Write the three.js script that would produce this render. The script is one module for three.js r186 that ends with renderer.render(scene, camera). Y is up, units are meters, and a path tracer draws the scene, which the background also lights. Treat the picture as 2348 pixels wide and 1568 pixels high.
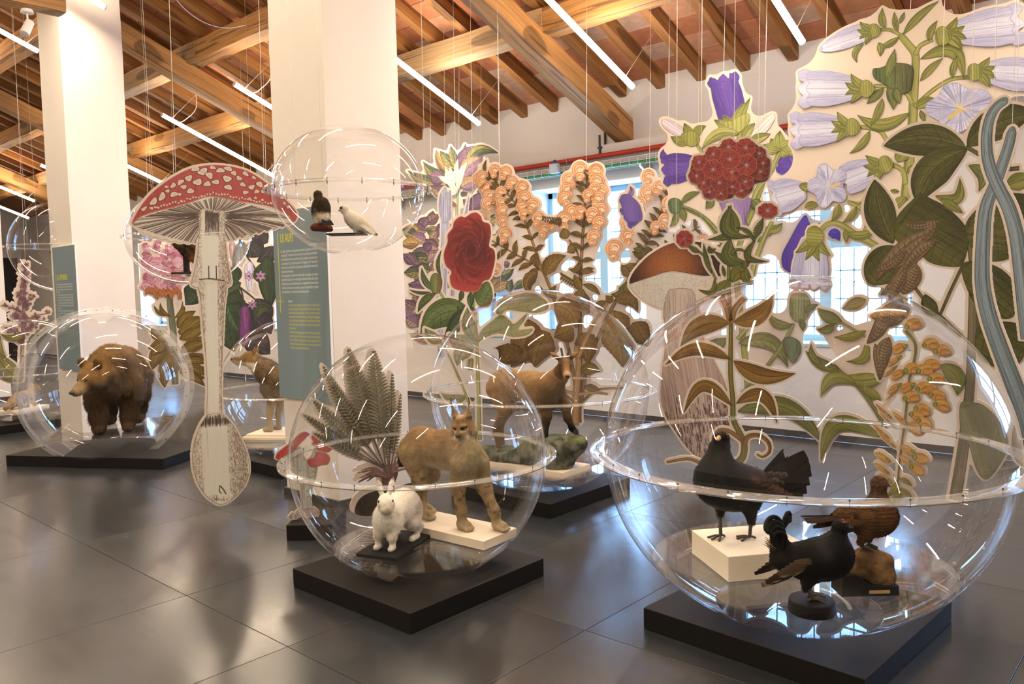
import * as THREE from 'three';
import { mergeGeometries, mergeVertices, toCreasedNormals } from 'three/addons/utils/BufferGeometryUtils.js';
import { RoundedBoxGeometry } from 'three/addons/geometries/RoundedBoxGeometry.js';
import { RectAreaLightUniformsLib } from 'three/addons/lights/RectAreaLightUniformsLib.js';

// ---------------------------------------------------------------- camera, daylight, exposure
const scene = new THREE.Scene();
const FOCAL = 1826, IMAGE_W = 2348, IMAGE_H = 1568;            // 28 mm lens on a 36 mm frame
const camera = new THREE.PerspectiveCamera(2 * Math.atan(IMAGE_H / 2 / FOCAL) * 180 / Math.PI, IMAGE_W / IMAGE_H, 0.05, 120);
const YAW = 41.9 * Math.PI / 180, PITCH = -3.72 * Math.PI / 180, ROLL = 0.0228;
const EYE = new THREE.Vector3(0, 1.6, 0);
const camFlat = new THREE.Vector3(Math.cos(YAW), 0, -Math.sin(YAW)), camUp0 = new THREE.Vector3(0, 1, 0);
const camRight0 = new THREE.Vector3().crossVectors(camFlat, camUp0);
const camF = camFlat.clone().multiplyScalar(Math.cos(PITCH)).addScaledVector(camUp0, Math.sin(PITCH));
const camU0 = new THREE.Vector3().crossVectors(camRight0, camF);
const camR = camRight0.clone().multiplyScalar(Math.cos(ROLL)).addScaledVector(camU0, -Math.sin(ROLL));
const camU = camRight0.clone().multiplyScalar(Math.sin(ROLL)).addScaledVector(camU0, Math.cos(ROLL));
camera.position.copy(EYE);
camera.quaternion.setFromRotationMatrix(new THREE.Matrix4().makeBasis(camR, camU, camF.clone().negate()));
scene.add(camera);
scene.background = new THREE.Color(0.30, 0.56, 1.0);            // bright overcast daylight outside the windows
scene.backgroundIntensity = 15;
const LED = new THREE.Color(1.0, 0.815, 0.605);                   // the tubes, against the photograph's white balance
const TUBE_DOWN = 150, TUBE_UP = 60, TUBE_GLOW = 8;
RectAreaLightUniformsLib.init();
const renderer = new THREE.WebGLRenderer({ antialias: true });
renderer.toneMapping = THREE.LinearToneMapping;
renderer.toneMappingExposure = 1.6;
renderer.shadowMap.enabled = true;

// ---------------------------------------------------------------- small tools
const V3 = (x, y, z) => new THREE.Vector3(x, y, z);
const ray = (x, y) => camF.clone().multiplyScalar(FOCAL).addScaledVector(camR, x - IMAGE_W / 2).addScaledVector(camU, -(y - IMAGE_H / 2)).normalize();
function at(x, y, d) { const r = ray(x, y); return EYE.clone().addScaledVector(r, d / Math.hypot(r.x, r.z)); }      // point seen at a pixel, d metres away over the floor
function onPlane(x, y, p, n) { const r = ray(x, y); return EYE.clone().addScaledVector(r, p.clone().sub(EYE).dot(n) / r.dot(n)); }
function rng(seed) { let s = seed >>> 0; return () => { s = (s + 0x6d2b79f5) | 0; let t = Math.imul(s ^ (s >>> 15), 1 | s); t = (t + Math.imul(t ^ (t >>> 7), 61 | t)) ^ t; return ((t ^ (t >>> 14)) >>> 0) / 4294967296; }; }
const clamp = (x, a, b) => Math.min(b, Math.max(a, x)), mix = (a, b, t) => a + (b - a) * t;
const sstep = (a, b, x) => { const t = clamp((x - a) / (b - a), 0, 1); return t * t * (3 - 2 * t); };
function hash3(x, y, z) { let h = Math.imul(x, 374761393) ^ Math.imul(y, 668265263) ^ Math.imul(z, 2147483647 ^ 0x51ed27); h = Math.imul(h ^ (h >>> 13), 1274126177); return ((h ^ (h >>> 16)) >>> 0) / 4294967296; }
function noise3(x, y, z) {                                       // value noise, 0..1
  const xi = Math.floor(x), yi = Math.floor(y), zi = Math.floor(z); let fx = x - xi, fy = y - yi, fz = z - zi;
  fx = fx * fx * (3 - 2 * fx); fy = fy * fy * (3 - 2 * fy); fz = fz * fz * (3 - 2 * fz);
  const l = (a, b, t) => a + (b - a) * t, c = (i, j, k) => hash3(xi + i, yi + j, zi + k);
  return l(l(l(c(0, 0, 0), c(1, 0, 0), fx), l(c(0, 1, 0), c(1, 1, 0), fx), fy), l(l(c(0, 0, 1), c(1, 0, 1), fx), l(c(0, 1, 1), c(1, 1, 1), fx), fy), fz);
}
const fbm = (x, y, z, o = 3) => { let s = 0, a = 0.5, n = 0; for (let i = 0; i < o; i++) { s += a * noise3(x, y, z); n += a; a *= 0.5; x *= 2.03; y *= 2.03; z *= 2.03; } return s / n; };
const lin = (hex) => { const c = new THREE.Color(hex); return [c.r, c.g, c.b]; };
const mix3 = (a, b, t) => [mix(a[0], b[0], t), mix(a[1], b[1], t), mix(a[2], b[2], t)];

const taken = new Map();
function numbered(name) { const n = taken.get(name) ?? 0; taken.set(name, n + 1); return n ? name + '_' + String(n).padStart(3, '0') : name; }
function tag(o, label, category, group) { o.userData.label = label; o.userData.category = category; if (group) o.userData.group = group; return o; }
function thing(name, label, category, p = V3(0, 0, 0), yaw = 0, group) {
  const o = new THREE.Group(); o.name = numbered(name); o.position.copy(p); o.rotation.y = yaw; scene.add(o); return tag(o, label, category, group);
}
function part(name, geometry, m, parent, label) {
  const o = new THREE.Mesh(geometry, m); o.castShadow = o.receiveShadow = true;
  const used = parent.userData.usedNames ??= new Map(), n = used.get(name) ?? 0; used.set(name, n + 1);
  o.name = n ? name + '_' + String(n).padStart(3, '0') : name; parent.add(o);
  if (label) o.userData.label = label; return o;
}
function struct(name, geometry, m) { const o = new THREE.Mesh(geometry, m); o.castShadow = o.receiveShadow = true; o.name = numbered(name); o.userData.kind = 'structure'; scene.add(o); return o; }
function structGroup(name) { const o = new THREE.Group(); o.name = numbered(name); o.userData.kind = 'structure'; scene.add(o); return o; }
const std = (color, roughness = 0.8, extra = {}) => new THREE.MeshStandardMaterial({ color, roughness, ...extra });
const phys = (color, roughness = 0.8, extra = {}) => new THREE.MeshPhysicalMaterial({ color, roughness, ...extra });

// tileable noise textures (8 bit)
function dataTex(size, f, srgb = false) {
  const d = new Uint8Array(size * size * 4);
  for (let y = 0; y < size; y++) for (let x = 0; x < size; x++) { const c = f(x / size, y / size, x, y), i = (y * size + x) * 4; for (let k = 0; k < 3; k++) d[i + k] = clamp(Array.isArray(c) ? c[k] : c, 0, 1) * 255; d[i + 3] = 255; }
  const t = new THREE.DataTexture(d, size, size); t.wrapS = t.wrapT = THREE.RepeatWrapping; t.magFilter = THREE.LinearFilter; t.minFilter = THREE.LinearMipmapLinearFilter; if (srgb) t.colorSpace = THREE.SRGBColorSpace; t.needsUpdate = true; return t;
}
const hashW = (x, y, n, s) => hash3(((x % n) + n) % n, ((y % n) + n) % n, s);
function noiseT(u, v, nu, nv, s) {                               // wraps after nu x nv cells
  const x = u * nu, y = v * nv, xi = Math.floor(x), yi = Math.floor(y); let fx = x - xi, fy = y - yi; fx = fx * fx * (3 - 2 * fx); fy = fy * fy * (3 - 2 * fy);
  const c = (i, j) => hash3(((xi + i) % nu + nu) % nu, ((yi + j) % nv + nv) % nv, s);
  return mix(mix(c(0, 0), c(1, 0), fx), mix(c(0, 1), c(1, 1), fx), fy);
}
const fbmT = (u, v, nu, nv, s, o = 4) => { let t = 0, a = 0.5, n = 0; for (let i = 0; i < o; i++) { t += a * noiseT(u, v, nu << i, nv << i, s + i); n += a; a *= 0.55; } return t / n; };
const repeat = (t, x, y = x) => { const c = t.clone(); c.repeat.set(x, y); c.needsUpdate = true; return c; };

const plasterBump = dataTex(512, (u, v) => 0.6 * fbmT(u, v, 6, 6, 11, 5) + 0.4 * fbmT(u, v, 40, 40, 17, 3));
const plasterTone = dataTex(512, (u, v) => { const t = 0.94 + 0.10 * (fbmT(u, v, 4, 4, 31, 5) - 0.5); return [t, t * 0.99, t * 0.975]; });
const fineBump = dataTex(512, (u, v) => fbmT(u, v, 64, 64, 5, 3));
const woodTone = dataTex(1024, (u, v) => {                       // u along the grain
  const w = 0.06 * fbmT(u, v, 4, 3, 71, 3), g = fbmT(u, v + w, 3, 90, 41, 3), b = fbmT(u, v, 4, 8, 51, 4), cr = fbmT(u, v + w * 0.6, 2, 24, 61, 3), k = sstep(0.735, 0.80, noiseT(u, v, 7, 5, 77));
  let t = 0.66 + 0.5 * (g - 0.5) + 0.5 * (b - 0.5); t *= 1 - 0.6 * sstep(0.70, 0.76, cr); t *= 1 - 0.5 * k; return [t * 1.0, t * 0.97, t * 0.93];
});
const woodBump = dataTex(512, (u, v) => 0.5 * fbmT(u, v, 3, 70, 41, 3) + 0.5 * fbmT(u, v, 8, 8, 52, 4));

const M = {
  plaster: std(new THREE.Color(0.80, 0.755, 0.70), 0.9, { map: plasterTone, bumpMap: plasterBump, bumpScale: 0.0025 }),
  wall: std(new THREE.Color(0.74, 0.72, 0.70), 0.92, { map: plasterTone, bumpMap: plasterBump, bumpScale: 0.004 }),
  beam: std(new THREE.Color(0.70, 0.36, 0.125), 0.62, { map: woodTone, bumpMap: woodBump, bumpScale: 0.006 }),
  joist: std(new THREE.Color(0.46, 0.215, 0.065), 0.62, { map: woodTone, bumpMap: woodBump, bumpScale: 0.004 }),
  paleBeam: std(new THREE.Color(0.64, 0.43, 0.235), 0.66, { map: woodTone, bumpMap: woodBump, bumpScale: 0.006 }),
  black: phys(new THREE.Color(0.009, 0.008, 0.008), 0.6, { specularIntensity: 0.4 }),
  steel: std(new THREE.Color(0.62, 0.62, 0.62), 0.35, { metalness: 0.9 }),
  darkSteel: std(new THREE.Color(0.05, 0.05, 0.05), 0.45, { metalness: 0.6 }),
  whiteMetal: std(new THREE.Color(0.82, 0.80, 0.77), 0.45),
  wire: std(new THREE.Color(0.55, 0.53, 0.50), 0.4, { metalness: 0.5 }),
  whiteCord: std(new THREE.Color(0.85, 0.83, 0.80), 0.5),
  acrylic: phys(0xffffff, 0.0, { transmission: 1, thickness: 0, ior: 1.47, specularIntensity: 1 }),
  tray: phys(0xffffff, 0.02, { transmission: 1, thickness: 0, ior: 1.5 }),
  glass: phys(0xffffff, 0.0, { transmission: 1, thickness: 0, ior: 1.5 }),
};

// box between two points, h measured along 'up', uv in metres with u along the length; slightly hewn when rough > 0
function barGeo(a, b, w, h, { up = V3(0, 1, 0), rough = 0, seg = 1, seed = 1, uoff = 0, sx = 1, sv = 1, bevel = 0 } = {}) {
  const L = a.distanceTo(b), g = bevel ? new RoundedBoxGeometry(L, h, w, 2, bevel) : new THREE.BoxGeometry(L, h, w, rough ? Math.max(2, Math.round(L / 0.25)) : seg, rough ? 3 : 1, rough ? 3 : 1);
  const p = g.attributes.position, n = g.attributes.normal, uv = new Float32Array(p.count * 2);
  for (let i = 0; i < p.count; i++) {
    const x = p.getX(i), y = p.getY(i), z = p.getZ(i);
    const side = Math.abs(n.getY(i)) > 0.5 ? z + h : Math.abs(n.getZ(i)) > 0.5 ? y : z;
    uv[2 * i] = (Math.abs(n.getX(i)) > 0.5 ? y : x) * 0.35 * sx + uoff; uv[2 * i + 1] = side * 0.9 * sv + uoff * 3.7;
    if (rough) { const e = (Math.abs(y) > h * 0.45 ? 1 : 0) * (Math.abs(z) > w * 0.45 ? 1 : 0), d = (k) => rough * 2 * (fbm(x * 1.6 + seed * 7, y * 3 + k * 11, z * 3, 3) - 0.5); p.setXYZ(i, x, y * (1 - 0.06 * e) + d(1), z * (1 - 0.06 * e) + d(2)); }
  }
  g.setAttribute('uv', new THREE.BufferAttribute(uv, 2)); if (rough) g.computeVertexNormals();
  const ex = b.clone().sub(a).normalize(), ez = V3().crossVectors(ex, up).normalize(), ey = V3().crossVectors(ez, ex);
  return (rough ? toCreasedNormals(g, 0.7) : g).applyMatrix4(new THREE.Matrix4().makeBasis(ex, ey, ez).setPosition(a.clone().add(b).multiplyScalar(0.5)));
}
function boxUV(g, s = 1) {                                       // uv in metres by the dominant axis
  if (g.index) g = g.toNonIndexed();
  const p = g.attributes.position, n = g.attributes.normal, uv = new Float32Array(p.count * 2);
  for (let i = 0; i < p.count; i++) { const ax = Math.abs(n.getX(i)), ay = Math.abs(n.getY(i)), az = Math.abs(n.getZ(i)); uv[2 * i] = (ax > ay && ax > az ? p.getZ(i) : p.getX(i)) * s; uv[2 * i + 1] = (ay > ax && ay > az ? p.getZ(i) : p.getY(i)) * s; }
  g.setAttribute('uv', new THREE.BufferAttribute(uv, 2)); return g;
}
const boxAt = (x0, x1, y0, y1, z0, z1, bevel = 0) => (bevel ? new RoundedBoxGeometry(x1 - x0, y1 - y0, z1 - z0, 2, bevel) : new THREE.BoxGeometry(x1 - x0, y1 - y0, z1 - z0)).translate((x0 + x1) / 2, (y0 + y1) / 2, (z0 + z1) / 2);
function tubeGeo(points, r, seg = 5, n) { const c = new THREE.CatmullRomCurve3(points, false, 'catmullrom', 0.5); return new THREE.TubeGeometry(c, n ?? Math.max(1, points.length * 4 - 4), r, seg, false); }
const wireGeo = (a, b, r = 0.0012) => new THREE.CylinderGeometry(r, r, a.distanceTo(b), 5, 1).applyQuaternion(new THREE.Quaternion().setFromUnitVectors(V3(0, 1, 0), b.clone().sub(a).normalize())).translate((a.x + b.x) / 2, (a.y + b.y) / 2, (a.z + b.z) / 2);
const merge = (list) => mergeGeometries(list.map((g) => { g = g.index ? g.toNonIndexed() : g; for (const k of Object.keys(g.attributes)) if (!['position', 'normal', 'uv', 'color'].includes(k)) g.deleteAttribute(k); return g; }));
// ---------------------------------------------------------------- the room
const ROOF_T = 0.40, RIDGE_X = 0.65, WALL_X = 8.1, UPPER_X = 8.3, Z_FAR = -27, Z_NEAR = 6.5, LEFT_X = -7.0;
const roof = (x) => 4.08 + (UPPER_X - RIDGE_X - Math.abs(x - RIDGE_X)) * ROOF_T;    // underside of the tiles

// floor: dark resin slabs with narrow saw cuts
{
  const floor = structGroup('floor');
  const tone = dataTex(1024, (u, v) => { const a = fbmT(u, v, 3, 3, 101, 5), b = fbmT(u, v, 9, 5, 111, 4), s = fbmT(u, v, 5, 60, 121, 2), t = 0.5 + 0.36 * (a - 0.5) + 0.28 * (b - 0.5) + 0.07 * (s - 0.5), w = fbmT(u, v, 4, 4, 131, 4) - 0.5; return [t * (1 + 0.25 * w), t, t * (1 - 0.2 * w)]; });
  const rough = dataTex(1024, (u, v) => { const t = 0.225 + 0.14 * (fbmT(u, v, 5, 4, 141, 5) - 0.5) + 0.05 * (fbmT(u, v, 60, 8, 151, 2) - 0.5); return [t, t, t]; });
  const mats = [0, 1, 2].map((k) => std(new THREE.Color(0.056 + 0.002 * k, 0.064, 0.075 - 0.002 * k), 1, { map: repeat(tone, 0.35), roughnessMap: repeat(rough, 0.35) }));
  const r = rng(5), xs = [LEFT_X, -5.2, -3.4, -1.6, 0.2, 1.93, 2.92, 4.7, 6.4, WALL_X], zs = [Z_NEAR, 4.4, 2.6, 0.9, -0.6, -2.2, -3.15, -4.13, -5.6, -7.4, -9.2, -11.2, -13.4, -15.8, -18.4, -21.2, -24, Z_FAR];
  const slabs = [];
  for (let i = 0; i + 1 < xs.length; i++) for (let j = 0; j + 1 < zs.length; j++) {
    const g = 0.0013, o = r() * 3, geo = boxUV(new RoundedBoxGeometry(xs[i + 1] - xs[i] - 2 * g, 0.1, zs[j] - zs[j + 1] - 2 * g, 1, 0.0015).translate((xs[i] + xs[i + 1]) / 2, -0.05, (zs[j] + zs[j + 1]) / 2));
    for (let k = 0; k < geo.attributes.uv.count; k++) geo.attributes.uv.setXY(k, geo.attributes.uv.getX(k) + o, geo.attributes.uv.getY(k) + o * 1.7);
    part('floor_slab', geo, mats[Math.floor(r() * 3)], floor);
  }
  part('screed', boxAt(LEFT_X, WALL_X, -0.3, -0.06, Z_FAR, Z_NEAR), std(new THREE.Color(0.05, 0.045, 0.04), 0.9), floor);
}

// walls
const WINDOWS = [{ z0: -8.05, z1: -7.25, y0: 0.98, y1: 2.0 }, { z0: -6.95, z1: -5.12, y0: 0.98, y1: 2.9 }, { z0: -4.15, z1: -2.2, y0: 0.98, y1: 2.88 }, { z0: -13.4, z1: -11.8, y0: 0.98, y1: 2.88 }, { z0: -18.9, z1: -17.3, y0: 0.98, y1: 2.88 }, { z0: 0.6, z1: 2.3, y0: 0.98, y1: 2.88 }];
{
  const s = new THREE.Shape([[-Z_NEAR, 0], [-Z_FAR, 0], [-Z_FAR, 3.34], [-Z_NEAR, 3.34]].map((p) => new THREE.Vector2(...p)));
  for (const w of WINDOWS) s.holes.push(new THREE.Path([[-w.z1, w.y0], [-w.z0, w.y0], [-w.z0, w.y1], [-w.z1, w.y1]].map((p) => new THREE.Vector2(...p))));
  const lower = new THREE.ExtrudeGeometry(s, { depth: 0.62, bevelEnabled: false }).rotateY(Math.PI / 2).translate(WALL_X, 0, 0);
  struct('wall_right', boxUV(lower, 0.5), M.wall);
  struct('wall_right', boxUV(boxAt(UPPER_X, WALL_X + 0.62, 3.34, 4.6, Z_FAR, Z_NEAR), 0.5), M.wall);
  struct('wall_left', boxUV(boxAt(LEFT_X - 0.4, LEFT_X, -0.3, 4.6, Z_FAR, Z_NEAR), 0.5), M.wall);
  const gable = (z, holes) => { const g = new THREE.Shape([[LEFT_X - 0.4, -0.3], [WALL_X + 0.62, -0.3], [WALL_X + 0.62, 4.2], [RIDGE_X, 7.6], [LEFT_X - 0.4, 4.2]].map((p) => new THREE.Vector2(...p))); for (const h of holes) g.holes.push(h); return boxUV(new THREE.ExtrudeGeometry(g, { depth: 0.4, bevelEnabled: false }).translate(0, 0, z), 0.5); };
  struct('wall_far', gable(Z_FAR - 0.4, [new THREE.Path([[7.45, 0.0], [8.02, 0.0], [8.02, 2.9], [7.45, 2.9]].map((p) => new THREE.Vector2(...p)))]), M.wall);
  struct('wall_near', gable(Z_NEAR, []), M.wall);
  const d = structGroup('door_1'); part('door_leaf', boxAt(7.45, 8.02, 0, 2.9, Z_FAR - 0.12, Z_FAR - 0.07, 0.005), std(new THREE.Color(0.02, 0.02, 0.022), 0.4), d); part('door_handle', boxAt(7.52, 7.64, 1.03, 1.05, Z_FAR - 0.07, Z_FAR - 0.02), M.steel, d);
  struct('baseboard_right', boxAt(WALL_X - 0.012, WALL_X, 0.002, 0.07, Z_FAR, Z_NEAR), std(new THREE.Color(0.06, 0.055, 0.05), 0.5));
}
// windows: pale teal casements with iron bars outside
{
  const frameM = std(new THREE.Color(0.36, 0.56, 0.62), 0.5), barM = std(new THREE.Color(0.16, 0.22, 0.25), 0.5, { metalness: 0.4 });
  WINDOWS.forEach((w) => {
    const o = structGroup('window_' + (WINDOWS.indexOf(w) + 1)), x = WALL_X + 0.46, t = 0.07, tr = w.y0 + (w.y1 - w.y0) * 0.52, zm = (w.z0 + w.z1) / 2;
    part('window_frame', merge([boxAt(x, x + 0.07, w.y0, w.y0 + t, w.z0, w.z1), boxAt(x, x + 0.07, w.y1 - t, w.y1, w.z0, w.z1), boxAt(x, x + 0.07, w.y0, w.y1, w.z0, w.z0 + t), boxAt(x, x + 0.07, w.y0, w.y1, w.z1 - t, w.z1), boxAt(x - 0.01, x + 0.08, w.y0, w.y1, zm - 0.06, zm + 0.06), boxAt(x, x + 0.07, tr, tr + 0.1, w.z0, w.z1)]), frameM, o);
    for (const [a, b] of [[w.z0 + t, zm - 0.06], [zm + 0.06, w.z1 - t]]) for (const [c, e] of [[w.y0 + t, tr], [tr + 0.1, w.y1 - t]]) part('pane', boxAt(x + 0.03, x + 0.034, c, e, a, b), M.glass, o.children[0]);
    const bars = []; for (let z = w.z0 + 0.1; z < w.z1; z += 0.14) bars.push(boxAt(x + 0.13, x + 0.142, w.y0, w.y1, z - 0.006, z + 0.006)); for (let y = w.y0 + 0.15; y < w.y1; y += 0.3) bars.push(boxAt(x + 0.13, x + 0.142, y - 0.008, y + 0.008, w.z0, w.z1));
    part('window_grille', merge(bars), barM, o);
    part('window_sill', boxUV(boxAt(WALL_X - 0.01, x, w.y0 - 0.03, w.y0 + 0.004, w.z0, w.z1, 0.004)), frameM, o);
  });
}

// square plastered columns carrying the rafters
function columnGeo(x0, x1, z0, z1, y1, seed) {
  const g = new THREE.BoxGeometry(x1 - x0, y1, z1 - z0, 6, 48, 6).translate(0, y1 / 2, 0), p = g.attributes.position;
  for (let i = 0; i < p.count; i++) { const x = p.getX(i), y = p.getY(i), z = p.getZ(i), e = Math.abs(x) > (x1 - x0) * 0.49 && Math.abs(z) > (z1 - z0) * 0.49 ? 0.975 : 1, f = (k) => 0.016 * (fbm(x * 2 + seed, y * 1.3 + k * 9, z * 2 + seed, 3) - 0.5); p.setXYZ(i, x * e + f(1), y, z * e + f(2)); }
  g.computeVertexNormals(); return boxUV(toCreasedNormals(g, 0.6), 0.5).translate((x0 + x1) / 2, 0, (z0 + z1) / 2);
}
const COLS = [[3.5, 4.22, -5.64, -4.92, 3], [3.5, 4.2, -10.62, -9.92, 17], [3.5, 4.2, -15.5, -14.84, 29], [3.5, 4.2, -20.5, -19.8, 41]];
for (const [x0, x1, z0, z1, seed] of COLS) { const c = structGroup('column'); part('shaft', columnGeo(x0, x1, z0, z1, roof(3.5) + 0.1, seed), M.plaster, c); part('plinth_course', boxAt(x0 - 0.012, x1 + 0.012, 0.001, 0.05, z0 - 0.012, z1 + 0.012), std(new THREE.Color(0.05, 0.045, 0.04), 0.5), c); }

// roof: boarded terracotta on joists, purlins below them, rafters on the columns
const slopeN = V3(ROOF_T, 1, 0).normalize();
{
  const ceiling = structGroup('ceiling'), r = rng(21);
  part('roof_deck', merge([barGeo(V3(RIDGE_X - 0.1, roof(RIDGE_X) + 0.10, (Z_FAR + Z_NEAR) / 2), V3(UPPER_X + 0.7, roof(UPPER_X) - 0.28 + 0.06, (Z_FAR + Z_NEAR) / 2), Z_NEAR - Z_FAR, 0.1), barGeo(V3(RIDGE_X + 0.1, roof(RIDGE_X) + 0.10, (Z_FAR + Z_NEAR) / 2), V3(LEFT_X - 0.6, roof(UPPER_X) - 0.28 + 0.06, (Z_FAR + Z_NEAR) / 2), Z_NEAR - Z_FAR, 0.1)]), std(new THREE.Color(0.30, 0.13, 0.065), 0.9), ceiling);
  const tileTone = dataTex(256, (u, v) => { const t = 0.86 + 0.4 * (fbmT(u, v, 4, 4, 201, 4) - 0.5); return [t, t, t]; });
  const tileM = [[0.47, 0.18, 0.08], [0.55, 0.24, 0.12], [0.40, 0.14, 0.065], [0.58, 0.29, 0.17], [0.50, 0.20, 0.10], [0.52, 0.33, 0.24]].map((c) => std(new THREE.Color(...c), 0.85, { map: tileTone, bumpMap: fineBump, bumpScale: 0.002 }));
  const Z0 = -3.42 + 0.53 * 18, tiles = [], rest = [];
  const proto = new RoundedBoxGeometry(0.268, 0.03, 0.415, 1, 0.004), slope = -Math.atan(ROOF_T);
  for (let k = 0; k < 58; k++) for (let i = 0; i < 30; i++) {
    const z = Z0 - 0.53 * k - 0.265, x = UPPER_X - 0.12 - i * 0.254; if (z < Z_FAR || z > Z_NEAR || x < RIDGE_X) continue;
    const seen = x > 4.2 && z < -0.6 && z > -10, y = roof(x) + 0.012 + 0.006 * (r() - 0.5), m = tileM[Math.floor(r() * tileM.length)];
    (seen && tiles.length < 300 ? tiles : rest).push({ x, y, z, m, t: 0.01 * (r() - 0.5) });
  }
  for (const t of tiles) { const o = part('roof_tile', proto, t.m, ceiling); o.position.set(t.x, t.y, t.z); o.rotation.z = slope + t.t; }
  tileM.forEach((m) => { const g = rest.filter((t) => t.m === m).map((t) => new THREE.BoxGeometry(0.268, 0.03, 0.415).rotateZ(slope).translate(t.x, t.y, t.z)); const o = part('roof_tiles', merge(g), m, ceiling); o.userData.kind = 'stuff'; });
  const joists = [0, 1, 2, 3].map((k) => barGeo(V3(UPPER_X + 0.2, roof(UPPER_X) - 0.08 - 0.08, 0), V3(RIDGE_X - 0.05, roof(RIDGE_X) - 0.08 + 0.02, 0), 0.118, 0.155, { rough: 0.009, seed: 3 + k, uoff: k * 0.37 }));
  const joistsL = barGeo(V3(LEFT_X - 0.1, roof(UPPER_X) - 0.16, 0), V3(RIDGE_X + 0.05, roof(RIDGE_X) - 0.06, 0), 0.118, 0.155, { rough: 0.009, seed: 8 });
  for (let k = 0; k < 61; k++) { const z = Z0 + 0.53 * 3 - 0.53 * k; if (z < Z_FAR + 0.1 || z > Z_NEAR - 0.1) continue; const o = part('joist', joists[k % 4], M.joist, ceiling); o.position.z = z; if (k % 2) part('joist', joistsL, M.joist, ceiling).position.z = z; }
  const purlinM = [M.paleBeam, M.beam];
  [6.72, 5.47, 4.22, 2.97, 1.7, -0.5, -2.2, -4.0, -5.7].forEach((x, k) => { for (const [a, b] of [[Z_NEAR, -0.4], [-0.4, -5.4], [-5.4, -10.4], [-10.4, -15.4], [-15.4, -20.4], [-20.4, Z_FAR]]) { const t = roof(x) - 0.165, o = struct('purlin_beam', barGeo(V3(x, t - 0.14, a), V3(x, t - 0.14, b), 0.25, 0.27, { rough: 0.02, seed: k * 5 + a, uoff: k * 0.23 + a * 0.1 }), purlinM[(k + Math.round(-a)) % 2 ? 0 : 1]); } });
  for (const z of [-0.4, -5.52, -10.75, -15.6, -20.6]) { const y = (x) => roof(x) - 0.45 - 0.13; struct('rafter_beam', barGeo(V3(UPPER_X + 0.1, y(UPPER_X + 0.1), z), V3(RIDGE_X, y(RIDGE_X), z), 0.25, 0.27, { rough: 0.022, seed: z, uoff: z * 0.31 }), M.beam); struct('rafter_beam', barGeo(V3(LEFT_X - 0.1, y(LEFT_X - 0.1), z), V3(RIDGE_X, y(RIDGE_X), z), 0.25, 0.27, { rough: 0.022, seed: z + 2 }), M.beam); }
}
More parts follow.
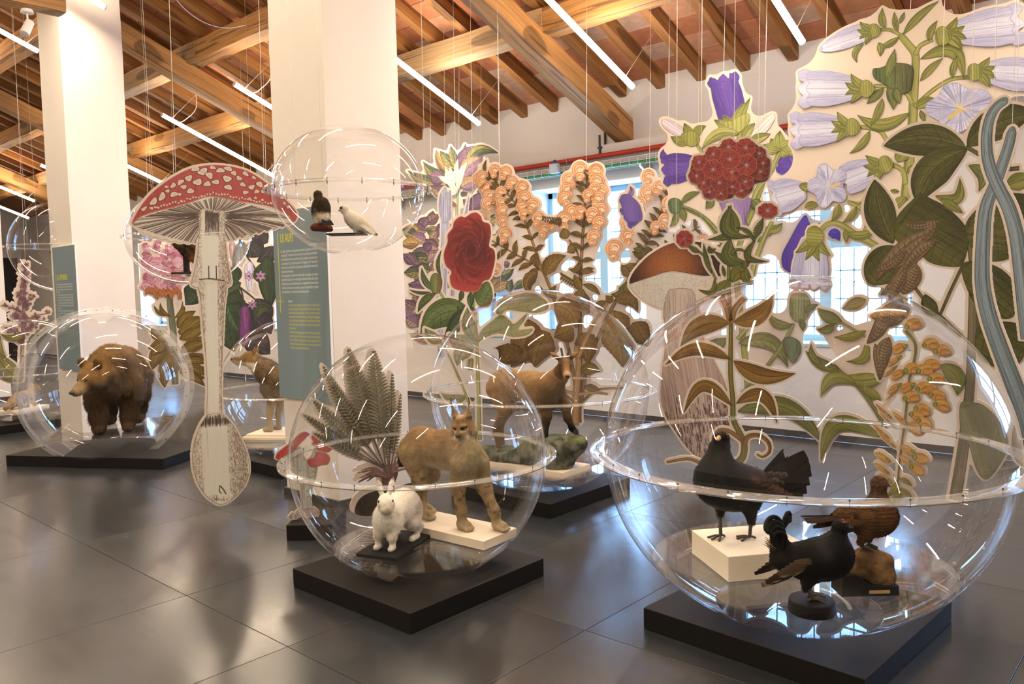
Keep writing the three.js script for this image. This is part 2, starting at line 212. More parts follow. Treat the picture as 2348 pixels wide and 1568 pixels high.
// wall services: red pipe, cable tray with green cables, brackets, junction box, dark conduits
{
  const t = thing('sprinkler_pipe', 'long red steel pipe running along the ledge of the window wall', 'pipe');
  part('pipe', new THREE.CylinderGeometry(0.03, 0.03, 14.8, 14).rotateX(Math.PI / 2).translate(WALL_X - 0.06, 3.2, -8.6), std(new THREE.Color(0.52, 0.045, 0.02), 0.4), t);
  part('pipe_elbow', merge([new THREE.SphereGeometry(0.034, 12, 8).translate(WALL_X - 0.06, 3.2, -1.2), new THREE.CylinderGeometry(0.03, 0.03, 0.32, 12).translate(WALL_X - 0.06, 3.04, -1.2)]), std(new THREE.Color(0.52, 0.045, 0.02), 0.4), t);
  for (const z of [-4.72, -6.2, -7.6, -10, -12.5]) part('pipe_clamp', merge([new THREE.TorusGeometry(0.034, 0.006, 6, 16).translate(WALL_X - 0.06, 3.2, z), boxAt(WALL_X - 0.03, WALL_X, 3.19, 3.21, z - 0.008, z + 0.008)]), M.steel, t);
  const tr = thing('cable_tray', 'white wire mesh cable tray under the red pipe', 'cable tray'), bars = [];
  for (const [y, x] of [[3.11, 0.02], [3.06, 0.02], [3.02, 0.02], [3.11, 0.2], [3.06, 0.2], [3.02, 0.2], [3.02, 0.08], [3.02, 0.14]]) bars.push(new THREE.CylinderGeometry(0.003, 0.003, 13, 6).rotateX(Math.PI / 2).translate(WALL_X - x, y, -8.0));
  for (let z = -1.6; z > -14.4; z -= 0.12) for (const x of [0.02, 0.2]) bars.push(new THREE.CylinderGeometry(0.0028, 0.0028, 0.1, 5).translate(WALL_X - x, 3.065, z));
  for (let z = -1.6; z > -14.4; z -= 0.12) bars.push(new THREE.CylinderGeometry(0.0028, 0.0028, 0.18, 5).rotateZ(Math.PI / 2).translate(WALL_X - 0.11, 3.02, z));
  part('tray_mesh', merge(bars), M.whiteMetal, tr);
  const br = new THREE.Shape([[0, 0], [0.26, 0], [0.26, -0.03], [0.05, -0.13], [0, -0.13]].map((p) => new THREE.Vector2(...p)));
  for (const z of [-7.05, -5.0, -3.2, -9.4, -11.8]) part('tray_bracket', new THREE.ExtrudeGeometry(br, { depth: 0.03, bevelEnabled: false }).rotateY(Math.PI).translate(WALL_X, 3.01, z), M.steel, tr);
  [[0.055, 3.045, 0.02, 0x2f8a4e, 'green'], [0.10, 3.04, 0.018, 0x3aa05c, 'green'], [0.15, 3.05, 0.016, 0x1d5c9a, 'blue'], [0.18, 3.045, 0.014, 0x2f8a4e, 'green']].forEach(([x, y, rr, c, n], k) => {
    const pts = []; for (let i = 0; i <= 26; i++) pts.push(V3(WALL_X - x + 0.008 * Math.sin(i * 1.7 + k), y + 0.006 * Math.sin(i * 2.3 + k * 2), -1.7 - i * 0.49));
    const o = new THREE.Mesh(tubeGeo(pts, rr, 7, 90), std(c, 0.5)); o.name = numbered('cable'); o.castShadow = o.receiveShadow = true; scene.add(o);
    tag(o, n + ' cable lying in the mesh tray, ' + ['against the wall', 'second from the wall', 'third from the wall', 'at the outer edge of the tray'][k], 'cable', 'cables in the tray');
  });
  const jb = thing('junction_box', 'small grey junction box with blue connector clipped to the cable tray', 'junction box', V3(WALL_X - 0.23, 3.1, -6.28));
  part('box_body', new RoundedBoxGeometry(0.07, 0.12, 0.13, 2, 0.01), std(0xb9c4cf, 0.5), jb); part('connector', merge([new THREE.TorusGeometry(0.03, 0.009, 6, 14, Math.PI).translate(0, 0.07, 0), boxAt(-0.02, 0.02, 0.05, 0.08, -0.02, 0.02)]).rotateY(Math.PI / 2), std(0x1f4f9c, 0.45), jb);
  const cd = thing('conduit', 'thin dark conduit dropping down the upper wall beside the rafter end', 'conduit');
  part('conduit_tube', merge([new THREE.CylinderGeometry(0.014, 0.014, 0.66, 8).translate(UPPER_X - 0.02, 3.68, -5.8), new THREE.CylinderGeometry(0.014, 0.014, 0.28, 8).translate(WALL_X - 0.02, 3.32, -5.74)]), M.darkSteel, cd);
  part('conduit_clip', merge([boxAt(WALL_X - 0.035, WALL_X, 3.3, 3.32, -5.765, -5.715), boxAt(UPPER_X - 0.035, UPPER_X, 3.55, 3.57, -5.83, -5.77)]), M.darkSteel, cd);
}
// ---------------------------------------------------------------- LED tubes hung parallel to the roof slope
{
  const glow = new THREE.MeshStandardMaterial({ color: 0xffffff, roughness: 0.5, emissive: LED.clone(), emissiveIntensity: TUBE_GLOW }), capM = M.whiteMetal;
  const slope = Math.atan(ROOF_T), c = Math.cos(slope), s = Math.sin(slope);
  const names = ['tube crossing above the crimson flower heads', 'tube at the upper right above the pale bellflowers', 'tube right of the hanging bird globe', 'long tube left of the middle column above the red mushroom', 'short visible tube at the upper middle by the orange rafter', 'tube behind the red mushroom cap at the left', 'tube beyond the left column, upper of two', 'tube low in the gap beyond the left column'];
  function tube(x0, x1, z, off, label, wires = true) {
    const y = (x) => roof(x) - off, sgn = x1 > RIDGE_X ? 1 : -1, L = (x1 - x0) / c, m = V3((x0 + x1) / 2, (y(x0) + y(x1)) / 2, z);
    const t = thing('tube_light', label ?? 'white LED tube hung on thin wires among the far beams', 'tube light', m, 0, label ? undefined : 'tube lights hung among the beams');
    t.rotation.z = -slope * sgn;
    part('diffuser', new THREE.CylinderGeometry(0.029, 0.029, L - 0.03, 16).rotateZ(Math.PI / 2), glow, t);
    for (const e of [-1, 1]) part('end_cap', new THREE.CylinderGeometry(0.0295, 0.0295, 0.012, 16).rotateZ(Math.PI / 2).translate(e * (L / 2 - 0.009), 0, 0), capM, t);
    if (wires) for (const e of [-0.42, 0.42]) {
      const up = V3(sgn * s, c, 0), p = V3(e * L, 0.026, 0), q = p.clone().addScaledVector(up, off - 0.05);
      part('suspension_wire', wireGeo(p, V3(q.x, q.y, q.z + 0.02), 0.003), M.wire, t);
    }
    if (wires) part('power_cord', tubeGeo([V3(-L * 0.36, 0.024, 0), V3(-L * 0.33, 0.10, 0.02), V3(-L * 0.30, 0.32, 0.10), V3(-L * 0.37, 0.6, 0.12), V3(-L * 0.43, off * 0.83, 0.1)], 0.005, 6, 24), M.whiteCord, t);
    if (wires) part('ceiling_rose', new THREE.CylinderGeometry(0.04, 0.046, 0.03, 18).translate(-L * 0.43, off * 0.83 + 0.014, 0.1), M.whiteMetal, t);
    for (const d of x1 > 0 && z < 1 ? [-1, 1] : [-1]) {
      const lamp = new THREE.RectAreaLight(LED, d < 0 ? TUBE_DOWN : TUBE_UP, L - 0.04, 0.05); lamp.name = 'tube_lamp';
      lamp.position.copy(m).add(V3(sgn * s, c, 0).multiplyScalar(d * 0.032)); lamp.lookAt(lamp.position.clone().add(V3(sgn * s, c, 0).multiplyScalar(d))); 
      const ex = V3(c, -s * sgn, 0), ez = V3(sgn * s, c, 0).multiplyScalar(-d), ey = V3().crossVectors(ez, ex); lamp.quaternion.setFromRotationMatrix(new THREE.Matrix4().makeBasis(ex, ey, ez)); scene.add(lamp);
    }
    return t;
  }
  tube(5.1, 6.96, -4.52, 1.0, 'white LED ' + names[0]);
  tube(5.02, 6.87, -2.75, 1.0, 'white LED ' + names[1]);
  tube(5.15, 7.01, -6.73, 1.0, 'white LED ' + names[2]);
  tube(5.376, 7.2, -11.53, 1.0, 'white LED ' + names[3]);
  tube(5.317, 7.1, -9.38, 1.0, 'white LED ' + names[4]);
  tube(5.2, 6.86, -14.55, 1.0, 'white LED ' + names[5]);
  tube(2.0, 3.86, -11.67, 1.0, 'white LED ' + names[6]);
  tube(2.0, 3.84, -9.45, 1.0, 'white LED tube passing in front of the left column, at the top edge');
  tube(5.5, 7.0, -16.95, 1.0, 'white LED ' + names[7]);
  tube(4.6, 6.38, -20.1, 1.0, 'white LED tube low beyond the left column, nearer of the last two'); tube(4.6, 6.88, -22.15, 1.0, 'white LED tube low beyond the left column, farther of the last two');
  for (const z of [-0.6, 3.0]) tube(5.1, 6.96, z, 1.0);
  for (const z of [-2.7, -5.0, -7.1, -14.4, -18.5, 0.4]) tube(1.9, 3.76, z, 1.0);
  for (const z of [-1.6, -4.6, -8, -12.5, 2.5]) tube(-2.6, -0.74, z, 1.0, undefined, false);
  for (const z of [-1, -5, -10]) tube(-5.6, -3.74, z, 1.0, undefined, false);
  // ceiling spotlight under the purlin at the top left
  const sp = thing('spotlight', 'small white spotlight clamped under the beam at the upper left', 'spotlight', at(62, 26, 9.7), 0.6); sp.scale.setScalar(0.72);
  { const p = at(66, 20, 9.7); struct('bracket_beam', barGeo(V3(p.x - 2.2, p.y + 0.155, p.z - 0.06), V3(p.x + 0.34, p.y + 0.155, p.z - 0.06), 0.24, 0.26, { rough: 0.015, seed: 77 }), M.beam); }
  part('mount', new THREE.CylinderGeometry(0.075, 0.085, 0.05, 20), M.whiteMetal, sp); part('stem', new THREE.CylinderGeometry(0.012, 0.012, 0.14, 8).translate(0, -0.09, 0), M.whiteMetal, sp);
  const hd = part('lamp_head', new THREE.LatheGeometry([[0.0, -0.13], [0.06, -0.13], [0.062, -0.12], [0.06, 0.10], [0.045, 0.125], [0, 0.13]].map((p) => new THREE.Vector2(...p)), 20), M.whiteMetal, sp); hd.position.set(-0.04, -0.24, 0.02); hd.rotation.z = -0.55;
}

// ---------------------------------------------------------------- acrylic display globes
function domeProfile(a, b, sgn, cut) { const pts = [], n = 40; for (let i = 0; i <= n; i++) { const t = i / n * Math.PI / 2, y = sgn * b * Math.sin(t), r = a * Math.cos(t); if (sgn < 0 && y < cut) { const yy = cut, rr = a * Math.sqrt(Math.max(0, 1 - (cut / b) ** 2)); pts.push(new THREE.Vector2(rr, yy), new THREE.Vector2(0, yy)); break; } pts.push(new THREE.Vector2(r, y)); } return pts; }
function globe(name, label, c, a, b, { cut = -b, trayY, flange = 0.055, bolts = 24, group } = {}) {
  const t = thing(name, label, 'globe', c, 0, group);
  part('upper_dome', new THREE.LatheGeometry(domeProfile(a, b, 1, -9), 96), M.acrylic, t);
  part('lower_dome', new THREE.LatheGeometry(domeProfile(a, b, -1, cut), 96), M.acrylic, t);
  const fl = new THREE.LatheGeometry([[a + 0.002, 0.007], [a + flange, 0.007], [a + flange, -0.007], [a + 0.002, -0.007], [a + 0.002, 0.007]].map((p) => new THREE.Vector2(...p)), 96);
  const rim = part('flange', fl, M.flange, t);
  const bg = merge([new THREE.CylinderGeometry(0.0035, 0.0035, 0.004, 8).translate(0, 0.009, 0), new THREE.CylinderGeometry(0.0015, 0.0015, 0.032, 6).translate(0, -0.004, 0), new THREE.CylinderGeometry(0.0035, 0.0035, 0.004, 6).translate(0, -0.010, 0)]);
  for (let i = 0; i < bolts; i++) { const f = i / bolts * 2 * Math.PI + 0.1, o = part('bolt', bg, M.darkSteel, rim); o.position.set((a + flange * 0.55) * Math.cos(f), 0, (a + flange * 0.55) * Math.sin(f)); }
  if (trayY !== undefined) { const r = a * Math.sqrt(1 - (trayY / b) ** 2) - 0.006; part('tray', new THREE.CylinderGeometry(r, r, 0.008, 72).translate(0, trayY - 0.004, 0), M.tray, t); }
  return t;
}
M.flange = phys(0xffffff, 0.06, { transmission: 0.9, thickness: 0, ior: 1.5 });
function plinth(label, x, z, w, d, h, yaw, hole = 0) {
  const t = thing('plinth', label, 'plinth', V3(x, 0, z), yaw);
  let g = new RoundedBoxGeometry(w, h, d, 2, 0.003).translate(0, h / 2 + 0.001, 0); 
  part('plinth_body', g, M.black, t); return t;
}
const PL = 0.1;
plinth('low square black plinth under the globe with the lynx and white hare', 2.86, -3.295, 0.98, 0.98, PL, 0);
plinth('low black plinth under the largest globe with the three dark birds', 3.585, -1.458, 1.02, 1.02, PL, -0.06);
plinth('low black plinth under the globe with the mountain goat', 4.74, -3.98, 1.0, 1.0, PL, 0);
plinth('low black plinth under the globe with the wolf', 4.24, -6.6, 1.0, 1.0, PL, 0);
plinth('long black plinth under the globe with the brown bear', 3.28, -8.36, 1.72, 1.0, PL, 0.53 + Math.PI / 2);
plinth('small black plinth carrying the red and white fungus cut-out', 3.06, -4.56, 0.42, 0.30, PL, 0.72);
plinth('distant black plinth behind the bear globe at the left edge', 3.3, -11.5, 1.0, 1.0, PL, 0);
const globes = {
  lynx: globe('display_globe', 'clear acrylic globe holding the lynx and the white hare', V3(2.88, 0.703, -3.29), 0.70, 0.675, { cut: -0.60, trayY: -0.483 }),
  birds: globe('display_globe', 'largest clear acrylic globe holding three dark grouse-like birds', V3(3.58, 0.835, -1.457), 0.885, 0.805, { cut: -0.733, trayY: -0.525, bolts: 28, flange: 0.07 }),
  goat: globe('display_globe', 'clear acrylic globe holding the young mountain goat on a rock', V3(4.74, 0.815, -3.98), 0.85, 0.785, { cut: -0.713, trayY: -0.57 }),
  wolf: globe('display_globe', 'clear acrylic globe holding the wolf beside the middle column', V3(4.25, 0.70, -6.62), 0.705, 0.675, { cut: -0.598, trayY: -0.49 }),
  far: globe('display_globe', 'clear acrylic globe half hidden behind the bear globe at the left', V3(3.45, 0.70, -11.5), 0.72, 0.675, { cut: -0.598, trayY: -0.483 }),
};
// the bear's capsule: two domes with upright flanges and a short drum between them
{
  const t = thing('display_globe', 'clear acrylic capsule with upright rim holding the brown bear', 'globe', V3(3.22, 0.735, -8.36), Math.atan2(-0.85, -0.53)), R = 0.735, l = 0.24;
  const half = (e) => { const p = []; for (let i = 0; i <= 30; i++) { const f = i / 30 * Math.PI / 2; p.push(new THREE.Vector2(R * Math.cos(f), e * (l + 0.62 * Math.sin(f)))); } return new THREE.LatheGeometry(p, 96).rotateZ(-Math.PI / 2); };
  part('front_dome', half(1), M.acrylic, t); part('rear_dome', half(-1), M.acrylic, t);
  part('drum', new THREE.CylinderGeometry(R, R, 2 * l, 96, 1, true).rotateZ(Math.PI / 2), M.acrylic, t);
  const rims = [-1, 1].map((e) => part('flange', new THREE.LatheGeometry([[R + 0.002, e * l + 0.008], [R + 0.05, e * l + 0.008], [R + 0.05, e * l - 0.008], [R + 0.002, e * l - 0.008], [R + 0.002, e * l + 0.008]].map((p) => new THREE.Vector2(...p)), 96).rotateZ(-Math.PI / 2), M.flange, t));
  for (const e of [-1, 1]) for (let i = 0; i < 20; i++) { const f = (i + 0.5) / 20 * 2 * Math.PI, o = part('bolt', new THREE.CylinderGeometry(0.005, 0.005, 0.03, 8).rotateZ(Math.PI / 2), M.darkSteel, rims[e < 0 ? 0 : 1]); o.position.set(e * l, (R + 0.03) * Math.cos(f), (R + 0.03) * Math.sin(f)); }
  part('tray', boxAt(-0.62, 0.62, -0.443, -0.435, -0.52, 0.52, 0.003), M.tray, t);
}
function hangingGlobe(label, c, a, b, trayY, top) {
  const g = globe('hanging_globe', label, c, a, b, { trayY, flange: 0.04, bolts: 16 });
  for (const f of [0.4, 2.5, 4.6]) { const p = V3((a + 0.03) * Math.cos(f), 0.012, (a + 0.03) * Math.sin(f)); part('suspension_wire', wireGeo(p, V3(p.x * 1.05, top - c.y, p.z * 1.05), 0.0012), M.wire, g); }
  return g;
}
const G6 = at(800, 437, 4.42), G7 = at(432, 543, 9.1), G8 = at(141, 566, 11.5);
hangingGlobe('clear hanging globe in front of the middle column holding two ptarmigans', G6, 0.405, 0.345, -0.285, roof(G6.x) - 0.2);
hangingGlobe('clear hanging globe behind the red mushroom holding a brown bird', G7, 0.62, 0.50, -0.40, roof(G7.x) - 0.2);
hangingGlobe('clear hanging globe beside the left column holding a bird with dark bill', G8, 0.585, 0.56, -0.36, roof(G8.x) - 0.2);
{ // a slack white cable between the far purlins, above the red mushroom
  const t = thing('slack_cable', 'slack white cable sagging between the beams above the red mushroom', 'cable', at(470, 40, 9.5)), P = [[395, -14], [410, 6], [432, 28], [465, 50], [500, 62], [530, 64], [562, 58]].map(([x, y], i) => at(x, y, 9.2 + 0.12 * i).sub(t.position));
  part('cable_sheath', tubeGeo(P, 0.005, 6, 40), M.whiteCord, t);
}
// ---------------------------------------------------------------- bodies as one smooth field, meshed with surface nets
// primitives: limb(a, b, ra, rb) tapered capsule; egg(c, [rx, ry, rz], yaw, pitch) ellipsoid; joined with a smooth minimum k
const limb = (a, b, ra, rb, k) => ({ t: 0, a, d: [b[0] - a[0], b[1] - a[1], b[2] - a[2]], ra, rb, k });
const egg = (c, r, yaw = 0, pitch = 0, k) => { const m = new THREE.Matrix4().makeRotationFromEuler(new THREE.Euler(0, yaw, pitch, 'YZX')).transpose().elements; return { t: 1, c, r, m, k }; };
const chain = (pts, rs, k) => pts.slice(1).map((p, i) => limb(pts[i], p, rs[i], rs[i + 1], k));
function field(prims, k0) {
  for (const p of prims) if (p.t === 0) { p.dd = p.d[0] ** 2 + p.d[1] ** 2 + p.d[2] ** 2 || 1e-9; }
  return (x, y, z) => {
    let s = 1e3;
    for (let i = 0; i < prims.length; i++) {
      const p = prims[i]; let d;
      if (p.t === 0) {
        const ax = x - p.a[0], ay = y - p.a[1], az = z - p.a[2]; let h = (ax * p.d[0] + ay * p.d[1] + az * p.d[2]) / p.dd; h = h < 0 ? 0 : h > 1 ? 1 : h;
        const bx = ax - p.d[0] * h, by = ay - p.d[1] * h, bz = az - p.d[2] * h; d = Math.sqrt(bx * bx + by * by + bz * bz) - (p.ra + (p.rb - p.ra) * h);
      } else {
        const ax = x - p.c[0], ay = y - p.c[1], az = z - p.c[2], m = p.m, lx = (m[0] * ax + m[4] * ay + m[8] * az) / p.r[0], ly = (m[1] * ax + m[5] * ay + m[9] * az) / p.r[1], lz = (m[2] * ax + m[6] * ay + m[10] * az) / p.r[2];
        const l = Math.sqrt(lx * lx + ly * ly + lz * lz), q = Math.sqrt((lx / p.r[0]) ** 2 + (ly / p.r[1]) ** 2 + (lz / p.r[2]) ** 2); d = q > 1e-9 ? l * (l - 1) / q : -Math.min(...p.r);
      }
      const k = p.k ?? k0, h = k - Math.abs(s - d); s = (s < d ? s : d) - (h > 0 ? h * h / (4 * k) : 0);
    }
    return s;
  };
}
function bounds(prims, pad) { const b = new THREE.Box3(); for (const p of prims) { if (p.t === 0) for (const [q, r] of [[p.a, p.ra], [[p.a[0] + p.d[0], p.a[1] + p.d[1], p.a[2] + p.d[2]], p.rb]]) b.union(new THREE.Box3(V3(q[0] - r, q[1] - r, q[2] - r), V3(q[0] + r, q[1] + r, q[2] + r))); else { const r = Math.max(...p.r); b.union(new THREE.Box3(V3(p.c[0] - r, p.c[1] - r, p.c[2] - r), V3(p.c[0] + r, p.c[1] + r, p.c[2] + r))); } } return b.expandByScalar(pad); }
// returns an indexed geometry with normals and, from tint(p, n), vertex colours
function nets(f, box, h, tint) {
  const nx = Math.ceil((box.max.x - box.min.x) / h) + 1, ny = Math.ceil((box.max.y - box.min.y) / h) + 1, nz = Math.ceil((box.max.z - box.min.z) / h) + 1, N = nx * ny * nz;
  const D = new Float32Array(N).fill(1), B = 6, id = (i, j, k) => i + nx * (j + ny * k), X = (i) => box.min.x + i * h, Y = (j) => box.min.y + j * h, Z = (k) => box.min.z + k * h;
  for (let k = 0; k < nz; k += B) for (let j = 0; j < ny; j += B) for (let i = 0; i < nx; i += B) {
    const c = f(X(i + B / 2), Y(j + B / 2), Z(k + B / 2)); const near = Math.abs(c) < B * h * 1.25 + 0.012;
    for (let c2 = k; c2 < Math.min(nz, k + B); c2++) for (let b2 = j; b2 < Math.min(ny, j + B); b2++) for (let a2 = i; a2 < Math.min(nx, i + B); a2++) D[id(a2, b2, c2)] = near ? f(X(a2), Y(b2), Z(c2)) : c;
  }
  const V = new Int32Array(N).fill(-1), pos = [], idx = [];
  for (let k = 0; k + 1 < nz; k++) for (let j = 0; j + 1 < ny; j++) for (let i = 0; i + 1 < nx; i++) {
    let sx = 0, sy = 0, sz = 0, n = 0; const o = id(i, j, k), d = [D[o], D[o + 1], D[o + nx], D[o + nx + 1], D[o + nx * ny], D[o + nx * ny + 1], D[o + nx * ny + nx], D[o + nx * ny + nx + 1]];
    let m = 0; for (let q = 0; q < 8; q++) if (d[q] < 0) m |= 1 << q; if (m === 0 || m === 255) continue;
    const edge = (a, b) => { if ((d[a] < 0) === (d[b] < 0)) return; const t = d[a] / (d[a] - d[b]); sx += mix(a & 1, b & 1, t); sy += mix((a >> 1) & 1, (b >> 1) & 1, t); sz += mix(a >> 2, b >> 2, t); n++; };
    edge(0, 1); edge(2, 3); edge(4, 5); edge(6, 7); edge(0, 2); edge(1, 3); edge(4, 6); edge(5, 7); edge(0, 4); edge(1, 5); edge(2, 6); edge(3, 7);
    V[o] = pos.length / 3; pos.push(X(i) + h * sx / n, Y(j) + h * sy / n, Z(k) + h * sz / n);
  }
  for (let k = 1; k + 1 < nz; k++) for (let j = 1; j + 1 < ny; j++) for (let i = 1; i + 1 < nx; i++) {
    const o = id(i, j, k), s = D[o] < 0;
    const quad = (q, a, b, c, d) => { if ((D[q] < 0) === s) return; const v = [V[a], V[b], V[c], V[d]]; if (v.some((e) => e < 0)) return; s ? idx.push(v[0], v[1], v[2], v[0], v[2], v[3]) : idx.push(v[0], v[2], v[1], v[0], v[3], v[2]); };
    quad(o + 1, id(i, j - 1, k - 1), id(i, j, k - 1), o, id(i, j - 1, k)); quad(o + nx, id(i - 1, j, k - 1), id(i - 1, j, k), o, id(i, j, k - 1)); quad(o + nx * ny, id(i - 1, j - 1, k), id(i, j - 1, k), o, id(i - 1, j, k));
  }
  const P = new Float32Array(pos), Nn = new Float32Array(pos.length), C = new Float32Array(pos.length), e = h * 0.7;
  for (let v = 0; v < pos.length; v += 3) {
    const [x, y, z] = [P[v], P[v + 1], P[v + 2]]; let gx = f(x + e, y, z) - f(x - e, y, z), gy = f(x, y + e, z) - f(x, y - e, z), gz = f(x, y, z + e) - f(x, y, z - e); const l = Math.hypot(gx, gy, gz) || 1; gx /= l; gy /= l; gz /= l;
    Nn.set([gx, gy, gz], v); C.set(tint ? tint(x, y, z, gx, gy, gz) : [1, 1, 1], v);
  }
  const g = new THREE.BufferGeometry(); g.setAttribute('position', new THREE.BufferAttribute(P, 3)); g.setAttribute('normal', new THREE.BufferAttribute(Nn, 3)); g.setAttribute('color', new THREE.BufferAttribute(C, 3)); g.setIndex(idx); return g;
}
// short tapered hairs (or feather tips) lying along 'flow', one triangle pair each
function coat(g, count, seed, { len = 0.02, wid = 0.002, lift = 0.35, flow = () => [-1, -0.5, 0], spread = 0.25, vary = 0.22, len2 }) {
  const r = rng(seed), p = g.attributes.position, n = g.attributes.normal, c = g.attributes.color, ix = g.index, T = ix.count / 3, area = new Float32Array(T); let tot = 0; const A = V3(), B = V3(), C = V3();
  for (let t = 0; t < T; t++) { A.fromBufferAttribute(p, ix.getX(3 * t)); B.fromBufferAttribute(p, ix.getX(3 * t + 1)).sub(A); C.fromBufferAttribute(p, ix.getX(3 * t + 2)).sub(A); tot += B.cross(C).length(); area[t] = tot; }
  const P = new Float32Array(count * 9), N = new Float32Array(count * 9), K = new Float32Array(count * 9), nn = V3(), q = V3(), d = V3(), s = V3();
  for (let i = 0; i < count; i++) {
    const w = r() * tot; let lo = 0, hi = T - 1; while (lo < hi) { const m = (lo + hi) >> 1; area[m] < w ? lo = m + 1 : hi = m; }
    let u = r(), v = r(); if (u + v > 1) { u = 1 - u; v = 1 - v; } const a = ix.getX(3 * lo), b = ix.getX(3 * lo + 1), e = ix.getX(3 * lo + 2), k = [1 - u - v, u, v];
    q.set(0, 0, 0); nn.set(0, 0, 0); let cr = 0, cg = 0, cb = 0; [a, b, e].forEach((o, j) => { q.x += p.getX(o) * k[j]; q.y += p.getY(o) * k[j]; q.z += p.getZ(o) * k[j]; nn.x += n.getX(o) * k[j]; nn.y += n.getY(o) * k[j]; nn.z += n.getZ(o) * k[j]; cr += c.getX(o) * k[j]; cg += c.getY(o) * k[j]; cb += c.getZ(o) * k[j]; });
    nn.normalize(); const fl = flow(q.x, q.y, q.z); d.set(fl[0], fl[1], fl[2]).addScaledVector(nn, -(fl[0] * nn.x + fl[1] * nn.y + fl[2] * nn.z)); if (d.lengthSq() < 1e-6) d.set(0, -1, 0); d.normalize();
    d.x += spread * (r() - 0.5) * 2; d.y += spread * (r() - 0.5) * 2; d.z += spread * (r() - 0.5) * 2; d.addScaledVector(nn, lift).normalize();
    const L = (len2 ? len2(q.x, q.y, q.z) : len) * (0.6 + 0.8 * r()), W = wid * (0.7 + 0.6 * r()); s.crossVectors(d, nn).normalize();
    const z0 = [q.x - nn.x * 0.001, q.y - nn.y * 0.001, q.z - nn.z * 0.001], f = 1 - vary + 2 * vary * r(), o = i * 9;
    P.set([z0[0] - s.x * W, z0[1] - s.y * W, z0[2] - s.z * W, z0[0] + s.x * W, z0[1] + s.y * W, z0[2] + s.z * W, q.x + d.x * L, q.y + d.y * L, q.z + d.z * L], o);
    N.set([nn.x, nn.y, nn.z, nn.x, nn.y, nn.z, nn.x, nn.y, nn.z], o); for (let j = 0; j < 3; j++) { const tip = j === 2 ? 1.12 : 0.92; K.set([cr * f * tip, cg * f * tip, cb * f * tip], o + 3 * j); }
  }
  const out = new THREE.BufferGeometry(); out.setAttribute('position', new THREE.BufferAttribute(P, 3)); out.setAttribute('normal', new THREE.BufferAttribute(N, 3)); out.setAttribute('color', new THREE.BufferAttribute(K, 3)); return out;
}
M.fur = phys(0xffffff, 0.95, { specularIntensity: 0.4, vertexColors: true, side: THREE.DoubleSide }); M.gloss = std(0xffffff, 0.5, { vertexColors: true, side: THREE.DoubleSide });
M.eyeDark = phys(new THREE.Color(0.012, 0.009, 0.007), 0.08, { clearcoat: 1 }); M.eyeAmber = phys(new THREE.Color(0.42, 0.22, 0.05), 0.1, { clearcoat: 1 }); M.noseDark = std(new THREE.Color(0.02, 0.015, 0.013), 0.3);
M.mountWood = std(new THREE.Color(0.72, 0.63, 0.50), 0.6, { bumpMap: woodBump, bumpScale: 0.0006 }); M.cream = std(new THREE.Color(0.78, 0.70, 0.56), 0.6, { bumpMap: fineBump, bumpScale: 0.0008 });
// a head turned by yaw (to its right) and pitch about its centre, as a mapper of local points
function frame(c, yaw, pitch, roll = 0, sc = 1) { const m = new THREE.Matrix4().makeRotationFromEuler(new THREE.Euler(roll, -yaw, pitch, 'YZX')); const f = (p) => { const v = V3(...p).multiplyScalar(sc).applyMatrix4(m); return [c[0] + v.x, c[1] + v.y, c[2] + v.z]; }; f.inv = (x, y, z) => { const v = V3(x - c[0], y - c[1], z - c[2]).applyMatrix4(f.im); return [v.x / sc, v.y / sc, v.z / sc]; }; f.sc = sc; f.im = m.clone().invert(); f.m = m; f.yaw = yaw; f.pitch = pitch; return f; }
const eggIn = (fr, c, r, k) => { const p = egg(fr(c), r.map((q) => q * fr.sc), 0, 0, k); p.m = fr.m.clone().transpose().elements; return p; };
const limbIn = (fr, a, b, ra, rb, k) => limb(fr(a), fr(b), ra * fr.sc, rb * fr.sc, k);
const ball = (p, r, w = 12) => new THREE.SphereGeometry(r, w, Math.ceil(w * 0.7)).translate(...p);
function furry(f, prims, h, tint, rough = 0.003, sc = 60) { const g = (x, y, z) => f(x, y, z) + rough * (fbm(x * sc, y * sc * 0.6, z * sc, 2) - 0.5) * 2; return nets(g, bounds(prims, 0.02), h, tint); }
